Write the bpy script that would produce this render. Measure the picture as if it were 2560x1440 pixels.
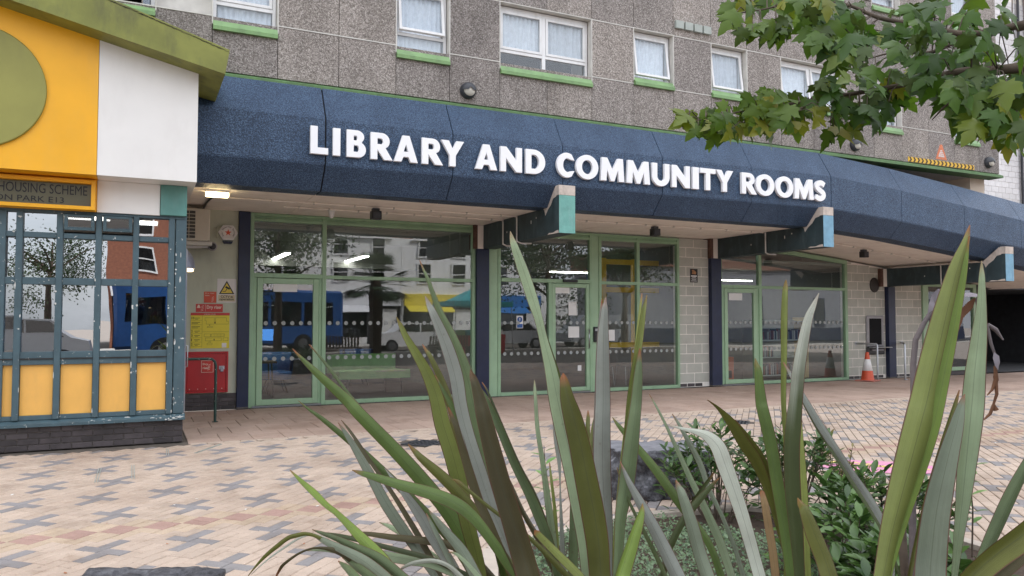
import bpy, bmesh, math, random
from mathutils import Vector, Matrix, noise
random.seed(7)
R = math.radians
sc = bpy.context.scene
col = sc.collection
for o in list(bpy.data.objects): bpy.data.objects.remove(o)

# ------------------------------------------------------------------ camera, sky, sun, exposure
CAM = Vector((0, 0, 1.55)); YAW = R(25.9); PIT = R(2.4); FPX = 1933.0
cam = bpy.data.cameras.new('camera'); cam.sensor_width = 36.0; cam.lens = 36.0 * FPX / 2560.0
cam.clip_start = 0.05; cam.clip_end = 600
co = bpy.data.objects.new('camera', cam); col.objects.link(co); co.location = CAM
co.rotation_euler = (R(90) + PIT, 0, -YAW); sc.camera = co

SUN_EL, SUN_AZ = R(42), R(40)          # azimuth of the sun seen from the scene, clockwise from +Y
world = bpy.data.worlds.new('World'); sc.world = world; world.use_nodes = True
wn, wl = world.node_tree.nodes, world.node_tree.links; wn.clear()
wo = wn.new('ShaderNodeOutputWorld'); wb = wn.new('ShaderNodeBackground')
sky = wn.new('ShaderNodeTexSky'); sky.sky_type = 'NISHITA'; sky.sun_disc = False
sky.sun_elevation = SUN_EL; sky.sun_rotation = SUN_AZ; sky.air_density = 1.0; sky.dust_density = 2.5; sky.ozone_density = 1.0
# broken bright cloud over the whole sky, the same everywhere
wt = wn.new('ShaderNodeTexCoord'); wm = wn.new('ShaderNodeMapping'); wm.inputs['Scale'].default_value = (1, 1, 2.2)
wno = wn.new('ShaderNodeTexNoise'); wno.inputs['Scale'].default_value = 2.6; wno.inputs['Detail'].default_value = 7; wno.inputs['Roughness'].default_value = .58
wr = wn.new('ShaderNodeMapRange'); wr.inputs['From Min'].default_value = .36; wr.inputs['From Max'].default_value = .58; wr.inputs['To Min'].default_value = .35; wr.inputs['To Max'].default_value = 1.0
wmix = wn.new('ShaderNodeMix'); wmix.data_type = 'RGBA'; wmix.inputs['B'].default_value = (9.3, 9.5, 10.0, 1)
wl.new(wt.outputs['Generated'], wm.inputs['Vector']); wl.new(wm.outputs['Vector'], wno.inputs['Vector'])
wl.new(wno.outputs['Fac'], wr.inputs['Value']); wl.new(wr.outputs['Result'], wmix.inputs['Factor'])
# an overcast sky is three times as bright overhead as at the horizon
wsx = wn.new('ShaderNodeSeparateXYZ'); wl.new(wt.outputs['Generated'], wsx.inputs[0])
wel = wn.new('ShaderNodeMapRange'); wel.inputs['From Min'].default_value = 0; wel.inputs['From Max'].default_value = 1; wel.inputs['To Min'].default_value = .62; wel.inputs['To Max'].default_value = 1.4
wl.new(wsx.outputs['Z'], wel.inputs['Value'])
wsc = wn.new('ShaderNodeVectorMath'); wsc.operation = 'SCALE'; wsc.inputs[0].default_value = (9.3, 9.5, 10.0); wl.new(wel.outputs['Result'], wsc.inputs['Scale']); wl.new(wsc.outputs['Vector'], wmix.inputs['B'])
wl.new(sky.outputs['Color'], wmix.inputs['A']); wl.new(wmix.outputs['Result'], wb.inputs['Color'])
wb.inputs['Strength'].default_value = 0.13
wl.new(wb.outputs['Background'], wo.inputs['Surface'])
sun = bpy.data.lights.new('sun', 'SUN'); sun.energy = 2.6; sun.angle = R(4); sun.color = (1, .95, .87)
so = bpy.data.objects.new('sun', sun); col.objects.link(so); so.location = (-10, -20, 30)
sd = Vector((math.sin(SUN_AZ) * math.cos(SUN_EL), math.cos(SUN_AZ) * math.cos(SUN_EL), math.sin(SUN_EL)))
so.rotation_euler = sd.to_track_quat('Z', 'Y').to_euler()
sc.view_settings.view_transform = 'Standard'; sc.view_settings.look = 'None'; sc.view_settings.gamma = 1
sc.view_settings.use_curve_mapping = False
sc.view_settings.exposure = 1.02
sc.cycles.use_denoising = True
sc.cycles.max_bounces = 8; sc.cycles.diffuse_bounces = 6; sc.cycles.glossy_bounces = 4; sc.cycles.transparent_max_bounces = 12
sc.cycles.sample_clamp_indirect = 6; sc.cycles.caustics_reflective = False; sc.cycles.caustics_refractive = False

# ------------------------------------------------------------------ survey: photo pixel (2560x1440) to a point on a known plane
FW = Vector((math.sin(YAW) * math.cos(PIT), math.cos(YAW) * math.cos(PIT), math.sin(PIT)))
RT = Vector((math.cos(YAW), -math.sin(YAW), 0)); UP = RT.cross(FW)
def ray(x, y): return FW + RT * ((x - 1280) / FPX) - UP * ((y - 720) / FPX)
def at(x, y, Y): r = ray(x, y); return CAM + r * (Y / r.y)           # on the upright plane Y
def gd(x, y, z=0.0): r = ray(x, y); return CAM + r * ((z - CAM.z) / r.z)   # on the level plane z
def dep(x, y, d): return CAM + ray(x, y) * d                          # at a distance from the lens plane
def X(x, Y=14.45, y=800): return at(x, y, Y).x

# ------------------------------------------------------------------ object helpers
def link(o, parent=None):
    col.objects.link(o)
    if parent is not None: o.parent = parent
    return o
def tag(o, label=None, cat=None, group=None, kind=None):
    if label: o['label'] = label
    if cat: o['category'] = cat
    if group: o['group'] = group
    if kind: o['kind'] = kind
    return o
def empty(name, loc=(0, 0, 0), label=None, cat=None, group=None):
    o = bpy.data.objects.new(name, None); o.location = loc; o.empty_display_size = .1
    link(o); return tag(o, label, cat, group)
class MB:
    """collects geometry, build() links it as one mesh object"""
    def __init__(s): s.v = []; s.f = []; s.m = []; s.sm = []
    def add(s, vs, fs, mi=0, smooth=False):
        n = len(s.v); s.v += [tuple(p) for p in vs]
        for f in fs: s.f.append(tuple(i + n for i in f)); s.m.append(mi); s.sm.append(smooth)
        return s
    def box(s, x0, x1, y0, y1, z0, z1, mi=0, c=0.0):
        if c <= 0:
            vs = [(x, y, z) for z in (z0, z1) for y in (y0, y1) for x in (x0, x1)]
            return s.add(vs, [(0, 2, 3, 1), (4, 5, 7, 6), (0, 1, 5, 4), (2, 6, 7, 3), (0, 4, 6, 2), (1, 3, 7, 5)], mi)
        return s.cbox(x0, x1, y0, y1, z0, z1, c, mi)
    def cbox(s, x0, x1, y0, y1, z0, z1, c, mi=0):
        vs = []; ids = {}
        X_, Y_, Z_ = (x0, x1), (y0, y1), (z0, z1)
        for i in (0, 1):
            for j in (0, 1):
                for k in (0, 1):
                    dx, dy, dz = (c if i == 0 else -c), (c if j == 0 else -c), (c if k == 0 else -c)
                    for ax in range(3):
                        p = [X_[i] + dx, Y_[j] + dy, Z_[k] + dz]; p[ax] = (X_[i], Y_[j], Z_[k])[ax]
                        ids[(i, j, k, ax)] = len(vs); vs.append(tuple(p))
        fs = []
        q = lambda *a: [ids[b] for b in a]
        for e in (0, 1):
            fs.append(q((e, 0, 0, 0), (e, 1, 0, 0), (e, 1, 1, 0), (e, 0, 1, 0)))
            fs.append(q((0, e, 0, 1), (1, e, 0, 1), (1, e, 1, 1), (0, e, 1, 1)))
            fs.append(q((0, 0, e, 2), (1, 0, e, 2), (1, 1, e, 2), (0, 1, e, 2)))
        for a in (0, 1):
            for b in (0, 1):
                fs.append(q((a, b, 0, 0), (a, b, 1, 0), (a, b, 1, 1), (a, b, 0, 1)))
                fs.append(q((a, 0, b, 0), (a, 1, b, 0), (a, 1, b, 2), (a, 0, b, 2)))
                fs.append(q((0, a, b, 1), (1, a, b, 1), (1, a, b, 2), (0, a, b, 2)))
        for i in (0, 1):
            for j in (0, 1):
                for k in (0, 1): fs.append(q((i, j, k, 0), (i, j, k, 1), (i, j, k, 2)))
        return s.add(vs, fs, mi)
    def frame(s, x0, x1, z0, z1, w, y0, y1, mi=0, c=.003):
        s.box(x0, x0 + w, y0, y1, z0, z1, mi, c); s.box(x1 - w, x1, y0, y1, z0, z1, mi, c)
        s.box(x0 + w, x1 - w, y0 + .002, y1 - .002, z0, z0 + w, mi, c); s.box(x0 + w, x1 - w, y0 + .002, y1 - .002, z1 - w, z1, mi, c)
        return s
    def prism(s, poly, axis, a0, a1, mi=0):
        """polygon in the two other axes, swept along axis from a0 to a1"""
        n = len(poly); vs = []
        for a in (a0, a1):
            for (p, q) in poly:
                vs.append({'x': (a, p, q), 'y': (p, a, q), 'z': (p, q, a)}[axis])
        fs = [tuple(range(n)), tuple(range(2 * n - 1, n - 1, -1))] + [(i, (i + 1) % n, n + (i + 1) % n, n + i) for i in range(n)]
        return s.add(vs, fs, mi)
    def tube(s, pts, r, n=10, mi=0, caps=True):
        pts = [Vector(p) for p in pts]; rs = r if isinstance(r, (list, tuple)) else [r] * len(pts)
        b = len(s.v); prev = None; vs = []
        for i, p in enumerate(pts):
            t = (pts[min(i + 1, len(pts) - 1)] - pts[max(i - 1, 0)]).normalized()
            if prev is None: a = t.orthogonal().normalized()
            else:
                a = prev - t * prev.dot(t); a = a.normalized() if a.length > 1e-6 else t.orthogonal().normalized()
            prev = a; bb = t.cross(a)
            for k in range(n):
                th = 2 * math.pi * k / n; vs.append(p + (a * math.cos(th) + bb * math.sin(th)) * rs[i])
        fs = []
        for i in range(len(pts) - 1):
            for k in range(n): fs.append((i * n + k, i * n + (k + 1) % n, (i + 1) * n + (k + 1) % n, (i + 1) * n + k))
        s.add(vs, fs, mi, True)
        if caps:
            s.add(vs[:n], [tuple(range(n - 1, -1, -1))], mi); s.add(vs[-n:], [tuple(range(n))], mi)
        return s
    def lathe(s, prof, c, axis='z', n=24, mi=0, smooth=True):
        vs = []; c = Vector(c)
        for (r, h) in prof:
            for k in range(n):
                a = 2 * math.pi * k / n; u, v = r * math.cos(a), r * math.sin(a)
                d = {'z': (u, v, h), 'y': (u, h, v), 'x': (h, u, v)}[axis]; vs.append(c + Vector(d))
        fs = [(i * n + k, i * n + (k + 1) % n, (i + 1) * n + (k + 1) % n, (i + 1) * n + k) for i in range(len(prof) - 1) for k in range(n)]
        s.add(vs, fs, mi, smooth)
        s.add([vs[k] for k in range(n)], [tuple(range(n))], mi); s.add(vs[-n:], [tuple(range(n))], mi)
        return s
    def mesh(s, name, mats):
        me = bpy.data.meshes.new(name); me.from_pydata(s.v, [], s.f)
        for m in (mats if isinstance(mats, (list, tuple)) else [mats]): me.materials.append(m)
        if any(s.m): me.polygons.foreach_set('material_index', s.m)
        me.polygons.foreach_set('use_smooth', s.sm)
        bm = bmesh.new(); bm.from_mesh(me); bmesh.ops.recalc_face_normals(bm, faces=bm.faces); bm.to_mesh(me); bm.free()
        return me
    def build(s, name, mats, parent=None, loc=None):
        o = bpy.data.objects.new(name, s.mesh(name, mats))
        if loc is not None: o.location = loc
        return link(o, parent)
def box(name, m, parent, x0, x1, y0, y1, z0, z1, c=0.004): return MB().box(x0, x1, y0, y1, z0, z1, 0, c).build(name, m, parent)
def copy_of(o, parent=None, loc=None, rot=None, label=None):
    c = o.copy(); link(c, parent)
    if loc is not None: c.location = loc
    if rot is not None: c.rotation_euler = rot
    if label: c['label'] = label
    for ch in list(o.children): copy_of(ch, c)
    return c
def text_mesh(body, size, depth=0.0, bold=0.0, align='LEFT', sx=1.0, space=1.0):
    cu = bpy.data.curves.new('lettering', 'FONT'); cu.body = body; cu.size = size; cu.extrude = depth; cu.offset = bold
    cu.align_x = align; cu.space_character = space; cu.resolution_u = 3
    ob = bpy.data.objects.new('lettering', cu); col.objects.link(ob)
    bpy.context.view_layer.update()
    dg = bpy.context.evaluated_depsgraph_get(); me = bpy.data.meshes.new_from_object(ob.evaluated_get(dg))
    bpy.data.objects.remove(ob); bpy.data.curves.remove(cu)
    me.transform(Matrix.Diagonal((sx, 1, 1, 1)) ); me.transform(Matrix.Rotation(R(90), 4, 'X'))
    return me
def text(name, body, size, loc, m, parent, bold=0.0, align='LEFT', depth=0.0008, sx=1.0, space=1.0, fit=None):
    me = text_mesh(body, size, depth, bold, align, sx, space)
    if fit:                                     # (width, height) of the lettering
        xs = [v.co.x for v in me.vertices]; zs = [v.co.z for v in me.vertices]
        me.transform(Matrix.Translation((-min(xs), 0, -min(zs))))
        me.transform(Matrix.Diagonal((fit[0] / (max(xs) - min(xs)), 1, fit[1] / (max(zs) - min(zs)), 1)))
    me.materials.append(m); o = bpy.data.objects.new(name, me); o.location = loc
    return link(o, parent)

# ------------------------------------------------------------------ materials
M = {}
def nodes(name):
    m = bpy.data.materials.new(name); m.use_nodes = True; nt = m.node_tree
    b = nt.nodes['Principled BSDF']; M[name] = m
    return m, nt, b
def N(nt, t, **kw):
    n = nt.nodes.new(t)
    for k, v in kw.items():
        if k in n.inputs: n.inputs[k].default_value = v
        else: setattr(n, k, v)
    return n
def pos(nt, scale=(1, 1, 1), obj=False):
    if obj: g = N(nt, 'ShaderNodeTexCoord'); out = g.outputs['Object']
    else: g = N(nt, 'ShaderNodeNewGeometry'); out = g.outputs['Position']
    mp = N(nt, 'ShaderNodeMapping'); mp.inputs['Scale'].default_value = scale; nt.links.new(out, mp.inputs['Vector'])
    return mp.outputs['Vector']
def ramp(nt, fac, stops):
    r = N(nt, 'ShaderNodeValToRGB'); cr = r.color_ramp
    while len(cr.elements) < len(stops): cr.elements.new(.5)
    for e, (p, c) in zip(cr.elements, stops): e.position = p; e.color = (*c, 1) if len(c) == 3 else c
    nt.links.new(fac, r.inputs['Fac']); return r.outputs['Color']
def mixc(nt, fac, a, b, mode='MIX'):
    m = N(nt, 'ShaderNodeMix'); m.data_type = 'RGBA'; m.blend_type = mode
    for s, v in (('Factor', fac), ('A', a), ('B', b)):
        if hasattr(v, 'is_linked'): nt.links.new(v, m.inputs[s])
        else: m.inputs[s].default_value = v if not isinstance(v, tuple) or len(v) == 4 else (*v, 1)
    return m.outputs['Result']
def bump(nt, b, h, dist=.01, strength=.5):
    bp = N(nt, 'ShaderNodeBump'); bp.inputs['Distance'].default_value = dist; bp.inputs['Strength'].default_value = strength
    nt.links.new(h, bp.inputs['Height']); nt.links.new(bp.outputs['Normal'], b.inputs['Normal']); return bp
def noise_(nt, vec, scale, detail=4, rough=.55):
    n = N(nt, 'ShaderNodeTexNoise'); n.inputs['Scale'].default_value = scale; n.inputs['Detail'].default_value = detail; n.inputs['Roughness'].default_value = rough
    nt.links.new(vec, n.inputs['Vector']); return n.outputs['Fac']
def paint(name, c, rough=.5, var=.12, scale=6, bmp=.0, bscale=60, dirt=None, dirt_amt=.0, metal=0, spec=.5, rand=0.0, chips=None, chip_t=.66):
    """painted or plain surface: base colour with uneven tone, optional dirt, chips and fine relief"""
    m, nt, b = nodes(name); v = pos(nt)
    n1 = noise_(nt, v, scale, 5)
    lo = tuple(max(0, x * (1 - var)) for x in c); hi = tuple(min(1, x * (1 + var)) for x in c)
    colr = ramp(nt, n1, [(.3, lo), (.7, hi)])
    if dirt is not None:
        n2 = noise_(nt, pos(nt, (1, 1, .35)), scale * 1.7, 6, .65)
        f = N(nt, 'ShaderNodeMapRange'); f.inputs['From Min'].default_value = .5; f.inputs['From Max'].default_value = .8; f.inputs['To Max'].default_value = dirt_amt
        nt.links.new(n2, f.inputs['Value']); colr = mixc(nt, f.outputs['Result'], colr, dirt)
    if chips is not None:
        n3 = noise_(nt, v, 17, 6, .7)
        f = N(nt, 'ShaderNodeMapRange'); f.inputs['From Min'].default_value = chip_t; f.inputs['From Max'].default_value = chip_t + .02
        nt.links.new(n3, f.inputs['Value']); colr = mixc(nt, f.outputs['Result'], colr, chips)
    if rand > 0:
        oi = N(nt, 'ShaderNodeObjectInfo'); f = N(nt, 'ShaderNodeMapRange'); f.inputs['To Min'].default_value = 1 - rand; f.inputs['To Max'].default_value = 1 + rand
        nt.links.new(oi.outputs['Random'], f.inputs['Value'])
        cmb = N(nt, 'ShaderNodeCombineColor'); [nt.links.new(f.outputs['Result'], cmb.inputs[i]) for i in range(3)]
        colr = mixc(nt, 1.0, colr, cmb.outputs['Color'], 'MULTIPLY')
    nt.links.new(colr, b.inputs['Base Color']); b.inputs['Roughness'].default_value = rough; b.inputs['Metallic'].default_value = metal
    b.inputs['Specular IOR Level'].default_value = spec
    if bmp > 0: bump(nt, b, noise_(nt, v, bscale, 5, .6), .01, bmp)
    return m
def emit(name, c, s):
    m, nt, b = nodes(name); b.inputs['Base Color'].default_value = (*c, 1); b.inputs['Emission Color'].default_value = (*c, 1); b.inputs['Emission Strength'].default_value = s; return m
def glass(name, tint=(.8, .86, .85), ior=1.75, wob=.0, haze=0.0):
    m, nt, b = nodes(name); nt.nodes.remove(b); out = nt.nodes['Material Output']
    tr = N(nt, 'ShaderNodeBsdfTransparent'); tr.inputs['Color'].default_value = (*tint, 1)
    gl = N(nt, 'ShaderNodeBsdfGlossy'); gl.inputs['Roughness'].default_value = .004; gl.inputs['Color'].default_value = (.93, .96, 1, 1)
    fr = N(nt, 'ShaderNodeFresnel'); ge = N(nt, 'ShaderNodeNewGeometry'); mr = N(nt, 'ShaderNodeMapRange'); mr.inputs['To Min'].default_value = ior; mr.inputs['To Max'].default_value = 1 / ior; nt.links.new(ge.outputs['Backfacing'], mr.inputs['Value']); nt.links.new(mr.outputs['Result'], fr.inputs['IOR'])   # the same pane seen from either side
    mx = N(nt, 'ShaderNodeMixShader'); nt.links.new(fr.outputs[0], mx.inputs[0]); nt.links.new(tr.outputs[0], mx.inputs[1]); nt.links.new(gl.outputs[0], mx.inputs[2])
    if wob > 0:
        bp = N(nt, 'ShaderNodeBump'); bp.inputs['Distance'].default_value = .02; bp.inputs['Strength'].default_value = wob
        nt.links.new(noise_(nt, pos(nt), 1.1, 1), bp.inputs['Height']); nt.links.new(bp.outputs[0], gl.inputs['Normal']); nt.links.new(bp.outputs[0], fr.inputs['Normal'])
    nt.links.new(mx.outputs[0], out.inputs['Surface']); return m

# pebble-dashed concrete of the tower
m, nt, b = nodes('pebbledash')
v = pos(nt); vo = N(nt, 'ShaderNodeTexVoronoi'); vo.inputs['Scale'].default_value = 62; nt.links.new(v, vo.inputs['Vector'])
sep = N(nt, 'ShaderNodeSeparateColor'); nt.links.new(vo.outputs['Color'], sep.inputs[0])
vo2 = N(nt, 'ShaderNodeTexVoronoi'); vo2.inputs['Scale'].default_value = 118; nt.links.new(v, vo2.inputs['Vector']); sep2 = N(nt, 'ShaderNodeSeparateColor'); nt.links.new(vo2.outputs['Color'], sep2.inputs[0]); mxs = N(nt, 'ShaderNodeMix'); mxs.data_type = 'FLOAT'; mxs.inputs['Factor'].default_value = .5; nt.links.new(sep.outputs[0], mxs.inputs['A']); nt.links.new(sep2.outputs[1], mxs.inputs['B'])
c1 = ramp(nt, mxs.outputs['Result'], [(.12, (.11, .098, .09)), (.35, (.20, .178, .163)), (.62, (.295, .268, .25)), (.88, (.50, .465, .44))])
st = noise_(nt, pos(nt, (1, 1, .3)), 1.5, 6, .6)
c2 = ramp(nt, st, [(.3, (.74, .73, .72)), (.5, (.97, .96, .95)), (.7, (1.12, 1.11, 1.10))])
c3 = mixc(nt, 1.0, c1, c2, 'MULTIPLY')
oi = N(nt, 'ShaderNodeObjectInfo'); c3 = mixc(nt, 1.0, c3, ramp(nt, oi.outputs['Random'], [(0, (.88, .88, .89)), (1, (1.1, 1.09, 1.07))]), 'MULTIPLY')
nt.links.new(c3, b.inputs['Base Color']); b.inputs['Roughness'].default_value = .9; b.inputs['Specular IOR Level'].default_value = .2
bump(nt, b, vo.outputs['Distance'], .008, .5)
# navy stippled render of the canopy
m, nt, b = nodes('navy_stipple')
v = pos(nt); n1 = noise_(nt, v, 72, 4, .6); n2 = noise_(nt, pos(nt, (1, 1, .22)), 2.2, 6, .65)
cc = mixc(nt, 1.0, ramp(nt, n1, [(.36, (.014, .027, .055)), (.5, (.033, .064, .122)), (.64, (.095, .16, .26))]), ramp(nt, n2, [(.3, (.74, .77, .80)), (.55, (1, 1, 1)), (.75, (1.28, 1.22, 1.17))]), 'MULTIPLY')
nt.links.new(cc, b.inputs['Base Color']); b.inputs['Roughness'].default_value = .45; b.inputs['Specular IOR Level'].default_value = .38; bump(nt, b, n1, .025, .75)
paint('frame_green', (.29, .445, .28), .42, .08, 3, .05, 40, (.09, .12, .08), .35)
paint('column_navy', (.009, .016, .05), .45, .15, 5, .1, 40, (.05, .05, .05), .25)
paint('soffit_white', (.90, .83, .76), .8, .04, 2.2, .1, 60, (.45, .36, .3), .35)
paint('joint_dark', (.03, .028, .027), .9, .2)
paint('joint_light', (.58, .56, .52), .8, .12)
paint('white_upvc', (.74, .74, .74), .35, .04, 5, 0, 40, (.45, .42, .38), .4)
paint('sill_green', (.17, .30, .115), .45, .12, 4, .05, 40, (.07, .1, .05), .5)
paint('ledge_green', (.09, .18, .065), .6, .2, 5, .1, 40, (.05, .06, .04), .7, chips=(.25, .35, .33))
paint('curtain_net', (.78, .78, .80), .9, .10, 12, rand=.14)
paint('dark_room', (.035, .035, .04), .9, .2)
paint('black_plastic', (.012, .012, .014), .4, .2)
paint('dark_grey_metal', (.035, .037, .045), .45, .2, 5)
paint('lens_milky', (.5, .48, .42), .3, .1)
paint('cream_wall', (.72, .58, .46), .8, .06, 2, .1)
paint('white_block', (.66, .65, .66), .8, .08, 8, .2, 30, rand=.08)
paint('mortar_pale', (.80, .76, .70), .9, .1, 20, .2)
paint('block_grey', (.44, .44, .39), .75, .07, 5, .12, 70, rand=.06)
paint('brick_dark', (.052, .043, .045), .5, .3, 7, .2, 60, rand=.35)
paint('mortar_dark', (.13, .115, .105), .95, .2, 20, .2)
paint('steel', (.42, .43, .45), .32, .1, 8, metal=1.0)
paint('beam_dark', (.026, .044, .050), .6, .25, 3, .1, 30, (.10, .14, .15), .6)
paint('beam_teal', (.145, .36, .315), .6, .16, 6, .25, 30, (.25, .42, .4), .7, chips=(.05, .06, .06), chip_t=.72)
paint('beam_blue', (.17, .34, .46), .6, .16, 6, .25, 30, (.3, .42, .48), .6)
paint('bare_concrete', (.56, .48, .42), .9, .15, 9, .3, 40, (.2, .16, .13), .5)
paint('rust_brown', (.11, .06, .045), .9, .3, 9, .3)
paint('yellow_black', (.7, .42, .04), .6, .1, 5)
paint('chevron_dark', (.06, .04, .02), .7, .2)
glass('clear_glass', (.74, .82, .80), 2.35, .06)
glass('tower_glass', (.9, .93, .95), 1.6, .05)
glass('kiosk_glass', (.4, .43, .45), 4.6, .16)

# ================================================================= tower block
TY = 11.7; PAN = .9095; PX0 = .906
px = lambda k: PX0 + PAN * k
tower = empty('tower_block', (9, 15, 0), 'grey pebble-dashed tower block rising above the navy canopy', 'building')
TEND = 18.95
tower.location = (0, 0, 0)
MB().box(-9, TEND - .03, TY + .16, TY + 7, 5.13, 12.5).build('core_wall', M['joint_light'], tower)
Z0, ZS, ZH, ZT, ZU, ZUH = 5.12, 5.92, 6.96, 8.0, 8.62, 9.66
# openings: first column, last column (exclusive), bottom light, open sash, upper
WIN = [(-1, -0.82 + 0, 1, 0), (0, 1, 1, 0), (3, 4, 1, 1), (5, 7, 1, 0), (8, 9, 0, 1), (10, 11, 0, 1), (12, 14, 0, 2), (15, 16, 1, 0), (18, 19, 1, 0)]
WIN = WIN[1:]
cols_open = set(k for w in WIN for k in range(w[0], w[1]))
def panel(k0, k1, z0, z1, x0=None, x1=None):
    a = (px(k0) if x0 is None else x0) + .004; b = (px(k1) if x1 is None else x1) - .004
    MB().box(a, b, TY, TY + .157, z0 + .011, z1 - .011, 0, .004).build('wall_panel', M['pebbledash'], tower)
ks = list(range(-10, 19))
for k in ks:
    xe = min(px(k + 1), TEND) if k < 19 else TEND
    panel(k, k + 1, Z0, ZS); panel(k, k + 1, ZH, ZT); panel(k, k + 1, ZT, ZU)
    if k not in cols_open and k != -1: panel(k, k + 1, ZS, ZH)
    if k not in cols_open or k < 10: panel(k, k + 1, ZU, ZUH)
    panel(k, k + 1, ZUH, 12.4)
for (z0, z1) in ((Z0, ZS), (ZS, ZH), (ZH, ZT), (ZT, ZU), (ZU, ZUH), (ZUH, 12.4)): panel(0, 0, z0, z1, px(19) , TEND)
panel(0, 0, ZS, ZH, px(-1), -.32)
for k in range(-10, 20):
    if k in cols_open: continue
    xe = px(k + 1) if k < 19 else TEND
    for z in (ZS, ZH): MB().box(px(k), xe, TY - .007, TY + .1, z - .0085, z + .0085).build('joint_bead', M['joint_light'], tower)
# green drip ledge along the bottom edge of the tower
for a, b_ in ((-9, 2.0), (2.004, 3.35), (3.354, 7.6), (7.604, 12.9), (12.904, TEND + .06)):
    MB().prism([(TY - .06, 5.03), (TY - .06, 5.085), (TY + .02, 5.125), (TY + .3, 5.125), (TY + .3, 5.03)], 'x', a, b_).build('drip_ledge', M['ledge_green'], tower)
def curtain(x0, x1, y, z0, z1, name, parent, amp=.022):
    n = 36; vs, fs = [], []
    for i in range(n + 1):
        x = x0 + (x1 - x0) * i / n; yy = y + amp * math.sin(i * 1.55 + x * 3) + .01 * math.sin(i * .7)
        vs += [(x, yy, z0), (x, yy - .006, (z0 + z1) / 2), (x, yy, z1)]
    for i in range(n):
        for j in (0, 1): fs.append((3 * i + j, 3 * i + 3 + j, 3 * i + 4 + j, 3 * i + 1 + j))
    return MB().add(vs, fs, 0, True).build(name, M['curtain_net'], parent)
def window(x0, x1, z0, z1, low, sash, sill_drop):
    yf = TY + .13
    mb = MB()
    mb.box(x0 + .012, x1 - .012, yf, yf + .07, z1 - .085, z1 - .012, 0, .003)          # head with trickle vent
    mb.box(x0 + .012, x0 + .062, yf, yf + .07, z0 + .05, z1 - .085, 0, .003); mb.box(x1 - .062, x1 - .012, yf, yf + .07, z0 + .05, z1 - .085, 0, .003)
    mb.box(x0 + .012, x1 - .012, yf - .01, yf + .07, z0, z0 + .05, 0, .003)
    zt = z0 + .05; double = (x1 - x0) > 1.2; xm = (x0 + x1) / 2
    if low: zt = z0 + .30; mb.box(x0 + .062, x1 - .062, yf, yf + .068, zt - .055, zt, 0, .003)
    if double: mb.box(xm - .035, xm + .035, yf - .002, yf + .069, z0 + .05, z1 - .085, 0, .003)
    w = mb.build('window', M['white_upvc'], tower)
    bays = [(x0 + .062, xm - .035), (xm + .035, x1 - .062)] if double else [(x0 + .062, x1 - .062)]
    for i, (a, b_) in enumerate(bays):
        MB().box((a + b_) / 2 - .13, (a + b_) / 2 + .13, yf - .008, yf, z1 - .056, z1 - .03, 0, .002).build('trickle_vent', M['white_upvc'], w)
        s = MB().frame(a + .004, b_ - .004, zt + .004, z1 - .09, .045, yf - .012, yf + .05).build('sash', M['white_upvc'], w)
        p = MB().box(a + .049, b_ - .049, yf + .015, yf + .022, zt + .049, z1 - .135).build('pane', M['tower_glass'], w)
        if sash:
            for ob in (s, p):
                ob.data.transform(Matrix.Translation((0, yf, z1 - .09)) @ Matrix.Rotation(R(-7.5), 4, 'X') @ Matrix.Translation((0, -yf, -(z1 - .09))))
        if low: MB().box(a, b_, yf + .025, yf + .032, z0 + .05, zt - .055).build('pane', M['tower_glass'], w)
        curtain(a + .02, b_ - .015, yf + .085, zt if double and low else z0 + .06, z1 - .13, 'curtain', w)
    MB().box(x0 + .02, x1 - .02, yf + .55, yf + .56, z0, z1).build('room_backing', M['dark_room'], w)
    # green sill
    MB().prism([(TY - .055, z0 - sill_drop), (TY - .055, z0 - sill_drop + .055), (TY - .048, z0 - sill_drop + .06), (TY + .02, z0 - .006), (TY + .125, z0 - .002), (TY + .125, z0 - .06), (TY + .02, z0 - sill_drop)], 'x', x0 + .006, x1 - .006).build('sill', M['sill_green'], w)
    # pale metal bead round the opening
    t = MB(); t.box(x0 - .009, x0 + .006, TY - .008, TY + .12, z0 - sill_drop + .09, z1 + .012); t.box(x1 - .006, x1 + .009, TY - .008, TY + .12, z0 - sill_drop + .09, z1 + .012)
    t.box(x0 + .006, x1 - .006, TY - .008, TY + .12, z1 - .004, z1 + .010)
    t.build('trim', M['joint_light'], w)
    return w
# cut the solid core behind each opening by rebuilding it as bands
bpy.data.objects.remove(tower.children[0])
MB().box(-9, TEND, TY, TY + 9, 12.42, 30).build('upper_storeys', M['pebbledash'], tower)
cw = MB()
def core(x0, x1, z0, z1): cw.box(x0, x1, TY + .158, TY + 1.2, z0, z1)
core(-9, TEND - .02, Z0 + .01, ZS - .25); core(-9, TEND - .02, ZH, ZU - .2); core(-9, TEND - .02, ZUH, 12.4)
def band(z0, z1, opens):
    x = -9
    for a, b_ in sorted(opens): core(x, a + .012, z0, z1); x = b_ - .012
    core(x, TEND - .02, z0, z1)
band(ZS - .25, ZH, [(px(w[0]), px(w[1])) for w in WIN] + [(-.32, .165)]); band(ZU - .2, ZUH, [(px(w[0]), px(w[1])) for w in WIN if w[0] > 11])
cw.build('core_wall', M['joint_light'], tower)
for i, (a, b_, low, sash) in enumerate(WIN):
    window(px(a), px(b_), ZS - .02 if low else ZS + .13, ZH, low, sash, .185 if low else .16)
    if a > 11: window(px(a), px(b_), ZU - .02, ZUH, 1, 0, .17)
window(-.32, .165, ZS - .0, ZH, 1, 0, .15)
MB().box(TEND - .02, TEND, TY + .16, TY + 7, 5.13, 12.4).build('side_wall', M['pebbledash'], tower)
paint('vent_grey', (.34, .37, .34), .6, .1)
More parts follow.
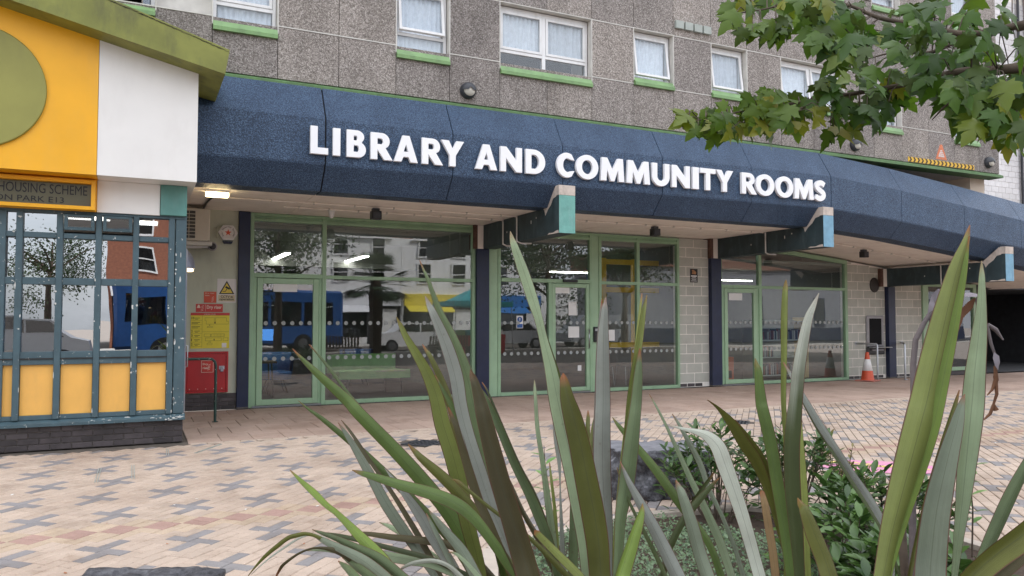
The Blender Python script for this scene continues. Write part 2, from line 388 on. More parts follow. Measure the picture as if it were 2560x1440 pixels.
# row of four square overflow vents above the small windows
for i in range(4):
    x = 9.12 + i * .222
    MB().box(x, x + .185, TY - .06, TY - .002, 7.105, 7.255, 0, .004).build('vent_box', M['vent_grey'], tower)
# undercroft below the tower, right end
tower_soffit = MB().box(12.9, TEND - .05, TY + .3, 17.5, 5.06, 5.12).build('undercroft_soffit', M['soffit_white'], tower)
MB().box(12.9, 14.95, TY + .32, TY + .6, 4.3, 5.06).build('undercroft_wall', M['cream_wall'], tower)
MB().box(12.9, 21, 17.5, 17.7, 3.0, 5.06).build('undercroft_wall', M['cream_wall'], tower)
MB().box(18.35, 18.9, TY + .35, 17.4, 3.0, 5.06).build('undercroft_pier', M['cream_wall'], tower)

# bulkhead lamps on the tower
def bulkhead(c, label):
    e = empty('bulkhead_lamp', c, label, 'lamp', 'round bulkhead lamps on the tower')
    MB().lathe([(.135, 0), (.135, -.03), (.125, -.075), (.105, -.095)], (0, 0, 0), 'y', 28).build('housing', M['dark_grey_metal'], e)
    MB().lathe([(.104, -.0905), (.1, -.105), (.07, -.128), (.02, -.138)], (0, 0, 0), 'y', 28).build('lens', M['lens_milky'], e)
    mb = MB(); n = 20; vs = []; fs = []                       # eyelid over the upper half
    for r, h in ((.128, -.078), (.118, -.105), (.085, -.14), (.03, -.155)):
        for k in range(n + 1):
            a = R(-8) + R(196) * k / n; vs.append((r * math.cos(a), h, r * math.sin(a)))
    for i in range(3):
        for k in range(n): fs.append((i * (n + 1) + k, i * (n + 1) + k + 1, (i + 1) * (n + 1) + k + 1, (i + 1) * (n + 1) + k))
    mb.add(vs, fs, 0, True); v0 = len(mb.v); mb.build('eyelid', M['dark_grey_metal'], e)
    return e
bulkhead((4.86, TY - .002, 5.34), 'dark bulkhead lamp on the tower below the wide double window')
bulkhead((13.92, TY - .002, 5.34), 'dark bulkhead lamp on the tower left of the chevron strip')
bulkhead((18.5, TY - .002, 5.37), 'dark bulkhead lamp at the far right corner of the tower')
# chevron warning strip and painted triangle above the passage
e = empty('chevron_strip', (15.64, TY - .012, 5.2), 'yellow and brown chevron height warning strip above the passage', 'sign')
MB().box(0, 2.33, 0, .01, -.055, .055).build('board', M['yellow_black'], e)
for i in range(17):
    x = .02 + i * .137
    MB().prism([(x, -.053), (x + .055, -.053), (x + .1, 0), (x + .055, .053), (x, .053), (x + .045, 0)], 'y', -.002, 0).build('chevron', M['chevron_dark'], e)
paint('faded_orange', (.62, .2, .1), .9, .2, 20, dirt=(.3, .25, .22), dirt_amt=.8)
paint('faded_white', (.66, .58, .56), .9, .15, 20, dirt=(.3, .25, .22), dirt_amt=.7)
e = empty('warning_triangle', (16.79, TY - .006, 5.29), 'faded orange painted warning triangle above the chevron strip', 'sign')
MB().prism([(-.2, 0), (.2, 0), (.035, .35), (-.035, .35)], 'y', 0, .005).build('border', M['faded_orange'], e)
MB().prism([(-.11, .06), (.11, .06), (.03, .22), (-.03, .22)], 'y', -.003, 0).build('field', M['faded_white'], e)
for z in (.1, .14, .18): MB().box(-.06, .06, -.0045, -.0032, z, z + .012).build('text_line', M['faded_orange'], e)

# ================================================================= canopy
canopy = empty('canopy', (0, 0, 0), 'long faceted navy concrete canopy over the library front', 'canopy')
JX = [-1.6, .42, 2.45, 4.45, 6.44, 8.51, 10.62, 12.75, 14.87, 16.98, 19.08, 21.2, 23.3]
def drop(x):
    t = [(12.75, 0), (14.87, -.14), (16.98, -.335), (19.08, -.545), (21.2, -.77), (23.3, -1.0)]
    if x <= 12.75: return 0.0
    for (a, da), (b_, db) in zip(t, t[1:]):
        if x <= b_: return da + (db - da) * (x - a) / (b_ - a)
    return -1.0
PROF = [(11.95, 5.02), (11.62, 5.045), (11.31, 4.52), (11.30, 4.50), (11.30, 3.85), (11.31, 3.82), (11.60, 3.48), (12.0, 3.48)]
def facet(x0, x1, g0, g1):
    vs = []; n = len(PROF)
    for x, g in ((x0 + g0, 0), (x1 - g1, 0)):
        d = drop(x)
        for (y, z) in PROF: vs.append((x, y, z + d))
    fs = [(i, i + 1, n + i + 1, n + i) for i in range(n - 1)] + [tuple(range(n)), tuple(range(2 * n - 1, n - 1, -1)), (0, n, 2 * n - 1, n - 1)]
    MB().add(vs, fs).build('fascia_panel', M['navy_stipple'], canopy)
gaps = {2: .011, 3: .007, 5: .008, 7: .009}
for i in range(len(JX) - 1): facet(JX[i], JX[i + 1], gaps.get(i, .0055), gaps.get(i + 1, .0055))
for i in range(len(JX) - 1):                                   # dark packing in the joints
    x = JX[i + 1]; d = drop(x)
    MB().prism([(11.95, 5.0 + d), (11.65, 5.02 + d), (11.335, 4.5 + d), (11.335, 3.85 + d), (11.62, 3.5 + d), (11.95, 3.5 + d)], 'x', x - .02, x + .02).build('joint', M['joint_dark'], canopy)
# soffit boards
for i in range(len(JX) - 1):
    for (y0, y1) in ((12.004, 13.05), (13.054, 14.75)):
        a, b_ = JX[i] + .004, JX[i + 1] - .004; vs = []
        for x in (a, b_):
            d = drop(x)
            for y, z in ((y0, 3.485), (y1, 3.485), (y1, 3.53), (y0, 3.53)): vs.append((x, y, z + d - .018 * (1 if y > 13.2 else 0) * 0))
        MB().add(vs, [(0, 1, 2, 3), (7, 6, 5, 4), (0, 4, 5, 1), (1, 5, 6, 2), (2, 6, 7, 3), (3, 7, 4, 0)]).build('soffit_board', M['soffit_white'], canopy)
    vs = []
    for x in (JX[i], JX[i + 1]):
        d = drop(x)
        for y, z in ((12.0, 3.53), (14.9, 3.53), (14.9, 3.56), (12.0, 3.56)): vs.append((x, y, z + d))
    MB().add(vs, [(0, 1, 2, 3), (7, 6, 5, 4), (0, 4, 5, 1), (1, 5, 6, 2), (2, 6, 7, 3), (3, 7, 4, 0)]).build('soffit_backing', M['joint_dark'], canopy)
# roof deck of the canopy
MB().box(12.8, 24, 11.96, 17.4, 3.9, 4.0).build('roof_deck', M['joint_dark'], canopy)
# conduits along the soffit with saddles
for (y, x0, x1) in ((12.75, .9, 6.3), (13.35, 2.2, 6.3), (12.75, 6.75, 12.3), (12.9, 12.95, 18.2)):
    n = 12
    MB().tube([(x0 + (x1 - x0) * i / n, y, 3.465 + drop(x0 + (x1 - x0) * i / n)) for i in range(n + 1)], .011, 8).build('conduit', M['soffit_white'], canopy)
    for i in range(1, 9):
        x = x0 + (x1 - x0) * (i - .5) / 8; MB().box(x - .012, x + .012, y - .028, y + .028, 3.447 + drop(x), 3.484 + drop(x), 0, .003).build('saddle', M['joint_light'], canopy)
# concrete beams that carry the canopy
def beam(x0, x1, yend, zb, mat_end, label):
    e = empty('canopy_beam', (x0, 14, 0), label, 'beam', 'beams under the canopy'); o = e.location
    zt = zb + .47
    side = [(14.6, zb), (yend, zb), (yend, zb + .80), (yend + .12, zb + .80), (yend + .52, zt), (14.6, zt)]
    side = [(y - 14, z) for y, z in side]
    MB().prism(side, 'x', 0, x1 - x0).build('beam_body', M['beam_dark'], e)
    MB().box(.0, x1 - x0, yend - 14.006, yend - 14.0, zb, zb + .635, 0, .001).build('end_face', M[mat_end], e)
    MB().box(-.004, x1 - x0 + .002, yend - 14.008, yend - 13.875, zb + .637, zb + .804, 0, .004).build('concrete_cap', M['bare_concrete'], e)
    # scabbed paint along the hook
    MB().prism([(yend - 13.86, zb + .80), (yend - 13.94, zb + .66), (yend - 13.90, zb + .62), (yend - 13.80, zb + .60), (yend - 13.72, zb + .5), (yend - 13.60, zb + .42), (yend - 13.53, zb + .34), (yend - 13.50, zb + .42), (yend - 13.44, zb + .48), (yend - 13.48, zb + .5)], 'x', -.005, -.001).build('bare_patch', M['bare_concrete'], e)
    MB().prism([(yend - 13.99, zb + .002), (yend - 13.6, zb + .002), (yend - 13.66, zb + .03), (yend - 13.8, zb + .02), (yend - 13.9, zb + .045), (yend - 13.98, zb + .05)], 'x', -.004, -.001).build('bare_patch', M['bare_concrete'], e)
    for (y, z, w, h) in ((12.2, .26, .018, .06), (12.0, .33, .022, .03), (13.2, .2, .022, .03)):
        MB().box(-.006, -.001, y - 14, y - 14 + w, zb + z, zb + z + h).build('paint_scar', M['joint_light'], e)
    MB().box(-.12, .0, .32, .6, zb - .01, zt).build('pad_stone', M['soffit_white'], e)
    MB().box(-.2, -.12, .34, .6, zb - .01, zt).build('pad_packing', M['rust_brown'], e)
    for k, yy in enumerate((12.75, 13.35)):
        y = yy - 14
        if k and mat_end != 'beam_teal': continue
        MB().tube([(-.03, y, zt - .01), (-.02, y, zt - .06), (-.02, y, zb + .1), (-.02, y + .0, zb - .0), (.06, y, zb - .03), (.28, y, zb - .03)], .016, 8).build('conduit', M['joint_light'], e)
    return e
beam(6.31, 6.62, 11.2, 3.01, 'beam_teal', 'concrete canopy beam with a teal end face')
beam(12.38, 12.66, 11.18, 3.03, 'beam_blue', 'concrete canopy beam with a pale blue end face')
beam(18.2, 18.5, 11.15, 2.47, 'beam_blue', 'low concrete canopy beam at the right edge of the picture')

# white raised letters
paint('letter_white', (.86, .86, .88), .4, .02)
paint('letter_side', (.62, .60, .62), .5, .05)
def arc(cx, cy, rx, ry, a0, a1, n=14): return [(cx + rx * math.cos(R(a0 + (a1 - a0) * i / n)), cy + ry * math.sin(R(a0 + (a1 - a0) * i / n))) for i in range(n + 1)]
def glyph(ch, w):
    s = .24
    if ch == 'L': return [[(0, 0), (w, 0), (w, .22), (s, .22), (s, 1), (0, 1)]]
    if ch == 'I': return [[(0, 0), (w, 0), (w, 1), (0, 1)]]
    if ch == 'T': return [[(w / 2 - s / 2, 0), (w / 2 + s / 2, 0), (w / 2 + s / 2, .79), (w, .79), (w, 1), (0, 1), (0, .79), (w / 2 - s / 2, .79)]]
    if ch == 'N': return [[(0, 0), (.23, 0), (.23, .56), (w - .25, 0), (w, 0), (w, 1), (w - .23, 1), (w - .23, .44), (.25, 1), (0, 1)]]
    if ch == 'M': return [[(0, 0), (.27, 0), (.31, .55), (w / 2 - .085, 0), (w / 2 + .085, 0), (w - .31, .55), (w - .27, 0), (w, 0), (w - .07, 1), (w - .32, 1), (w / 2, .47), (.32, 1), (.07, 1)]]
    if ch == 'A': return [[(0, 0), (.27, 0), (.35, .19), (w - .35, .19), (w - .27, 0), (w, 0), (w / 2 + .13, 1), (w / 2 - .13, 1)], [(w / 2 - .105, .38), (w / 2, .70), (w / 2 + .105, .38)]]
    if ch == 'Y': return [[(w / 2 - s / 2, 0), (w / 2 + s / 2, 0), (w / 2 + s / 2, .42), (w, 1), (w - .3, 1), (w / 2, .66), (.3, 1), (0, 1), (w / 2 - s / 2, .42)]]
    if ch == 'O': return [arc(w / 2, .5, w / 2, .52, 0, 360, 40)[:-1], arc(w / 2, .5, w / 2 - .27, .31, 360, 0, 36)[:-1]]
    if ch == 'C': return [arc(w * .56, .5, w * .56, .52, 62, 298, 30) + [(w * .98, .07 + .2)] + arc(w * .6, .5, w * .6 - .28, .30, 298, 62, 24) + [(w * .98, .73)]]
    if ch == 'U': return [[(0, 1), (0, .4)] + arc(w / 2, .4, w / 2, .42, 180, 360, 20) + [(w, 1), (w - .255, 1)] + arc(w / 2, .4, w / 2 - .255, .19, 0, -180, 16) + [(.255, 1)]]
    if ch == 'D': return [[(0, 0), (w * .35, 0)] + arc(w * .4, .5, w * .6, .5, -85, 85, 20) + [(w * .35, 1), (0, 1)], [(s, .2), (s, .8)] + arc(w * .42, .5, w * .58 - .27, .3, 85, -85, 16)]
    if ch == 'B': return [[(0, 0), (w * .5, 0)] + arc(w * .6, .285, w * .4, .285, -80, 62, 14) + arc(w * .52, .765, w * .38, .235, -48, 84, 12) + [(w * .45, 1), (0, 1)],
                          [(s, .19), (s, .45)] + arc(w * .55, .32, w * .45 - .25, .13, 85, -85, 10), [(s, .62), (s, .81)] + arc(w * .5, .715, w * .37 - .22, .095, 85, -85, 8)]
    if ch == 'R': return [[(0, 0), (s, 0), (s, .40), (w - .31, 0), (w, 0), (w * .66, .45)] + arc(w * .5, .70, w * .36, .30, -38, 84, 14) + [(w * .42, 1), (0, 1)],
                          [(s, .57), (s, .81)] + arc(w * .46, .69, w * .38 - .22, .12, 85, -85, 10)]
    if ch == 'S':
        pts = arc(w * .52, .745, w * .36, .15, 38, 200, 12) + arc(w * .52, .66, w * .40, .16, 205, 250, 4)
        c = [(w * .86, .80), (w * .62, .895), (w * .36, .87), (w * .21, .74), (w * .30, .60), (w * .55, .49), (w * .77, .37), (w * .78, .22), (w * .60, .115), (w * .36, .10), (w * .10, .19)]
        cur = []
        for i in range(len(c) - 1):                              # smooth the spine
            p0, p1, p2, p3 = c[max(i - 1, 0)], c[i], c[i + 1], c[min(i + 2, len(c) - 1)]
            for t in (0, .25, .5, .75):
                f = lambda a, b_, d, g: .5 * (2 * b_ + (d - a) * t + (2 * a - 5 * b_ + 4 * d - g) * t * t + (3 * b_ - a - 3 * d + g) * t ** 3)
                cur.append((f(p0[0], p1[0], p2[0], p3[0]), f(p0[1], p1[1], p2[1], p3[1])))
        cur.append(c[-1]); lft, rgt = [], []
        for i, p in enumerate(cur):
            a, b_ = cur[max(i - 1, 0)], cur[min(i + 1, len(cur) - 1)]; dx, dy = b_[0] - a[0], b_[1] - a[1]; l = math.hypot(dx, dy)
            h = .125; lft.append((p[0] - dy / l * h, p[1] + dx / l * h)); rgt.append((p[0] + dy / l * h, p[1] - dx / l * h))
        return [lft + rgt[::-1]]
def letter(ch, x0, x1, z0, h, parent):
    w = (x1 - x0) / h
    cu = bpy.data.curves.new('letter', 'CURVE'); cu.dimensions = '2D'; cu.fill_mode = 'BOTH'; cu.extrude = .026; cu.bevel_depth = .004; cu.bevel_resolution = 1
    for poly in glyph(ch, w):
        sp = cu.splines.new('POLY'); sp.points.add(len(poly) - 1); sp.use_cyclic_u = True
        for p, (a, b_) in zip(sp.points, poly): p.co = (a * h, b_ * h, 0, 1)
    ob = bpy.data.objects.new('letter', cu); col.objects.link(ob); bpy.context.view_layer.update()
    me = bpy.data.meshes.new_from_object(ob.evaluated_get(bpy.context.evaluated_depsgraph_get())); bpy.data.objects.remove(ob)
    me.materials.clear(); me.materials.append(M['letter_white']); me.transform(Matrix.Rotation(R(90), 4, 'X'))
    for p in me.polygons: p.use_smooth = False
    o = bpy.data.objects.new('letter', me); o.location = (x0, 0, z0); link(o, parent); return o
sign = empty('letter_sign', (0, 11.255, 3.97), 'white raised capitals LIBRARY AND COMMUNITY ROOMS on the navy canopy', 'sign')
k8 = lambda c: 480 + c / 2.6667
LT = [('L', k8(787), k8(908)), ('I', k8(938), k8(989)), ('B', k8(1030), k8(1160)), ('R', k8(1190), k8(1338)), ('A', k8(1347), k8(1506)), ('R', k8(1533), k8(1674)), ('Y', k8(1662), k8(1814)),
      ('A', k8(1890), k8(2036)), ('N', k8(2057), k8(2202)), ('D', k8(2226), k8(2357)),
      ('C', 1392.5, 1437.5), ('O', 1440.5, 1496.5), ('M', 1502, 1561.5), ('M', 1567, 1625.5), ('U', 1631, 1674.5), ('N', 1680.5, 1725.5), ('I', 1732, 1747.5), ('T', 1751, 1789.5), ('Y', 1791, 1833.3),
      ('R', 1854.5, 1892), ('O', 1890, 1936), ('O', 1939.5, 1983.5), ('M', 1986, 2034), ('S', 2036.5, 2065)]
for ch, a, b_ in LT: letter(ch, X(a, 11.225, 430) + .006, X(b_, 11.225, 430) - .006, -.004, .398, sign)
# ================================================================= ground
paint('bedding', (.10, .082, .066), .95, .2, 9, .2)
paint('asphalt', (.055, .055, .058), .9, .2, 5, .3, 80)
paint('far_paving', (.40, .34, .29), .9, .15, 3, .1)
MB().add([(-150, -150, -.075), (150, -150, -.075), (150, 150, -.075), (-150, 150, -.075)], [(0, 1, 2, 3)]).build('ground', M['far_paving'])
tag(bpy.data.objects['ground'], kind='structure')
def paver_mat(name, c, rand=.07):
    m, nt, b = nodes(name); v = pos(nt)
    big = noise_(nt, v, .55, 5, .6); fine = noise_(nt, v, 120, 3, .6); mid = noise_(nt, v, 5, 5, .65)
    at_ = N(nt, 'ShaderNodeAttribute'); at_.attribute_name = 'tone'
    oi = N(nt, 'ShaderNodeObjectInfo')
    add = N(nt, 'ShaderNodeMath'); add.operation = 'ADD'; nt.links.new(at_.outputs['Fac'], add.inputs[0]); nt.links.new(oi.outputs['Random'], add.inputs[1])
    fr = N(nt, 'ShaderNodeMath'); fr.operation = 'FRACT'; nt.links.new(add.outputs[0], fr.inputs[0])
    t = N(nt, 'ShaderNodeMapRange'); t.inputs['To Min'].default_value = 1 - rand; t.inputs['To Max'].default_value = 1 + rand; nt.links.new(fr.outputs[0], t.inputs['Value'])
    cmb = N(nt, 'ShaderNodeCombineColor'); [nt.links.new(t.outputs['Result'], cmb.inputs[i]) for i in range(3)]
    c1 = mixc(nt, 1.0, (*c, 1), cmb.outputs['Color'], 'MULTIPLY')
    c1 = mixc(nt, 1.0, c1, ramp(nt, big, [(.3, (.80, .76, .73)), (.52, (1, 1, 1)), (.7, (1.06, 1.05, 1.03))]), 'MULTIPLY')
    c1 = mixc(nt, 1.0, c1, ramp(nt, mid, [(.25, (.78, .74, .7)), (.45, (1, 1, 1))]), 'MULTIPLY')
    c1 = mixc(nt, 1.0, c1, ramp(nt, fine, [(.3, (.88, .88, .88)), (.7, (1.1, 1.1, 1.1))]), 'MULTIPLY')
    gum = N(nt, 'ShaderNodeTexVoronoi'); gum.inputs['Scale'].default_value = 2.6; nt.links.new(v, gum.inputs['Vector'])
    gf = N(nt, 'ShaderNodeMapRange'); gf.inputs['From Min'].default_value = .05; gf.inputs['From Max'].default_value = .035; gf.inputs['To Max'].default_value = .45; nt.links.new(gum.outputs['Distance'], gf.inputs['Value']); c1 = mixc(nt, gf.outputs['Result'], c1, (.12, .11, .10))
    grime = noise_(nt, v, 1.7, 7, .68); c1 = mixc(nt, 1.0, c1, ramp(nt, grime, [(.34, (.80, .78, .76)), (.5, (1, 1, 1))]), 'MULTIPLY')
    nt.links.new(c1, b.inputs['Base Color']); b.inputs['Roughness'].default_value = .82; b.inputs['Specular IOR Level'].default_value = .3
    bump(nt, b, fine, .003, .5); return m
PV = [paver_mat('paver_cream', (.52, .412, .332)), paver_mat('paver_grey', (.275, .258, .257)), paver_mat('paver_red', (.42, .275, .23)), paver_mat('paver_buff', (.52, .405, .30))]
# herringbone-like block paving on a grid turned 45 degrees, grey crosses and a band of red squares
ROT = R(1.0); ED = Vector((math.cos(R(-45) + ROT), math.sin(R(-45) + ROT))); GD = Vector((math.cos(R(45) + ROT), math.sin(R(45) + ROT)))
ORG = Vector((.442, 7.04)) - (ED * .2 + GD * .25)
def cell_w(e, g): return ORG + ED * (.1 * e) + GD * (.1 * g)
PAVE_Y0, PAVE_Y1 = 3.2, 10.52
BED = [(.2, .7), (1.15, 2.6), (2.15, 4.75), (3.5, 5.1), (4.5, 4.95), (5.25, 4.15), (5.1, 2.6), (4.2, .5)]
def inside(p, poly):
    c = False; n = len(poly)
    for i in range(n):
        (x1, y1), (x2, y2) = poly[i], poly[(i + 1) % n]
        if (y1 > p[1]) != (y2 > p[1]) and p[0] < (x2 - x1) * (p[1] - y1) / (y2 - y1) + x1: c = not c
    return c
GRATES = [(3.10, 3.52, 9.18, 9.62), (8.05, 8.5, 9.0, 9.4)]
def usable(w):
    if not (PAVE_Y0 < w.y < PAVE_Y1 and -3.2 < w.x < 27): return False
    if w.x < .62 and w.y > 10.75: return False
    if w.x > 2.2 + (w.y + 1) * 2.35: return False            # right of the view
    if w.x < -2.6 + 0 * w.y: return False
    for (a, b_, c, d) in GRATES:
        if a - .05 < w.x < b_ + .05 and c - .05 < w.y < d + .05: return False
    return not inside((w.x, w.y), BED)
colour = {}; taken = {}
dominoes = []
def put(cells, c):
    for q in cells: taken[q] = 1
    dominoes.append((cells, c))
anch = []
e, g = 0, 0; up_ = True
row = [(0, 0)]
for i in range(5): e, g = (row[-1][0] - 6, row[-1][1] + 4) if i % 2 == 0 else (row[-1][0] - 4, row[-1][1] + 6); row.append((e, g))
low = [(7, -8)]
for i in range(6): e, g = (low[-1][0] + 6, low[-1][1] - 4) if i % 2 == 0 else (low[-1][0] + 4, low[-1][1] - 6); low.append((e, g))
for (e, g) in row + low:
    for n in range(-12, 60):
        a, b_ = e + 4 * n, g + 4 * n
        anch.append((a, b_))
for n in range(-14, 120): 
    a, b_ = 5 + 2 * n, -2 + 2 * n
    for k in (0, 1): put([(a, b_ + k), (a + 1, b_ + k)], 2)
for (a, b_) in anch:
    for cells in ([(a, b_ + 2), (a + 1, b_ + 2)], [(a + 2, b_ + 2), (a + 3, b_ + 2)], [(a + 1, b_ + 3), (a + 1, b_ + 4)], [(a + 2, b_), (a + 2, b_ + 1)]):
        if all(q not in taken for q in cells): put(cells, 1)
rng = range(-160, 290)
for s_ in range(-120, 90):                                        # g - e
    for t_ in range(-90, 440):                                    # g + e
        if (s_ + t_) % 2: continue
        g = (s_ + t_) // 2; e = t_ - g
        if (e, g) in taken or not usable(cell_w(e + .5, g + .5)): continue
        c = 3 if -10.2 < (g - e) < -4.2 else 0
        ph = (e - g) % 4
        opts = [(e + 1, g), (e, g + 1)] if ph < 2 else [(e, g + 1), (e + 1, g)]
        opts += [(e - 1, g), (e, g - 1)]
        for q in opts:
            if q not in taken and usable(cell_w(q[0] + .5, q[1] + .5)): put([(e, g), q], c); break
        else: put([(e, g)], c)
dominoes = [(cs, c) for cs, c in dominoes if all(usable(cell_w(q[0] + .5, q[1] + .5)) for q in cs)]
paving = empty('paved_square', (0, 0, 0)); paving['kind'] = 'structure'
paving['label'] = 'cream block paving with grey crosses and a band of red squares'
MB().box(-6, 30, -30, 14.3, -.07, -.014).build('bedding_layer', M['bedding'], paving)
def paver_geo(L, W, mb=None, o=(0, 0, 0), rz=0, mi=0):
    c = .005; h = .055; g_ = .0038; L2, W2 = L / 2 - g_, W / 2 - g_; vs = []
    for (a, b_, z) in ((L2, W2, -h), (L2, W2, -c), (L2 - c, W2 - c, 0)):
        for sx, sy in ((-1, -1), (1, -1), (1, 1), (-1, 1)): vs.append((sx * a, sy * b_, z))
    fs = [(8, 9, 10, 11)] + [(k, (k + 1) % 4, 4 + (k + 1) % 4, 4 + k) for k in range(4)] + [(4 + k, 4 + (k + 1) % 4, 8 + (k + 1) % 4, 8 + k) for k in range(4)]
    return vs, fs
pmesh = {}
def paver_mesh(L, W, c):
    if (L, W, c) not in pmesh: vs, fs = paver_geo(L, W); pmesh[(L, W, c)] = MB().add(vs, fs).mesh('paver', PV[c])
    return pmesh[(L, W, c)]
def seen_area(p):
    d = Vector((p.x, p.y, 0)) - CAM; z = d.dot(FW)
    if z < .3: return 0
    x = 1280 + FPX * d.dot(RT) / z; y = 720 - FPX * d.dot(UP) / z
    if not (-20 < x < 2580 and y < 1450): return 0
    return 1 / z ** 3 * (1 if x < 1000 or x > 2150 else .35)
items = []
for cs, c in dominoes:
    w = sum((cell_w(q[0] + .5, q[1] + .5) for q in cs), Vector((0, 0))) / len(cs)
    along_e = len(cs) == 2 and cs[0][0] != cs[1][0]
    items.append((seen_area(w), w, (math.atan2(ED.y, ED.x) if along_e else math.atan2(GD.y, GD.x)), .2 if len(cs) == 2 else .1, c))
items.sort(key=lambda t: -t[0])
rest = [MB() for _ in PV]; tones = [[] for _ in PV]
for i, (a, w, rz, L, c) in enumerate(items):
    z = random.uniform(-.0035, .0); tilt = (random.gauss(0, .004), random.gauss(0, .004))
    if i < 290:
        o = bpy.data.objects.new('paver', paver_mesh(L, .1, c)); o.location = (w.x, w.y, z); o.rotation_euler = (tilt[0], tilt[1], rz); link(o, paving)
    else:
        vs, fs = paver_geo(L, .1); mt = Matrix.Translation((w.x, w.y, z)) @ Matrix.Rotation(rz, 4, 'Z') @ Matrix.Rotation(tilt[0], 4, 'X')
        rest[c].add([mt @ Vector(v) for v in vs], fs); tones[c] += [random.random()] * len(vs)
for c, mb in enumerate(rest):
    me = bpy.data.meshes.new('pavers'); me.from_pydata(mb.v, [], mb.f); me.materials.append(PV[c])
    at_ = me.attributes.new('tone', 'FLOAT', 'POINT'); at_.data.foreach_set('value', tones[c])
    o = link(bpy.data.objects.new('further_pavers', me), paving); o['kind'] = 'stuff'
# row of stretchers, then the strip of large slabs under the canopy
sm = paver_mesh(.2, .1, 0)
slab_m = paver_mat('slab_buff', (.43, .315, .255), .07)
walk = empty('slab_walk', (0, 0, 0)); walk['kind'] = 'structure'; walk['label'] = 'walk of large buff slabs in front of the library'
xs = .64
while xs < 21:
    o = bpy.data.objects.new('edge_paver', paver_mesh(.2, .1, 0)); o.location = (xs + .1, 10.58, random.uniform(-.003, 0)); link(o, walk)
    xs += .2
smesh = {}
for j, (y0, y1) in enumerate(((10.635, 11.36), (11.36, 12.09), (12.09, 12.82), (12.82, 13.55), (13.55, 14.28))):
    x = .62 + (.2 if j % 2 else 0) - .4
    while x < 25:
        a, b_ = max(x, .62), x + .4
        if b_ - a > .1:
            key = (round(b_ - a, 3), round(y1 - y0, 3))
            if key not in smesh:
                c = .004; L2, W2 = key[0] / 2 - .003, key[1] / 2 - .003
                vs = []
                for (p, q, z) in ((L2, W2, -.06), (L2, W2, -c), (L2 - c, W2 - c, 0)):
                    for sx, sy in ((-1, -1), (1, -1), (1, 1), (-1, 1)): vs.append((sx * p, sy * q, z))
                smesh[key] = MB().add(vs, [(8, 9, 10, 11)] + [(k, (k + 1) % 4, 4 + (k + 1) % 4, 4 + k) for k in range(4)] + [(4 + k, 4 + (k + 1) % 4, 8 + (k + 1) % 4, 8 + k) for k in range(4)]).mesh('slab', slab_m)
            o = bpy.data.objects.new('slab', smesh[key]); o.location = ((a + b_) / 2, (y0 + y1) / 2, random.uniform(-.004, 0)); o.rotation_euler = (random.gauss(0, .0015), random.gauss(0, .0015), 0); link(o, walk)
        x += .4
# dark brick edging at the foot of the glazing
bmesh_ = MB().box(-.045, .045, -.05, .05, -.05, .004, 0, .003).mesh('edging_brick', M['brick_dark'])
x = 1.85
while x < 16.7:
    if not (11.3 < x < 12.5 or 6.1 < x < 6.45):
        o = bpy.data.objects.new('edging_brick', bmesh_); o.location = (x, 14.34, random.uniform(-.003, .002)); link(o, walk)
    x += .1
# drain covers
def grate(i, r, label):
    a, b_, c, d = r
    e = empty('drain_cover', ((a + b_) / 2, (c + d) / 2, 0), label, 'drain cover'); w, h = (b_ - a) / 2, (d - c) / 2
    MB().frame(-w, w, -h, h, .03, 0, .01).build('rim', M['dark_grey_metal'], e).data.transform(Matrix.Rotation(R(-90), 4, 'X'))
    MB().box(-w + .02, w - .02, -h + .02, h - .02, -.04, -.03).build('pit', M['black_plastic'], e)
    for k in range(7):
        yy = -h + .04 + k * (2 * h - .08) / 6
        MB().box(-w + .03, w - .03, yy - .012, yy + .012, -.02, -.002, 0, .002).build('bar', M['dark_grey_metal'], e)
    for k in range(4):
        xx = -w + .08 + k * (2 * w - .16) / 3
        MB().box(xx - .01, xx + .01, -h + .03, h - .03, -.024, -.004).build('bar', M['dark_grey_metal'], e)
    e.rotation_euler.z = R(45) if i else R(40)
grate(0, GRATES[0], 'square iron drain cover in the paving in front of the first shop window')
grate(1, GRATES[1], 'iron drain cover in the paving towards the right-hand door')
# chalk drawing on the paving
m, nt, b = nodes('chalk_pink'); n1 = noise_(nt, pos(nt), 14, 5, .7)
nt.links.new(ramp(nt, n1, [(.35, (.66, .36, .42)), (.6, (.7, .26, .46))]), b.inputs['Base Color']); b.inputs['Roughness'].default_value = .95
m, nt, b = nodes('chalk_yellow'); b.inputs['Base Color'].default_value = (.85, .72, .2, 1); b.inputs['Roughness'].default_value = .95
ch = empty('chalk_drawing', (gd(2205, 1168).x, gd(2205, 1168).y, .004), 'pink and yellow chalk drawing on the paving behind the shrubs', 'drawing')
rr = random.Random(3)
pl = [( .62 * math.cos(a) * (1 + .12 * rr.uniform(-1, 1)), .36 * math.sin(a) * (1 + .12 * rr.uniform(-1, 1))) for a in [2 * math.pi * k / 26 for k in range(26)]]
pk = MB().add([(x, y, 0) for x, y in pl], [tuple(range(26))]).build('pink_ground', M['chalk_pink'], ch)
for k in range(6):
    x0, y0 = -.5 + .14 * k, .1 - .03 * k + .06 * rr.uniform(-1, 1)
    pts = [(x0, y0), (x0 + .1, y0 + .09), (x0 + .2, y0 + .01), (x0 + .24, y0 - .09)]
    mb = MB()
    for (a, b_), (c, d) in zip(pts, pts[1:]):
        l = math.hypot(c - a, d - b_); nx, ny = -(d - b_) / l * .018, (c - a) / l * .018
        mb.add([(a + nx, b_ + ny, .003), (c + nx, d + ny, .003), (c - nx, d - ny, .003), (a - nx, b_ - ny, .003)], [(0, 1, 2, 3)])
    mb.build('yellow_stroke', M['chalk_yellow'], ch)
ch.rotation_euler.z = R(-38)

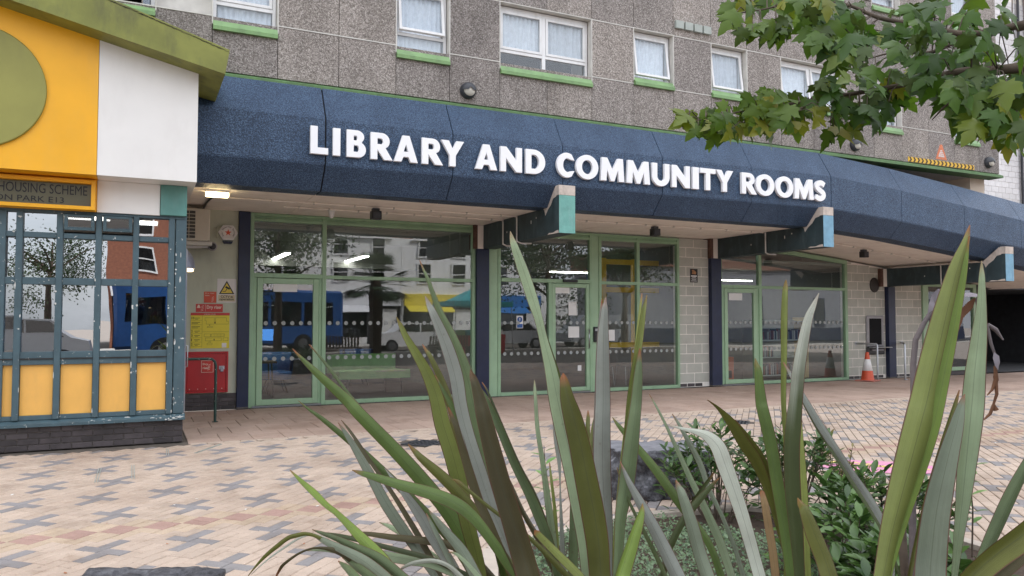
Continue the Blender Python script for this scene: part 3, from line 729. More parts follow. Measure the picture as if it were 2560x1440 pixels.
# recessed inspection covers: only their steel edges show
def cover(pts, label):
    c = sum((Vector(p) for p in pts), Vector()) / 4; e = empty('inspection_cover', (c.x, c.y, 0), label, 'cover')
    for i in (0, 2):
        a, b_ = Vector(pts[i]) - c, Vector(pts[(i + 1) % 4]) - c; d = (b_ - a).normalized(); n_ = Vector((-d.y, d.x, 0))
        for k, off in enumerate((0, .022)):
            w = n_ * .0035; o_ = n_ * off; q = [a + o_ - w, b_ + o_ - w, b_ + o_ + w, a + o_ + w]
            MB().add([(v_.x, v_.y, -.01) for v_ in q] + [(v_.x, v_.y, .0035) for v_ in q], [(4, 5, 6, 7), (0, 1, 5, 4), (1, 2, 6, 5), (2, 3, 7, 6), (3, 0, 4, 7)]).build('steel_edge', M['vent_grey'], e)
cover([gd(247, 1171), gd(237, 1206), gd(336, 1197), gd(335, 1163)], 'recessed inspection cover with thin steel edges in front of the kiosk')
cover([gd(416, 1122), gd(416, 1138), gd(490, 1133), gd(555, 1110)], 'recessed inspection cover near the kiosk corner')
# ================================================================= shop front
YS = 14.45
paint('door_green', (.32, .475, .305), .4, .06, 3, .03, 40, (.1, .12, .08), .3)
paint('paper', (.72, .72, .70), .8, .05)
paint('dot_film', (.32, .34, .33), .6, .05)
paint('panel_wall', (.50, .52, .42), .8, .06, 2.5, .1, 50, (.3, .29, .22), .5)
def column(x0, x1, zt, label):
    e = empty('column', ((x0 + x1) / 2, YS, 0), label, 'column', 'navy columns'); w = (x1 - x0) / 2
    MB().box(-w, w, -.12, .2, .0, zt, 0, .008).build('shaft', M['column_navy'], e)
    MB().box(-w - .004, w + .004, -.125, .2, .0, .03, 0, .003).build('foot', M['mortar_dark'], e)
column(1.60, 1.80, 3.48, 'narrow navy column between the pale green wall and the first glazed bay')
column(6.17, 6.45, 3.0, 'navy column under the teal-ended beam')
column(12.2, 12.5, 3.02, 'navy column left of the second pale blue beam, beside the block pier')
column(18.26, 18.53, 2.46, 'navy column beside the wall screen with the steel rails')
def dots(e, xa, xb, rows=(1.5, .86), y=YS - .012, step=.155):
    n = int((xb - xa - .1) / step); x = (xa + xb) / 2 - n * step / 2
    for z in rows:
        for i in range(n + 1): o = bpy.data.objects.new('dot', dot_mesh); o.location = (x + i * step - e.location.x, y - e.location.y, z); link(o, e)
dot_mesh = MB().lathe([(.038, 0), (.038, -.001)], (0, 0, 0), 'y', 16).mesh('dot', M['dot_film'])
def bar(e, x0, x1, z0, z1, name='mullion', y0=-.05, y1=.05, mt='frame_green', c=.004):
    return MB().box(x0 - e.location.x, x1 - e.location.x, y0, y1, z0, z1, 0, c).build(name, M[mt], e)
def pane(e, x0, x1, z0, z1, zr=None):
    a, b_ = x0 - e.location.x, x1 - e.location.x; zr = z1 if zr is None else zr
    return MB().add([(a, 0, z0), (b_, 0, z0), (b_, 0, zr), (a, 0, z1)], [(0, 1, 2, 3)]).build('pane', M['clear_glass'], e)
def door(e, x0, x1, z0, z1, w=.1, handle=1):
    a, b_ = x0 - e.location.x, x1 - e.location.x
    d = MB().frame(a, b_, z0, z1, w, -.045, .02, 0, .005).build('door', M['door_green'], e)
    MB().add([(a + w, -.01, z0 + w), (b_ - w, -.01, z0 + w), (b_ - w, -.01, z1 - w), (a + w, -.01, z1 - w)], [(0, 1, 2, 3)]).build('pane', M['clear_glass'], d)
    if handle:
        hx = b_ - w / 2 if handle > 0 else a + w / 2
        MB().tube([(hx, -.05, .95), (hx, -.09, .95), (hx, -.09, 1.35), (hx, -.05, 1.35)], .012, 8).build('handle', M['steel'], d)
    return d
# --- bay 1
e1 = empty('glazed_bay', (1.8, YS, 0), 'first green-framed glazed bay, nearest the yellow kiosk, with a single door', 'shopfront', 'green glazed bays')
bar(e1, 1.805, 1.87, 0, 3.48, 'jamb'); bar(e1, 6.1, 6.17, 0, 3.48, 'jamb'); bar(e1, 3.085, 3.16, 0, 3.48)
bar(e1, 1.87, 6.1, 3.43, 3.478, 'head', -.06, .05); bar(e1, 1.87, 6.1, 3.33, 3.385, 'head', -.045, .05); bar(e1, 1.87, 6.1, 3.385, 3.43, 'head_panel', -.02, .03)
bar(e1, 1.87, 3.085, 2.32, 2.40, 'transom', -.048, .05); bar(e1, 3.16, 6.1, 2.32, 2.385, 'transom', -.048, .05)
bar(e1, 1.87, 3.085, 0, .03, 'threshold', -.06, .06, 'steel'); bar(e1, 3.16, 6.1, .0, .07, 'sill', -.06, .05)
bar(e1, 1.87, 1.93, .03, 2.32, 'door_post', -.03, .05); bar(e1, 3.03, 3.085, .03, 2.32, 'door_post', -.03, .05)
door(e1, 1.935, 3.025, .035, 2.31, .1, 0)
pane(e1, 1.87, 3.085, 2.40, 3.33); pane(e1, 3.16, 6.1, 2.385, 3.33); pane(e1, 3.16, 6.1, .07, 2.32)
dots(e1, 2.03, 2.93, y=YS - .0215); dots(e1, 3.16, 6.1)
def notice(x, z, w, h, label, y=YS - .03, lines=0, mt='paper'):
    o = MB().box(-w / 2, w / 2, 0, .002, -h / 2, h / 2).build('notice', M[mt]); o.location = (x, y, z); tag(o, label, 'notice')
    return o
notice(X(712), at(712, 718, YS).z, .42, .17, 'white paper notice at the top of the first door glass', YS - .0235)
# --- bay 2, entrance
e2 = empty('glazed_bay', (6.46, YS, 0), 'entrance bay with a sliding door between the navy column and the block pier', 'shopfront', 'green glazed bays')
bar(e2, 6.46, 6.67, 0, 3.46, 'infill_panel', -.04, .04, 'door_green'); bar(e2, 6.672, 6.74, 0, 3.46, 'jamb'); bar(e2, 11.25, 11.31, 0, 3.455, 'jamb')
bar(e2, 8.88, 8.95, 0, 3.46); bar(e2, 8.952, 9.115, 0, 3.46, 'infill_panel', -.03, .03, 'door_green'); bar(e2, 9.117, 9.185, 0, 3.46); bar(e2, 10.12, 10.2, 0, 3.455)
bar(e2, 6.74, 11.25, 3.405, 3.452, 'head', -.06, .05); bar(e2, 6.74, 8.88, 3.31, 3.36, 'head', -.045, .05); bar(e2, 9.185, 10.12, 3.31, 3.36, 'head', -.045, .05); bar(e2, 10.2, 11.25, 3.31, 3.36, 'head', -.045, .05)
bar(e2, 6.74, 8.88, 3.36, 3.405, 'head_panel', -.02, .03); bar(e2, 9.185, 11.25, 3.36, 3.405, 'head_panel', -.02, .03)
bar(e2, 6.74, 8.88, 2.35, 2.43, 'transom', -.07, .05); bar(e2, 9.185, 10.12, 2.345, 2.41, 'transom', -.048, .05); bar(e2, 10.2, 11.25, 2.345, 2.41, 'transom', -.048, .05)
bar(e2, 6.74, 7.86, 0, .07, 'sill', -.06, .05); bar(e2, 9.185, 10.12, 0, .07, 'sill', -.06, .05); bar(e2, 10.2, 11.25, 0, .07, 'sill', -.06, .05); bar(e2, 7.86, 7.94, 0, 2.35); bar(e2, 7.94, 8.88, 0, .03, 'threshold', -.06, .06, 'steel')
door(e2, 7.945, 8.875, .035, 2.34, .085, 1)
pane(e2, 6.74, 8.88, 2.43, 3.31); pane(e2, 9.185, 10.12, 2.41, 3.31); pane(e2, 10.2, 11.25, 2.41, 3.31)
pane(e2, 6.74, 7.86, .07, 2.35); pane(e2, 9.185, 10.12, .07, 2.345); pane(e2, 10.2, 11.25, .07, 2.345)
dots(e2, 6.78, 7.84); dots(e2, 8.03, 8.8, y=YS - .0215); dots(e2, 9.2, 10.1); dots(e2, 10.22, 11.23)
o = MB().box(-.18, .18, -.05, 0, -.03, .03, 0, .012).build('door_sensor', M['black_plastic'], e2); o.location = (8.36 - 6.46, -.075, 2.395)
ic = empty('entry_keypad', (9.03, YS - .03, 1.22), 'black entry keypad on the green post of the entrance', 'keypad')
MB().box(-.06, .06, -.05, 0, -.14, .19, 0, .008).build('case', M['black_plastic'], ic)
for k in range(8): MB().box(-.03 + .035 * (k % 2), -.005 + .035 * (k % 2), -.054, -.05, -.09 + .035 * (k // 2), -.068 + .035 * (k // 2)).build('key', M['dark_grey_metal'], ic)
MB().box(-.04, .04, -.054, -.05, .1, .15).build('screen', M['steel'], ic)
notice(X(1400), at(1400, 724, YS).z, .44, .16, 'grey paper notice at the top of the sliding door glass', YS - .0235)
notice(X(1433), at(1433, 830, YS).z, .27, .24, 'white paper notice at waist height on the sliding door', YS - .0235)
notice(X(1430), at(1430, 772, YS).z, .2, .28, 'buff paper notice high on the sliding door', YS - .0235)
notice(X(1447), at(1447, 920, YS).z, .09, .12, 'small white sticker low on the sliding door', YS - .0235)
notice(X(1528), at(1528, 838, YS).z, .17, .24, 'white paper notice on the glass right of the keypad', YS - .008)
paint('sticker_blue', (.02, .09, .30), .5, .1)
st_ = empty('safety_sticker', (X(1299), YS - .008, at(1299, 805, YS).z), 'blue and white safety sticker on the left entrance glass', 'sticker')
MB().box(-.075, .075, 0, .002, -.13, .13).build('backing', M['paper'], st_)
MB().lathe([(.06, -.002), (.06, 0)], (0, 0, .05), 'y', 20).build('roundel', M['sticker_blue'], st_); MB().box(-.065, .065, -.002, 0, -.12, -.04).build('caption_band', M['sticker_blue'], st_)
MB().box(-.008, .008, -.004, -.002, .03, .085).build('symbol_bar', M['paper'], st_)
# --- bay 3 under the falling canopy
def hz(x): return 3.43 + drop(x) * .97
e3 = empty('glazed_bay', (12.5, YS, 0), 'right-hand glazed bay with a door and bookshelves behind the glass', 'shopfront', 'green glazed bays')
bar(e3, 12.505, 12.57, 0, hz(12.5), 'jamb'); bar(e3, 16.7, 16.79, 0, hz(16.7), 'jamb'); bar(e3, 13.73, 13.82, 0, hz(13.75))
for k, (a, b_) in enumerate(((12.57, 13.73), (13.82, 14.87), (14.87, 16.7))):
    vs = []
    for x in (a, b_):
        for y, z in ((-.055, -.10), (.05, -.10), (.05, .0), (-.055, .0)): vs.append((x - 12.5, y, hz(x) + z))
    MB().add(vs, [(0, 1, 2, 3), (7, 6, 5, 4), (0, 4, 5, 1), (1, 5, 6, 2), (2, 6, 7, 3), (3, 7, 4, 0)]).build('head', M['frame_green'], e3)
    pane(e3, a, b_, 2.405, hz(a) - .1, hz(b_) - .1)
bar(e3, 12.57, 13.73, 2.33, 2.405, 'transom', -.048, .05); bar(e3, 13.82, 16.7, 2.33, 2.395, 'transom', -.048, .05)
bar(e3, 12.57, 12.64, .03, 2.33, 'door_post', -.03, .05); bar(e3, 13.66, 13.73, .03, 2.33, 'door_post', -.03, .05); bar(e3, 12.57, 13.73, 0, .03, 'threshold', -.06, .06, 'steel')
bar(e3, 13.82, 16.7, 0, .07, 'sill', -.06, .05)
door(e3, 12.645, 13.655, .035, 2.32, .1, 0); pane(e3, 13.82, 16.7, .07, 2.33)
dots(e3, 12.75, 13.55, y=YS - .0215); dots(e3, 13.85, 16.7)
notice(X(1838), at(1838, 742, YS).z, .42, .17, 'white paper notice at the top of the right-hand door glass', YS - .0235)
# --- block piers
blk = {}
def block_wall(x0, x1, top, label, offs):
    e = empty('block_wall', (x0, YS, 0), label, 'wall', 'grey block walls'); L = x1 - x0
    vs = [(0, .0, 0), (L, .0, 0), (L, .0, top(x1)), (0, .0, top(x0)), (0, .2, 0), (L, .2, 0), (L, .2, top(x1)), (0, .2, top(x0))]
    MB().add(vs, [(0, 1, 2, 3), (7, 6, 5, 4), (0, 4, 5, 1), (1, 5, 6, 2), (2, 6, 7, 3), (3, 7, 4, 0)]).build('mortar', M['mortar_pale'], e)
    z = .105; j = 0; H = .2255; P = .45
    while z < max(top(x0), top(x1)) - .03:
        x = offs - (P / 2 if j % 2 else 0) - P
        while x < L:
            a, b_ = max(x + .007, .007), min(x + P - .007, L - .007)
            if b_ - a > .04:
                zt = min(z + H - .014, top(x0 + a) - .008, top(x0 + b_) - .008)
                if zt - z > .03:
                    key = (round(b_ - a, 3), round(zt - z, 3))
                    if key not in blk: blk[key] = MB().box(0, key[0], 0, .02, 0, key[1], 0, .0035).mesh('block', M['block_grey'])
                    o = bpy.data.objects.new('block', blk[key]); o.location = (a, -.003 + random.uniform(-.001, .001), z); link(o, e)
            x += P
        z += H; j += 1
    x = 0.0; bm_ = MB().box(.006, .214, 0, .02, .012, .085, 0, .003).mesh('brick', M['brick_dark'])
    while x + .1 < L:
        if x + .225 > L: break
        o = bpy.data.objects.new('brick', bm_); o.location = (x, -.006, 0); link(o, e); x += .225
    return e
block_wall(11.32, 12.195, lambda x: 3.455, 'grey block pier with a small dark poster, between the entrance and the right-hand bay', .44)
block_wall(16.80, 18.255, lambda x: 3.43 + drop(x), 'grey block wall holding the book return screen and the dark oval plate', .42)
block_wall(18.535, 19.74, lambda x: 2.95, 'grey block wall right of the last navy column', .40)
# small poster on the pier
m = paint('poster_black', (.012, .01, .01), .5, .2); paint('poster_tan', (.42, .2, .08), .6, .3)
po = empty('poster', (11.76, YS - .009, 2.60), 'small black poster with an orange emblem on the block pier', 'poster')
MB().box(-.11, .11, 0, .003, -.16, .16).build('sheet', M['poster_black'], po)
MB().prism([(-.06, .04), (.05, .03), (.07, .07), (.04, .11), (-.02, .14), (-.06, .13), (-.045, .09)], 'y', -.002, 0).build('emblem', M['poster_tan'], po)
for z, w, h in ((-.01, .085, .03), (-.04, .06, .012), (-.075, .08, .01), (-.095, .06, .008), (-.125, .085, .014)): MB().box(-w, w, -.002, 0, z - h / 2, z + h / 2).build('text_line', M['paper'], po)
# oval plate
ov = MB().lathe([(.2, 0), (.2, -.012), (.17, -.02)], (0, 0, 0), 'y', 32).build('oval_plate', M['dark_grey_metal']); ov.location = (17.85, YS - .008, 2.50); ov.scale = (.92, 1, 1.0)
ov.data.materials[0] = paint('plate_brown', (.035, .03, .028), .6, .2); tag(ov, 'dark oval plate high on the block wall above the book return screen', 'plate')
# book return screen
br = empty('book_return', (17.82, YS - .008, 1.18), 'book return unit with a tall black screen in the block wall', 'machine')
paint('screen_black', (.006, .006, .007), .7, .2, spec=.15); paint('grey_plastic', (.28, .27, .28), .45, .1)
MB().box(-.33, .33, -.035, 0, -.33, .5, 0, .02).build('surround', M['grey_plastic'], br)
MB().box(-.23, .23, -.04, -.034, -.28, .42).build('screen', M['screen_black'], br)
MB().box(-.34, .34, -.06, 0, -.54, -.335, 0, .025).build('return_tray', M['black_plastic'], br)
MB().box(-.3, .45, -.2, -.06, -.36, -.34, 0, .004).build('shelf', M['steel'], br)
MB().box(-.2, .25, -.09, -.062, -.44, -.40, 0, .006).build('slot', M['grey_plastic'], br)
# steel rails
def rail(xw, xp, yp, z, label):
    e = empty('steel_rail', (xp, yp, 0), label, 'rail', 'steel rails by the book return')
    MB().tube([(0, 0, .004), (0, 0, z - .03), (-.01, .01, z), (xw - xp, YS - yp - .0, z)], .024, 12).build('tube', M['steel'], e)
    MB().lathe([(.06, .0), (.06, .01), (.03, .014)], (0, 0, .001), 'z', 16).build('foot_plate', M['steel'], e)
    MB().lathe([(.05, YS - yp - .012), (.05, YS - yp - .004)], (xw - xp, 0, z), 'y', 16).build('wall_plate', M['steel'], e)
rail(17.12, 17.28, 13.93, .94, 'stainless rail left of the book return screen, beside the traffic cone')
rail(18.9, 18.1, 13.75, .94, 'stainless rail right of the book return screen, in front of the column')
# traffic cone
cn = empty('traffic_cone', (16.82, 13.86, 0), 'orange and white traffic cone beside the book return', 'cone')
paint('cone_orange', (.62, .085, .03), .5, .12, 8, dirt=(.2, .08, .05), dirt_amt=.5); paint('cone_white', (.75, .74, .73), .5, .06, 8, dirt=(.4, .38, .36), dirt_amt=.5)
paint('cone_base', (.42, .16, .12), .8, .2)
MB().box(-.24, .24, -.24, .24, .003, .035, 0, .012).build('base', M['cone_base'], cn).rotation_euler.z = R(20)
MB().lathe([(.17, .03), (.155, .06), (.125, .27)], (0, 0, 0), 'z', 24).build('lower_cone', M['cone_orange'], cn)
MB().lathe([(.125, .271), (.128, .272), (.07, .56), (.068, .561)], (0, 0, 0), 'z', 24).build('reflective_sleeve', M['cone_white'], cn)
MB().lathe([(.068, .562), (.042, .72), (.038, .735), (.02, .74)], (0, 0, 0), 'z', 24).build('upper_cone', M['cone_orange'], cn)
# --- far window and the passage
e4 = empty('glazed_bay', (19.75, YS, 0), 'dark narrow glazed bay beside the passage at far right', 'shopfront', 'green glazed bays')
bar(e4, 19.75, 19.98, 0.12, 2.6, 'jamb', -.05, .05, 'door_green'); bar(e4, 21.95, 22.1, .12, 2.6, 'jamb'); bar(e4, 19.98, 21.95, 2.5, 2.6, 'head'); bar(e4, 19.98, 21.95, .12, .22, 'sill'); pane(e4, 19.98, 21.95, .22, 2.5)
MB().box(.0, 2.35, .0, .2, 0, .12).build('plinth', M['brick_dark'], e4)
ps = empty('passage', (24.5, 16, 0)); ps['kind'] = 'structure'; ps['label'] = 'unlit covered passage'
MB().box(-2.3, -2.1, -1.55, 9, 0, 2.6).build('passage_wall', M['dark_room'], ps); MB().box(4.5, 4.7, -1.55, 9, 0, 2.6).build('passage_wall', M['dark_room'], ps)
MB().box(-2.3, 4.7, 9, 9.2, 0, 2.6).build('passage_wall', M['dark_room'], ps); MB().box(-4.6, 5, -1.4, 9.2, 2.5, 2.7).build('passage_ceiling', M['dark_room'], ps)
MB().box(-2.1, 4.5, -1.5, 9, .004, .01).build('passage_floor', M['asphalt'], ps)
paint('ply_brown', (.2, .11, .05), .7, .25, 5)
cr = empty('plywood_hoarding', (24.3, 20, 0), 'brown plywood crate standing in the dark passage', 'crate')
for i in range(4): MB().box(-.9 + i * .46, -.45 + i * .46, 0, .05, 0.02, 1.2, 0, .004).build('board', M['ply_brown'], cr)
MB().box(-.9, .93, -.03, 0, .5, .6, 0, .003).build('batten', M['ply_brown'], cr)
# things on the canopy soffit
def spot(x, y, z, label):
    e = empty('spot_lamp', (x, y, z), label, 'lamp', 'black spot lamps under the canopy')
    MB().box(-.06, .06, -.05, .05, -.045, 0, 0, .004).build('bracket', M['dark_grey_metal'], e)
    MB().box(-.085, .085, -.085, .06, -.19, -.047, 0, .008).build('body', M['black_plastic'], e)
    MB().box(-.06, .06, -.092, -.086, -.17, -.07).build('glass_front', M['dark_grey_metal'], e)
spot(3.62, 12.75, 3.448, 'black spot lamp under the canopy above the first glazed bay')
spot(9.4, 12.75, 3.448, 'black spot lamp under the canopy above the entrance bay')
spot(15.6, 12.9, 3.448 + drop(15.6), 'black spot lamp under the canopy above the right-hand bay')
dm = empty('dome_camera', (3.03, 13.45, 3.484), 'white dome camera under the canopy above the first door', 'camera')
MB().lathe([(.07, 0), (.07, -.03), (.05, -.035)], (0, 0, 0), 'z', 20).build('mount', M['white_upvc'], dm); MB().lathe([(.055, -.036), (.05, -.1), (.035, -.14), (.01, -.155)], (0, 0, 0), 'z', 20).build('dome', M['white_upvc'], dm)
sl = empty('soffit_lamp', (1.05, 12.2, 3.484), 'lit rectangular lamp under the canopy beside the kiosk', 'lamp')
emit('lamp_warm', (1.0, .78, .42), 5.0)
MB().box(-.17, .17, -.07, .07, -.035, 0, 0, .004).build('tray', M['white_upvc'], sl); MB().box(-.16, .16, -.062, .062, -.1, -.036, 0, .012).build('diffuser', M['lamp_warm'], sl)
MB().tube([(1.05, 12.3, 3.465), (1.0, 13.4, 3.465), (1.0, 14.3, 3.465)], .016, 8).build('conduit', M['dark_grey_metal'], canopy)
MB().tube([(.6, 12.15, 3.466), (.88, 12.18, 3.466)], .014, 8).build('conduit', M['soffit_white'], canopy)
aw = empty('wall_siren', (14.45, TY + .30, 4.93), 'small white and red siren on the cream wall above the canopy', 'siren')
MB().lathe([(.06, 0), (.06, -.05), (.03, -.07)], (0, 0, 0), 'y', 18).build('white_body', M['white_upvc'], aw); paint('siren_red', (.5, .02, .03), .4, .1); MB().lathe([(.055, 0), (.055, -.06), (.03, -.08)], (.14, 0, 0), 'y', 18).build('red_sounder', M['siren_red'], aw)
# ================================================================= kiosk (housing office) on the left
paint('kiosk_blue', (.058, .102, .122), .5, .14, 6, .15, 30, (.05, .07, .08), .5, chips=(.62, .62, .58), chip_t=.64)
paint('kiosk_yellow', (.86, .47, .11), .4, .06, 3, .03, 30, (.6, .33, .1), .4)
paint('fascia_yellow', (.86, .42, .008), .45, .08, 1.4, .04, 20, (.74, .40, .05), .5)
paint('fascia_white', (.78, .76, .73), .5, .03, 2, .03, 20, (.6, .56, .52), .3)
paint('roof_olive', (.20, .21, .042), .6, .2, 2.5, .15, 25, (.07, .07, .03), .9)
paint('roof_moss', (.10, .095, .05), .95, .4, 30, .6, 60)
paint('disc_olive', (.27, .26, .06), .5, .12, 1.5, .06, 25, (.16, .15, .05), .5)
paint('board_olive', (.10, .095, .05), .35, .12, 2)
paint('text_black', (.006, .005, .005), .5, .1)
paint('kiosk_teal', (.10, .26, .23), .5, .12, 4, .1, 30, (.2, .3, .28), .4)
KY = 10.8
K = empty('kiosk', (-1.5, KY, 0), 'yellow, white and blue kiosk with an olive sloping roof on the left', 'building')
kx = lambda x: x + 1.5
def kb(name, mt, x0, x1, y0, y1, z0, z1, c=.004, par=None): return MB().box(kx(x0), kx(x1), y0, y1, z0, z1, 0, c).build(name, M[mt], par or K)
posts = [.43, .36 - .055, -.10 , -.52, -.94, -1.40, -1.82, -2.24, -2.66, -3.08]
PW = .07
# brick plinth, four courses
pl = kb('plinth', 'mortar_dark', -3.6, .56, .01, .3, 0, .285, 0)
bk = [MB().box(.004, L - .006, 0, .05, .004, .066, 0, .003).mesh('brick', M['brick_dark']) for L in (.225, .1125)]
for j in range(4):
    x = -3.6; k = 0
    while x < .5:
        L = .225 if (j % 2 == 0 or j == 3 and False) else .225
        half = (x == -3.6 and j % 2)
        w = .1125 if half or x + .225 > .566 else .225
        if x + w > .566: break
        o = bpy.data.objects.new('brick', bk[1 if w < .2 else 0]); o.location = (kx(x), -.002 + random.uniform(-.0015, .0015), .002 + j * .0715); link(o, pl); x += w
MB().prism([(-.075, .29), (-.075, .325), (.0, .365), (.05, .365), (.05, .29)], 'x', kx(-3.6), kx(.58)).build('sill', M['kiosk_blue'], K)
kb('corner_post', 'kiosk_blue', .435, .565, -.02, .14, .366, 2.88, .006)
XP = [.355, -.055, -.47, -.885, -1.30, -1.72, -2.13, -2.55]           # left edges of the slim posts
for x in XP: kb('post', 'kiosk_blue', x, x + PW, -.035, .1, .366, 2.86, .006)
kb('post', 'kiosk_blue', -1.62 + .13, -1.40, -.03, .1, .366, 2.86, .006)
kb('head_rail', 'kiosk_blue', -3.6, .565, -.03, .12, 2.845, 2.895, .004)
bays = [(XP[i + 1] + PW, XP[i]) for i in range(len(XP) - 1)]
for i, (a, b_) in enumerate(bays):
    kb('lower_rail', 'kiosk_blue', a, b_, -.015, .1, .366, .42); kb('yellow_panel', 'kiosk_yellow', a + .004, b_ - .004, .02, .05, .42, 1.02, .002)
    kb('waist_rail', 'kiosk_blue', a, b_, -.02, .1, 1.02, 1.175); MB().box(kx(a), kx(b_), -.034, -.02, 1.085, 1.1).build('waist_groove', M['joint_dark'], K)
    kb('mid_rail', 'kiosk_blue', a, b_, -.018, .1, 1.98, 2.065); kb('top_rail', 'kiosk_blue', a, b_, -.016, .1, 2.545, 2.61)
    for z0, z1 in ((1.175, 1.98), (2.065, 2.545)):
        g_ = MB().add([(kx(a), 0, z0), (kx(b_), 0, z0), (kx(b_), 0, z1), (kx(a), 0, z1)], [(0, 1, 2, 3)]).build('pane', M['kiosk_glass'], K)
        g_.location.y = .045; g_.rotation_euler = (random.gauss(0, .004), 0, 0)
    if i in (1, 2):
        h = MB().frame(kx(a) + .01, kx(b_) - .01, 2.655, 2.845, .04, -.06, -.015).build('hopper_light', M['kiosk_blue'], K)
        h.data.transform(Matrix.Translation((0, 0, 2.65)) @ Matrix.Rotation(R(9), 4, 'X') @ Matrix.Translation((0, 0, -2.65)))
        MB().add([(kx(a) + .05, -.06, 2.69), (kx(b_) - .05, -.06, 2.69), (kx(b_) - .05, -.085, 2.81), (kx(a) + .05, -.085, 2.81)], [(0, 1, 2, 3)]).build('pane', M['kiosk_glass'], h)
    else:
        MB().add([(kx(a), .04, 2.61), (kx(b_), .04, 2.61), (kx(b_), .04, 2.845), (kx(a), .04, 2.845)], [(0, 1, 2, 3)]).build('pane', M['kiosk_glass'], K)
paint('bare_primer', (.60, .60, .57), .85, .12, 40)
rr = random.Random(31)
def chips(x, y, z0, z1, n_, wmax=.014):
    mb = MB()
    for k in range(n_):
        z = z0 + (z1 - z0) * rr.random(); w = rr.uniform(.003, wmax); h = rr.uniform(.004, .028) * (1 if rr.random() < .7 else 2); m_ = rr.randint(5, 8); side = rr.choice((0, 0, 1)); pts_ = []
        for q in range(m_):
            a = 2 * math.pi * q / m_; pts_.append((kx(x) + (0 if not side else PW) + (w * math.cos(a) * rr.uniform(.6, 1.1) + w * .8) * (1 if not side else -1), y - .0015, z + h * math.sin(a) * rr.uniform(.6, 1.1)))
        mb.add(pts_, [tuple(range(m_))])
    o_ = mb.build('paint_chips', M['bare_primer'], K); o_['kind'] = 'stuff'
for i, x in enumerate(XP[:5]): chips(x, -.035, .4, 2.1, (11, 9, 5, 4, 3)[i])
chips(.435, -.02, .4, 2.4, 16)
mb = MB()
for k in range(22):
    x = rr.uniform(-1.5, .57) if k > 18 else rr.uniform(.2, .57); z = rr.uniform(.295, .36); w, h = rr.uniform(.006, .04), rr.uniform(.003, .012); y = -.0768 if z < .325 else -.075 + (z - .325) / .04 * .075 - .003
    mb.add([(kx(x) - w, y, z - h * .3), (kx(x), y, z - h), (kx(x) + w, y, z), (kx(x) + w * .3, y, z + h), (kx(x) - w * .6, y, z + h * .7)], [(0, 1, 2, 3, 4)])
mb.build('paint_chips', M['bare_primer'], K)['kind'] = 'stuff'
# inside of the kiosk: dark room, back wall
kb('room_floor', 'dark_room', -3.6, .5, .15, 3.4, .0, .3, 0); kb('room_back', 'dark_room', -3.6, .5, 3.3, 3.4, .3, 3.0, 0); kb('room_ceiling', 'soffit_white', -3.6, .5, .15, 3.3, 2.96, 3.0, 0)
emit('tube_white', (1, .97, .9), 3.0)
kb('ceiling_light', 'tube_white', -.95, -.35, .9, 1.2, 2.92, 2.955, .004); kb('ceiling_light', 'tube_white', .0, .3, 1.3, 1.5, 2.92, 2.955, .004)
kb('side_wall', 'kiosk_blue', .53, .56, .14, 3.55, 0, 3.3, .0)
kb('side_trim', 'steel', .56, .6, .35, .38, 0.3, 2.5, .0)
# white and yellow fascia boxes
def fascia(name, mt, x0, x1, za, zb):      # top follows the roof slope
    mb = MB(); y0, y1 = -.45, 3.4
    vs = [(kx(x0), y0, 3.275), (kx(x1), y0, 3.275), (kx(x1), y0, zb), (kx(x0), y0, za), (kx(x0), y1, 3.275), (kx(x1), y1, 3.275), (kx(x1), y1, zb), (kx(x0), y1, za)]
    mb.add(vs, [(0, 1, 2, 3), (7, 6, 5, 4), (0, 4, 5, 1), (1, 5, 6, 2), (2, 6, 7, 3), (3, 7, 4, 0)]); return mb.build(name, M[mt], K)
rz = lambda x: 4.58 + (.93 - x) * .23           # underside of the roof along x
fascia('yellow_fascia', 'fascia_yellow', -3.6, -.457, rz(-3.6), rz(-.457)); fascia('white_fascia', 'fascia_white', -.452, .648, rz(-.452), rz(.648))
# olive disc
dd = MB().lathe([(.70, 0), (.70, -.03), (.69, -.036)], (0, 0, 0), 'y', 64).build('disc', M['disc_olive'], K); dd.location = (kx(-1.68), -.452, 4.19)
# white band under the fascia, teal beam end
kb('under_band', 'fascia_white', -.46, .245, -.06, .1, 2.88, 3.273, .003); kb('under_band', 'fascia_yellow', -3.6, -.464, -.1, .1, 2.88, 3.273, .003)
kb('beam_end', 'kiosk_teal', .25, .56, -.085, 3.4, 2.885, 3.272, .006)
# name board
bd = MB().frame(kx(-2.9), kx(-.475), 2.885, 3.25, .045, -.19, -.1, 0, .003).build('name_board_frame', M['fascia_yellow'], K)
nb = empty('name_board', (-.52, KY - .115, 2.93), 'olive name board reading HOUSING SCHEME over the kiosk windows', 'sign')
MB().box(-2.33, -.003, 0, .012, .003, .272).build('board', M['board_olive'], nb)
text('line', 'HOUSING SCHEME', .16, (-.96, -.004, .135), M['text_black'], nb, 0, fit=(.915, .115))
text('line', 'ON PARK E13', .1, (-.99, -.004, .03), M['text_black'], nb, 0, fit=(.70, .068))
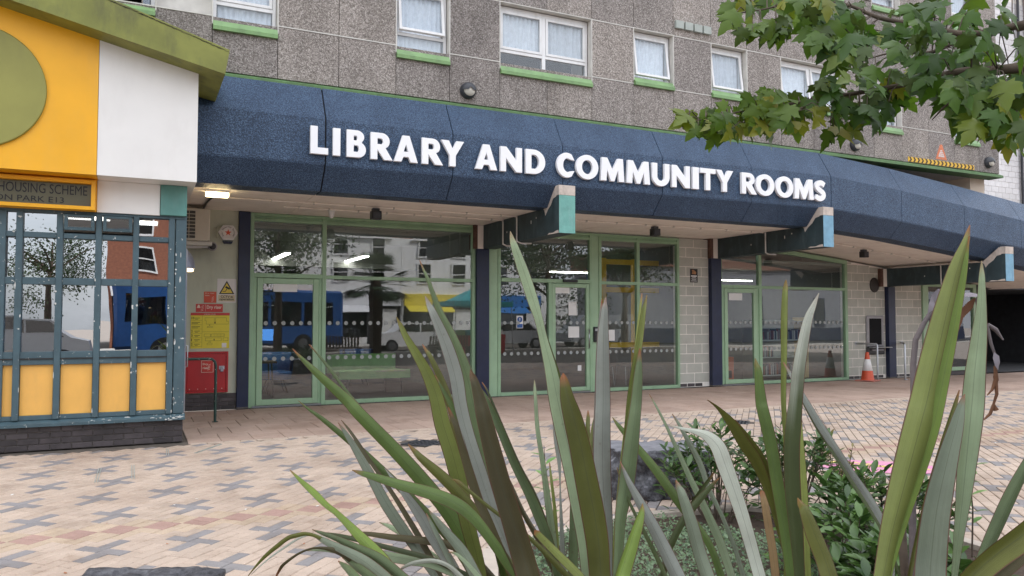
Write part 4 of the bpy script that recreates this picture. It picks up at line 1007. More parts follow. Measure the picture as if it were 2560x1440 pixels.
# olive roof edge, sloping down to the right
mb = MB(); th = .44; y0, y1 = -.8, 3.5
def rtop(x): return rz(x) + th + .0
xs_ = [-4.0, .93]
vs = []
for x, cut in ((-4.0, 0), (.93, .05)):
    zb_ = rz(x) - .0
    zt_ = 4.874 + (.98 - x) * .31
    vs += [(kx(x), y0, zb_), (kx(x), y1, zb_), (kx(x + cut), y1, zt_), (kx(x + cut), y0, zt_)]
mb.add(vs, [(0, 1, 2, 3), (7, 6, 5, 4), (0, 4, 5, 1), (1, 5, 6, 2), (2, 6, 7, 3), (3, 7, 4, 0)]); mb.build('roof_edge', M['roof_olive'], K)
ms = MB(); rr = random.Random(5)
for i in range(420):
    x = -2.6 + rr.random() * 3.55; z = 4.874 + (.98 - x) * .31; s = rr.uniform(.008, .022)
    ms.add([(kx(x) - s * 1.6, y0 - .004, z - s * .7), (kx(x) + s * 1.6, y0 - .004, z - s * .9), (kx(x) + s, y0 + .02, z + s * .5), (kx(x) - s, y0 + .02, z + s * .6), (kx(x), y0 + .05, z + .002)], [(0, 1, 2, 3), (3, 2, 4)])
mo = ms.build('moss', M['roof_moss'], K); mo['kind'] = 'stuff'

# ================================================================= recess between kiosk and library
W = empty('recess_wall', (0, 14.4, 0), 'pale green wall with fire signs between the kiosk and the first column', 'wall')
MB().box(.45, 1.6, 0, .2, .28, 3.5).build('rendered_wall', M['panel_wall'], W)
rp = MB().box(.45, 1.6, -.02, .2, 0, .278).build('brick_plinth', M['mortar_dark'], W)
for j in range(4):
    x = .45 - (.1125 if j % 2 else 0)
    while x < 1.595:
        a, b_ = max(x, .45) + .004, min(x + .225, 1.598) - .006
        if b_ - a > .03: MB().box(a, b_, -.03, 0, .004 + j * .069, .066 + j * .069, 0, .003).build('brick', M['brick_dark'], rp)
        x += .225
paint('sign_red', (.50, .035, .025), .4, .06); paint('sign_red_orange', (.58, .07, .02), .4, .08); paint('sign_yellow', (.70, .58, .04), .5, .05); paint('sign_cream', (.72, .58, .48), .6, .05); paint('ink', (.02, .018, .015), .6, .1)
paint('sign_white', (.68, .64, .62), .5, .04); paint('sign_amber', (.68, .5, .06), .5, .05); paint('sign_tan', (.55, .46, .3), .5, .05)
WY = 14.396
def plate(name, x0, x1, z0, z1, mt, label, y=WY):
    e = empty(name, (x0, y, z0), label, 'sign'); MB().box(0, x1 - x0, -.004, 0, 0, z1 - z0, 0, .001).build('plate', M[mt], e); return e
def flames(e, x, z, s, y=-.0065, mt='sign_cream'):
    for k in range(4):
        o = MB().prism([(0, 0), (.35, .12), (.62, .42), (.55, .5), (.3, .25), (-.03, .12)], 'y', 0, .001).build('flame_mark', M[mt], e); o.scale = (s * .6, 1, s * .42); o.location = (x + .05 * s * k * .5, y, z + k * s * .23)
e = plate('warning_sign', 1.262, 1.578, 1.862, 2.28, 'sign_white', 'white CCTV sign with a yellow triangle next to the navy column')
MB().prism([(.03, .15), (.286, .15), (.158, .385)], 'y', -.006, -.0045).build('triangle_border', M['ink'], e); MB().prism([(.062, .168), (.254, .168), (.158, .345)], 'y', -.0075, -.0062).build('triangle', M['sign_amber'], e)
MB().prism([(.13, .262), (.2, .225), (.214, .255), (.145, .292)], 'y', -.009, -.0077).build('camera_mark', M['ink'], e); MB().prism([(.09, .192), (.14, .192), (.165, .24), (.155, .245), (.134, .203), (.09, .203)], 'y', -.009, -.0077).build('bracket_mark', M['ink'], e)
MB().box(.02, .296, -.006, -.0045, .02, .135).build('caption_field', M['sign_tan'], e)
text('caption', 'CCTV in', .07, (.06, -.0075, .082), M['ink'], e, .0015, fit=(.2, .042)); text('caption', 'operation', .07, (.04, -.0075, .028), M['ink'], e, .0015, fit=(.236, .05))
e = plate('fire_sign', 1.049, 1.249, 1.857, 2.05, 'sign_red_orange', 'small orange-red dry riser inlet sign left of the CCTV sign')
text('caption', 'Dry riser', .04, (.02, -.006, .15), M['sign_cream'], e, .0005, fit=(.15, .026)); text('caption', 'inlet', .04, (.02, -.006, .115), M['sign_cream'], e, .0005, fit=(.07, .024)); flames(e, .12, .02, .1)
e = plate('fire_sign', .922, 1.36, 1.695, 1.835, 'sign_red', 'wide red Dry riser sign above the yellow floor plan')
text('caption', 'Dry riser', .08, (.175, -.006, .04), M['sign_cream'], e, .002, fit=(.245, .075)); flames(e, .08, .015, .115); MB().prism([(.015, .07), (.075, .07), (.055, .125), (.035, .125)], 'y', -.006, -.0045).build('bell_mark', M['sign_cream'], e); MB().box(.152, .156, -.006, -.0045, .01, .13).build('divider', M['sign_cream'], e)
e = plate('floor_plan_sign', .843, 1.475, 1.066, 1.682, 'sign_yellow', 'yellow floor plan sign with a red heading above the red cabinet'); w, h = .632, .616
MB().box(0, w, -.006, -.0045, h - .045, h).build('heading', M['sign_red'], e); text('caption', 'HAMARA HOUSE', .02, (.21, -.0075, h - .032), M['sign_cream'], e, .0003, fit=(.19, .016))
for i, t in enumerate(('10', '', '', '2', '3', '1', '2')):
    z = h - .06 - (i + 1) * .075 + .012
    if t: text('figure', t, .05, (.012, -.0065, z + .01), M['ink'], e, .001, fit=(.022 * len(t) if t != '1' else .012, .042))
    MB().box(.06 if t else .015, .15, -.006, -.0045, z + .028, z + .036).build('text_line', M['ink'], e); MB().box(.07 if t else .015, .12, -.006, -.0045, z + .008, z + .015).build('text_line', M['ink'], e)
    MB().box(.005, .18, -.006, -.0045, z - .009, z - .0065).build('rule', M['ink'], e)
MB().box(.183, .186, -.006, -.0045, .01, h - .05).build('rule', M['ink'], e); MB().box(.186, w - .01, -.006, -.0045, .285, .288).build('rule', M['ink'], e)
def outline(pts, t=.0035):
    mb = MB()
    for (a, b_), (c, d) in zip(pts, pts[1:] + pts[:1]):
        x0, x1, z0, z1 = min(a, c) - t / 2, max(a, c) + t / 2, min(b_, d) - t / 2, max(b_, d) + t / 2; mb.box(x0, x1, -.0062, -.0045, z0, z1)
    mb.build('plan_outline', M['ink'], e)
outline([(.23, .53), (.38, .53), (.38, .42), (.31, .42), (.31, .38), (.35, .38), (.35, .36), (.27, .36), (.27, .38), (.3, .38), (.3, .42), (.25, .42), (.25, .48), (.23, .48)]); outline([(.40, .53), (.58, .53), (.58, .47), (.61, .47), (.61, .42), (.40, .42)])
outline([(.22, .25), (.32, .25), (.32, .20), (.22, .20)]); outline([(.33, .25), (.55, .25), (.55, .2), (.33, .2)]); outline([(.24, .18), (.50, .18), (.5, .13), (.24, .13)]); outline([(.53, .18), (.61, .18), (.61, .13), (.53, .13)]); outline([(.27, .09), (.35, .09), (.35, .06), (.27, .06)]); outline([(.3, .13), (.32, .13), (.32, .09), (.3, .09)])
for k in range(9): MB().box(.34 + k * .024, .342 + k * .024, -.006, -.0045, .2, .25).build('rule', M['ink'], e)
MB().box(.385, .4, -.006, -.0045, .43, .46).build('stair_mark', M['ink'], e); MB().box(.375, .39, -.006, -.0045, .135, .165).build('stair_mark', M['ink'], e); MB().box(.51, .585, -.006, -.0045, .01, .09).build('white_label', M['sign_white'], e)
# red dry riser cabinet
paint('cabinet_red', (.42, .02, .022), .4, .1, 3, .05, 30, (.25, .03, .03), .5)
cb = empty('riser_cabinet', (.76, WY, .30), 'red dry riser cabinet with a padlock low on the pale green wall', 'cabinet')
MB().frame(0, .70, 0, .71, .035, -.05, .0).build('frame', M['cabinet_red'], cb); MB().box(.037, .663, -.04, -.01, .037, .673, 0, .004).build('door', M['cabinet_red'], cb)
st2 = MB().box(.27, .45, -.043, -.0405, .36, .55).build('label_plate', M['sign_red'], cb); flames(cb, .36, .39, .12, -.0455); text('caption', 'Dry', .05, (.285, -.0445, .47), M['sign_cream'], cb, .001, fit=(.085, .045)); text('caption', 'riser', .05, (.285, -.0445, .41), M['sign_cream'], cb, .001, fit=(.1, .04)); MB().frame(.262, .458, .352, .558, .006, -.0435, -.0408, 0, 0).build('label_border', M['sign_cream'], cb)
lk = MB().box(.57, .62, -.07, -.045, .36, .41, 0, .006).build('padlock', M['steel'], cb); MB().tube([(.58, -.057, .41), (.58, -.057, .435), (.595, -.057, .448), (.61, -.057, .435), (.61, -.057, .41)], .006, 8).build('shackle', M['steel'], lk); MB().box(.55, .64, -.046, -.041, .4, .46).build('hasp', M['steel'], cb)
for k in range(5): MB().lathe([(.008, -.042), (.008, -.04)], (.08 + .13 * k, 0, .07), 'y', 10).build('rivet', M['sign_cream'], cb)
# alarm box
al = empty('alarm_box', (1.42, WY, 3.085), 'hexagonal white alarm box with a red star beside the navy column', 'alarm')
hexa = [(.165 * math.cos(R(60 * k)), .15 * math.sin(R(60 * k))) for k in range(6)]
MB().prism(hexa, 'y', -.09, 0).build('case', M['white_upvc'], al); MB().prism([(p * .9, q * .9) for p, q in hexa], 'y', -.1, -.0905).build('cover', M['sign_white'], al)
MB().prism([(-.085, -.15), (.085, -.15), (.06, -.19), (-.06, -.19)], 'y', -.085, 0).build('strobe', M['column_navy'], al)
MB().prism([(( .062 if k % 2 == 0 else .025) * math.cos(R(90 + 36 * k)), (.062 if k % 2 == 0 else .025) * math.sin(R(90 + 36 * k))) for k in range(10)], 'y', -.102, -.1005).build('star', M['sign_red_orange'], al)
for i, chx in enumerate('Star Security Systems'):
    a = 215 - i * 12.5
    if chx == ' ': continue
    me = text_mesh(chx, .034, .0005, .0008, 'CENTER'); me.materials.append(M['ink']); o = bpy.data.objects.new('character', me); link(o, al); o.location = (.092 * math.cos(R(a)), -.1015, .092 * math.sin(R(a))); o.rotation_euler = (0, -R(a - 90), 0)
MB().box(-.19, -.12, -.03, 0, -.09, .1, 0, .004).build('side_box', M['panel_wall'], al)
# air conditioner outdoor unit
ac = empty('air_conditioner', (.62, 13.75, 2.87), 'white air conditioning unit with a dark grille high beside the kiosk', 'air conditioner')
paint('ac_cream', (.58, .53, .46), .5, .05)
MB().box(0, .46, 0, .6, 0, .54, 0, .015).build('case', M['ac_cream'], ac); MB().box(.035, .235, -.004, .02, .03, .5).build('grille_recess', M['black_plastic'], ac)
for k in range(9): MB().box(.03, .24, -.012, -.005, .028 + k * .058, .038 + k * .058).build('grille_bar', M['ac_cream'], ac)
for k in range(3): MB().box(.03 + k * .1, .038 + k * .1, -.014, -.006, .028, .5).build('grille_bar', M['ac_cream'], ac)
for k in range(4): MB().box(.27 + k * .045, .28 + k * .045, -.006, .002, .0, .53).build('rib', M['ac_cream'], ac)
MB().box(-.05, .5, .05, .6, -.07, -.005, 0, .006).build('bracket', M['joint_light'], ac)
cv = empty('bullet_camera', (1.12, 14.0, 2.80), 'small dark round camera on a white arm under the air conditioner', 'camera')
MB().prism([(-.62, -.06), (-.62, -.01), (-.05, .01), (-.05, -.02)], 'y', -.03, .05).build('arm', M['white_upvc'], cv); MB().lathe([(.075, .0), (.075, -.05), (.06, -.06)], (.02, 0, 0), 'y', 20).build('ring', M['grey_plastic'], cv); MB().lathe([(.055, -.062), (.02, -.075)], (.02, 0, 0), 'y', 16).build('lens', M['black_plastic'], cv); MB().box(-.02, .05, 0, .4, -.02, .02).build('stem', M['grey_plastic'], cv)
# lit wall lamp on the kiosk side
dl = empty('wall_lamp', (.6, 12.6, 2.33), 'grey quarter-dome wall lamp, lit, on the side of the kiosk', 'lamp')
vs, fs = [], []; n, mmm = 12, 8
for i in range(n + 1):
    for j in range(mmm + 1):
        a = R(-90 + 180 * i / n); b_ = R(90 * j / mmm); r = .19
        vs.append((r * math.cos(b_) * math.cos(a) * 1.0, r * math.cos(b_) * math.sin(a), .3 * math.sin(b_)))
for i in range(n):
    for j in range(mmm): fs.append((i * (mmm + 1) + j, (i + 1) * (mmm + 1) + j, (i + 1) * (mmm + 1) + j + 1, i * (mmm + 1) + j + 1))
paint('lamp_grey', (.2, .21, .26), .4, .1, metal=.3); MB().add(vs, fs, 0, True).build('shade', M['lamp_grey'], dl)
MB().prism([(.16 * math.cos(R(-90 + 18 * k)), .16 * math.sin(R(-90 + 18 * k))) for k in range(11)], 'z', -.04, -.005).build('diffuser', M['lamp_warm'], dl); MB().box(-.03, 0, -.1, .1, -.05, .2).build('back_plate', M['dark_grey_metal'], dl)
# handrail
paint('rail_green', (.015, .045, .035), .5, .3, 8, .1, 30, chips=(.5, .52, .48), chip_t=.62)
hr = empty('handrail', (1.11, 12.67, 0), 'dark green handrail with chipped paint between kiosk and cabinet', 'handrail')
MB().tube([(0, 0, 0), (0, 0, .86), (-.015, 0, .92), (-.06, 0, .96), (-.12, 0, .965), (-.51, 0, .965)], .021, 12).build('rail', M['rail_green'], hr); MB().lathe([(.045, .0), (.045, .008)], (0, 0, .001), 'z', 16).build('foot', M['rail_green'], hr)
pd = MB().tube([(.585, 11.5, .9), (.64, 11.5, .92), (.64, 11.5, 1.2), (.585, 11.5, 1.22)], .01, 8).build('pull_handle', M['steel'], K); pd.location = (1.5, -KY, 0)
# ================================================================= rooms behind the glass
paint('room_wall', (.20, .20, .19), .85, .05); paint('room_ceiling', (.30, .30, .28), .9, .05); paint('room_floor', (.09, .085, .085), .55, .15, 3)
emit('tube_room', (1, .95, .85), 15.0)
rooms = empty('library_interior', (0, 0, 0)); rooms['kind'] = 'structure'; rooms['label'] = 'dim rooms behind the library glazing'
def rb(name, mt, *a): return MB().box(*a).build(name, M[mt], rooms)
rb('interior_floor', 'room_floor', 1.62, 22.1, 14.5, 22, -.03, .012); rb('interior_wall', 'room_wall', 1.62, 22.1, 22, 22.15, 0, 3.5)
rb('interior_wall', 'room_wall', 1.62, 1.78, 14.55, 22, 0, 3.5); rb('interior_wall', 'room_wall', 6.2, 6.4, 14.7, 22, 0, 3.4); rb('interior_wall', 'room_wall', 11.4, 12.3, 14.7, 22, 0, 3.4); rb('interior_wall', 'room_wall', 17.2, 17.3, 14.7, 22, 0, 3.1); rb('interior_wall', 'dark_room', 22.05, 22.1, 14.55, 22, 0, 2.7)
rb('interior_ceiling', 'room_ceiling', 1.62, 12.4, 14.52, 22, 3.30, 3.42); rb('interior_ceiling', 'room_ceiling', 12.4, 22.1, 14.52, 22, 2.98, 3.05)
rb('interior_beam', 'room_wall', 1.78, 6.2, 17.5, 17.9, 2.75, 3.3); rb('interior_beam', 'room_wall', 6.4, 11.4, 18, 18.4, 2.8, 3.3)
def strip(x, y, z, L, label, along='y'):
    e = empty('strip_lamp', (x, y, z), label, 'lamp', 'strip lamps inside the library')
    a = (-.06, .06, -L / 2, L / 2) if along == 'y' else (-L / 2, L / 2, -.06, .06)
    MB().box(*a, 0, .05).build('housing', M['white_upvc'], e); MB().box(a[0] + .01, a[1] - .01, a[2] + .01, a[3] - .01, -.02, -.001).build('diffuser', M['tube_room'], e)
strip(2.7, 17, 2.9, 2.4, 'lit strip lamp behind the first door, left of the pair'); strip(4.3, 17, 2.9, 2.4, 'lit strip lamp behind the wide first window'); strip(9.9, 16.6, 2.75, 1.6, 'lit strip lamp behind the glass right of the entrance', 'x'); strip(8.2, 19.5, 2.9, 1.8, 'lit strip lamp deep inside behind the entrance door'); strip(14.5, 19, 2.7, 2.0, 'lit strip lamp behind the right-hand bay', 'x')
strip(15.2, 17.4, 2.72, 2.2, 'added strip lamp brightening the bookcase behind the right-hand window', 'x')  # unseen extra lamp, added so the bookcase shows through the glass
# furniture
paint('seat_green', (.22, .40, .16), .7, .1); paint('seat_blue', (.03, .10, .28), .7, .1); paint('wood_dark', (.09, .05, .03), .5, .2); paint('wood_pale', (.72, .54, .28), .6, .15, 4); paint('frame_yellow', (.85, .50, .03), .5, .06); paint('box_red', (.70, .16, .07), .6, .1); paint('shelf_white', (.55, .55, .52), .6, .05)
so_ = empty('green_sofa', (4.45, 15.6, .012), 'green curved sofa on metal legs behind the wide first window', 'sofa')
MB().prism([(-.75, .0), (.75, .0), (.85, .3), (.6, .62), (.1, .72), (-.5, .7), (-.8, .4)], 'z', .34, .5).build('seat', M['seat_green'], so_); MB().prism([(-.8, .42), (-.55, .7), (.1, .78), (.62, .66), (.66, .74), (.1, .88), (-.62, .8), (-.9, .46)], 'z', .45, .82).build('back', M['seat_green'], so_)
for x, y in ((-.6, .08), (.6, .08), (-.45, .6), (.4, .6)): MB().tube([(x, y, 0), (x * .95, y, .34)], .015, 8).build('leg', M['black_plastic'], so_)
for i, (x, y, lb) in enumerate(((2.7, 17.2, 'blue tub chair behind the first door glass'), (4.75, 18.3, 'blue tub chair behind the green sofa'))):
    e = empty('tub_chair', (x, y, .012), lb, 'chair', 'blue chairs inside the library')
    MB().lathe([(.02, .28), (.33, .28), (.36, .42), (.3, .46), (.02, .46)], (0, 0, 0), 'z', 20).build('seat', M['seat_blue'], e)
    vs, fs = [], []
    for k in range(15):
        a = R(-20 + 220 * k / 14)
        for r, z in ((.36, .4), (.4, .85), (.34, .85), (.3, .45)): vs.append((r * math.cos(a), r * math.sin(a), z))
    for k in range(14):
        for q in range(4): fs.append((k * 4 + q, k * 4 + (q + 1) % 4, k * 4 + 4 + (q + 1) % 4, k * 4 + 4 + q))
    MB().add(vs, fs, 0, True).build('back', M['seat_blue'], e)
    for k in range(4): MB().tube([(.2 * math.cos(k * 1.57 + .8), .2 * math.sin(k * 1.57 + .8), .28), (.32 * math.cos(k * 1.57 + .8), .32 * math.sin(k * 1.57 + .8), 0)], .014, 8).build('leg', M['black_plastic'], e)
tb = empty('side_table', (2.15, 16.3, .012), 'dark small table behind the first door glass', 'table'); MB().box(-.4, .4, -.3, .3, .68, .72, 0, .006).build('top', M['wood_dark'], tb)
for x in (-.34, .34):
    for y in (-.24, .24): MB().tube([(x, y, 0), (x * .9, y * .9, .68)], .018, 8).build('leg', M['black_plastic'], tb)
yf = empty('yellow_partition', (9.75, 15.3, .012), 'yellow timber frame partition behind the entrance glazing', 'partition')
for x in (.0, .9, 1.8): MB().box(x, x + .14, 0, .12, 0, 3.0, 0, .004).build('post', M['frame_yellow'], yf)
for z in (.9, 2.2, 2.86): MB().box(.14, .9, .01, .11, z, z + .12, 0, .004).build('rail', M['frame_yellow'], yf); MB().box(1.04, 1.8, .01, .11, z, z + .12, 0, .004).build('rail', M['frame_yellow'], yf)
nv = MB().box(10.75, 11.25, 17.5, 17.6, .012, 2.95).build('navy_panel', M['seat_blue']); tag(nv, 'navy wall panel inside behind the right entrance pane', 'panel')
for i, (x, lb) in enumerate(((10.0, 'grey stacking chair behind the pane right of the keypad'), (10.75, 'grey stacking chair nearest the block pier, inside the glass'))):
    e = empty('stacking_chair', (x, 15.7, .012), lb, 'chair', 'grey chairs inside the entrance'); paint('chair_grey', (.16, .18, .2), .5, .1) if i == 0 else None
    MB().box(-.21, .21, -.2, .2, .43, .46, 0, .012).build('seat', M['chair_grey'], e); MB().box(-.21, .21, .18, .21, .5, .84, 0, .012).build('backrest', M['chair_grey'], e)
    for sx in (-.19, .19):
        for y0, y1 in ((-.17, -.22), (.19, .25)): MB().tube([(sx, y0, .44), (sx * 1.1, y1, 0)], .011, 8).build('leg', M['steel'], e)
# bookcase with books
bc = empty('bookcase', (14.7, 15.5, .012), 'low bookcase with a pale wood end behind the right-hand window', 'bookcase')
MB().box(1.45, 1.62, -.2, .2, 0, 1.62, 0, .006).build('end_panel', M['wood_pale'], bc); MB().box(-.35, -.32, -.18, .18, 0, 1.55).build('end_panel', M['shelf_white'], bc); MB().box(-.32, 1.45, .15, .18, 0, 1.55).build('back_panel', M['shelf_white'], bc)
for z in (.08, .55, 1.0, 1.5): MB().box(-.32, 1.45, -.18, .149, z, z + .03).build('shelf', M['shelf_white'], bc)
rr = random.Random(11); bcol = [paint('book_%s' % n, c, .6, .1) for n, c in (('navy', (.02, .03, .08)), ('grey', (.22, .22, .23)), ('white', (.5, .5, .48)), ('rust', (.2, .05, .03)), ('green', (.03, .1, .06)))]
for zi, (z, x0, x1) in enumerate(((1.03, -.28, 1.4), (.58, -.2, .5), (.11, .1, 1.2))):
    x = x0; k = 0
    while x < x1:
        w = rr.uniform(.018, .04); h = rr.uniform(.2, .3)
        bkk = MB().box(x, x + w - .001, -.12, .1, z + .001, z + h).build('book', bcol[rr.randrange(5)]); bkk.location = (14.7, 15.5, .012)
        tag(bkk, ['book upright on the upper shelf of the bookcase behind glass', 'book upright on the middle shelf of the bookcase behind glass', 'book upright on the bottom shelf of the bookcase behind glass'][zi], 'book', ['books on the upper shelf', 'books on the middle shelf', 'books on the bottom shelf'][zi]); x += w * (1 if rr.random() < .93 else 3.5); k += 1
rbx = empty('book_box', (13.15, 15.1, .012), 'red browser box with books behind the right-hand door', 'box'); MB().box(-.38, .38, 0, .04, .05, .62, 0, .005).build('front', M['box_red'], rbx); MB().box(-.3, .3, -.012, -.001, .1, .28).build('opening', M['dark_room'], rbx); MB().box(-.38, -.34, .04, .5, .05, .62).build('side', M['box_red'], rbx); MB().box(.34, .38, .04, .5, .05, .62).build('side', M['box_red'], rbx); MB().box(-.34, .34, .04, .5, .4, .42).build('tray', M['box_red'], rbx); MB().box(-.34, .34, .46, .5, .42, .85).build('back', M['box_red'], rbx)

# ================================================================= the street behind the photographer (seen in the glass)
rd = MB().add([(-80, -17, -.05), (90, -17, -.05), (90, -8.5, -.05), (-80, -8.5, -.05)], [(0, 1, 2, 3)]).build('road', M['asphalt']); tag(rd, kind='structure')
kb_ = MB().box(-80, 90, -8.5, -8.3, -.07, .02).build('kerb', M['joint_light']); tag(kb_, kind='structure')
pv_ = MB().box(-80, 90, -19.6, -17, -.07, .03).build('pavement', M['joint_light']); tag(pv_, kind='structure')
paint('house_white', (.80, .80, .80), .8, .05, 2, 0, 40, (.5, .48, .45), .4); paint('house_brick', (.26, .10, .06), .85, .2, 10, .2); paint('roof_tile', (.22, .10, .07), .85, .2, 6, .2); paint('shop_sign_white', (.75, .75, .78), .5, .05); paint('shop_sign_red', (.45, .03, .03), .5, .1); paint('shop_dark', (.03, .03, .035), .4, .2); paint('bus_blue', (.02, .085, .27), .3, .1); paint('pub_navy', (.012, .022, .06), .5, .1)
glass('house_glass', (.1, .12, .14), 2.0)
def house(x0, w, wall, sign, lb, h=7.0):
    e = empty('terrace_house', (x0, -20, 0), lb, 'house', 'shops across the street')
    MB().box(0, w, -8, 0, 3.1, h).build('wall', M[wall], e); MB().box(.1, w - .1, -8, -.3, 0, 3.1).build('shop_wall', M['shop_dark'], e)
    rf = MB().prism([(0, h), (-4, h + 2.8), (-8, h)], 'x', -.05, w + .05); rf.build('roof', M['roof_tile'], e)
    MB().prism([(.6, h - .1), (w - .6, h - .1), (w / 2, h + 1.6)], 'y', -.6, .25).build('gable', M[wall], e)
    MB().box(.1, w - .1, 0, .25, 2.5, 3.3, 0, .01).build('shop_sign', M[sign], e); MB().box(.2, w * .6, -.25, -.2, .5, 2.4).build('shop_glass', M['house_glass'], e); MB().box(.2, w * .6, -.24, -.1, .0, .5).build('stall_riser', M[wall], e); MB().box(w * .66, w - .25, -.22, -.12, 0, 2.3).build('shop_door', M['white_upvc'], e); MB().prism([(.26, 2.5), (1.3, 2.1), (1.3, 2.06), (.26, 2.44)], 'x', .2, w * .6).build('awning', M[sign], e); MB().box(0, .12, -.3, .1, 0, 3.3).build('pilaster', M[wall], e)
    for z in (4.0, 5.7) if h > 6.5 else (4.0,):
        for cx in (w * .28, w * .72):
            wd = MB().frame(cx - .5, cx + .5, z, z + 1.35, .09, .0, .1, 0, 0).build('window', M['white_upvc'], e); MB().box(cx - .41, cx + .41, .02, .03, z + .09, z + 1.26).build('pane', M['house_glass'], wd); MB().box(cx - .41, cx + .41, .03, .07, z + .65, z + .71).build('sash_bar', M['white_upvc'], wd)
paint('stall_sign', (.02, .16, .45), .5, .1)
x = -1.2
walls = ['house_brick', 'house_white', 'house_white', 'house_white', 'house_white']
lbs = ['white terraced shop %s across the street' % s for s in ('at the left end of the row', 'behind the bus', 'behind the palm', 'behind the benches', 'next to the pub')]
for i, wl_ in enumerate(walls):
    lb = lbs[i].replace('white', 'brick') if wl_ == 'house_brick' else lbs[i]
    house(x, 5.6, wl_, ['shop_sign_white', 'shop_sign_red', 'shop_sign_white', 'sign_yellow', 'stall_sign'][i], lb); x += 5.62
# pub
pb = empty('pub', (30, -14, 0), 'white boarded pub with a navy base across the square', 'building')
paint('pub_white', (.30, .31, .34), .8, .05)
MB().box(0, 34, -8, 0, 1.0, 5.2).build('wall', M['pub_white'], pb); MB().box(-.03, 34.03, -8, .04, 0, 1.0).build('base', M['pub_navy'], pb); MB().box(-.2, 34.2, -8.2, .3, 5.2, 6.4).build('parapet', M['roof_tile'], pb)
for k in range(24): MB().box(0, 34, 0, .025, 1.05 + k * .17, 1.2 + k * .17).build('board', M['pub_white'], pb)
for k in range(5):
    wd = MB().box(4 + k * 6.2, 5.0 + k * 6.2, .03, .08, 1.1, 3.3).build('window', M['pub_navy'], pb); MB().box(4.1 + k * 6.2, 4.9 + k * 6.2, .085, .09, 1.3, 3.2).build('pane', M['house_glass'], wd)
bx = at(1398, 780, 28.9 + 13.9)
bn = empty('pub_banner', (bx.x, -13.9, 2.3), 'white banner reading LIVE SPORTS on the pub wall', 'banner')
MB().box(-1.3, 1.3, .0, .03, -1.6, 1.9).build('cloth', M['house_white'], bn)
for t, z, hh, ww in (('LIVE', 1.1, .32, .7), ('SPORTS', .65, .32, 1.2), ('Pool Table', -.05, .26, 1.2), ('Live Music', -.7, .28, 1.3), ('A WARM', -1.15, .2, .9), ('WELCOME', -1.42, .2, 1.1)):
    o = text('line', t, .3, (0, .04, z), M['ink'], bn, .004, fit=(ww, hh)); o.rotation_euler.z = math.pi; o.location.x = ww / 2
# double-decker bus in blue livery
bs = empty('bus', (4.4, -12, -.05), 'blue bus standing on the road behind the photographer', 'bus')
MB().box(-5.2, 5.2, -1.25, 1.25, .35, 3.1, 0, .12).build('body', M['bus_blue'], bs)
for k in range(6): MB().box(-4.8 + k * 1.6, -3.35 + k * 1.6, 1.22, 1.262, 1.35, 2.5).build('window', M['house_glass'], bs)
MB().box(5.16, 5.215, -1.05, 1.05, 1.2, 2.6).build('windscreen', M['house_glass'], bs)
for xx in (-3.4, 3.2):
    for yy in (-1.1, 1.12):
        wh = MB().lathe([(.46, -.14), (.48, -.1), (.48, .1), (.46, .14)], (xx, yy, .48), 'y', 24).build('wheel', M['black_plastic'], bs); MB().lathe([(.26, .145), (.2, .15)], (xx, yy, .48), 'y', 16).build('hub', M['steel'], wh)
emit('advert_glow', (.1, .35, .9), 1.6)
MB().box(-3.0, 2.0, 1.252, 1.27, .62, 1.2).build('advert', M['advert_glow'], bs)
# parked cars and a market stall
def car(x, y, rz, c, lb, van=0):
    e = empty('parked_car', (x, y, -.05), lb, 'car', 'cars along the street'); e.rotation_euler.z = rz
    side = [(-2.1, .35), (-2.15, .75), (-1.95, .92), (-1.2, 1.0), (-.65, 1.45), (1.0, 1.48), (1.6, 1.05), (2.05, .95), (2.15, .6), (2.1, .35)] if not van else [(-2.2, .35), (-2.25, .9), (-1.9, 1.1), (-1.3, 1.9), (2.2, 1.95), (2.25, .5), (2.2, .35)]
    MB().prism(side, 'y', -.85, .85).build('body', paint('car_paint', c, .25, .03), e)
    for s_ in (-1, 1):
        MB().prism([(-1.05, 1.03), (-.6, 1.4), (.1, 1.42), (.1, 1.03)], 'y', s_ * .851, s_ * .858).build('side_window', M['house_glass'], e); MB().prism([(.18, 1.03), (.18, 1.42), (.95, 1.43), (1.4, 1.07)], 'y', s_ * .851, s_ * .858).build('side_window', M['house_glass'], e)
        for wx in (-1.35, 1.35):
            wh = MB().lathe([(.31, -.1), (.33, -.06), (.33, .06), (.31, .1)], (wx, s_ * .78, .33), 'y', 20).build('wheel', M['black_plastic'], e); MB().lathe([(.2, s_ * .105), (.15, s_ * .11)], (wx, s_ * .78, .33), 'y', 14).build('rim', M['steel'], wh)
        MB().box(-2.17, -2.12, s_ * .6 - .15, s_ * .6 + .15, .66, .8).build('headlight', M['white_upvc'], e)
car(13.2, -10.2, .05, (.75, .75, .76), 'white car parked beyond the benches'); car(18.6, -10.0, .0, (.35, .36, .38), 'silver car parked right of the white car'); car(-3.6, -10.2, .0, (.55, .55, .56), 'pale car parked left of the bus'); car(24.5, -10.3, 0, (.28, .30, .33), 'grey van parked towards the pub', 1)
stl = empty('market_stall', (14.6, -5.6, 0), 'market stall with a turquoise canopy behind the photographer', 'stall')
paint('stall_teal', (.02, .38, .40), .6, .1)
MB().add([(-1.5, -1.5, 2.2), (1.5, -1.5, 2.2), (1.5, 1.5, 2.2), (-1.5, 1.5, 2.2), (0, 0, 3.1)], [(0, 1, 4), (1, 2, 4), (2, 3, 4), (3, 0, 4)]).build('canopy', M['stall_teal'], stl); MB().frame(-1.5, 1.5, -1.5, 1.5, .02, -.25, .0, 0, 0).build('valance', M['stall_teal'], stl).data.transform(Matrix.Translation((0, 0, 2.2)) @ Matrix.Rotation(R(-90), 4, 'X'))
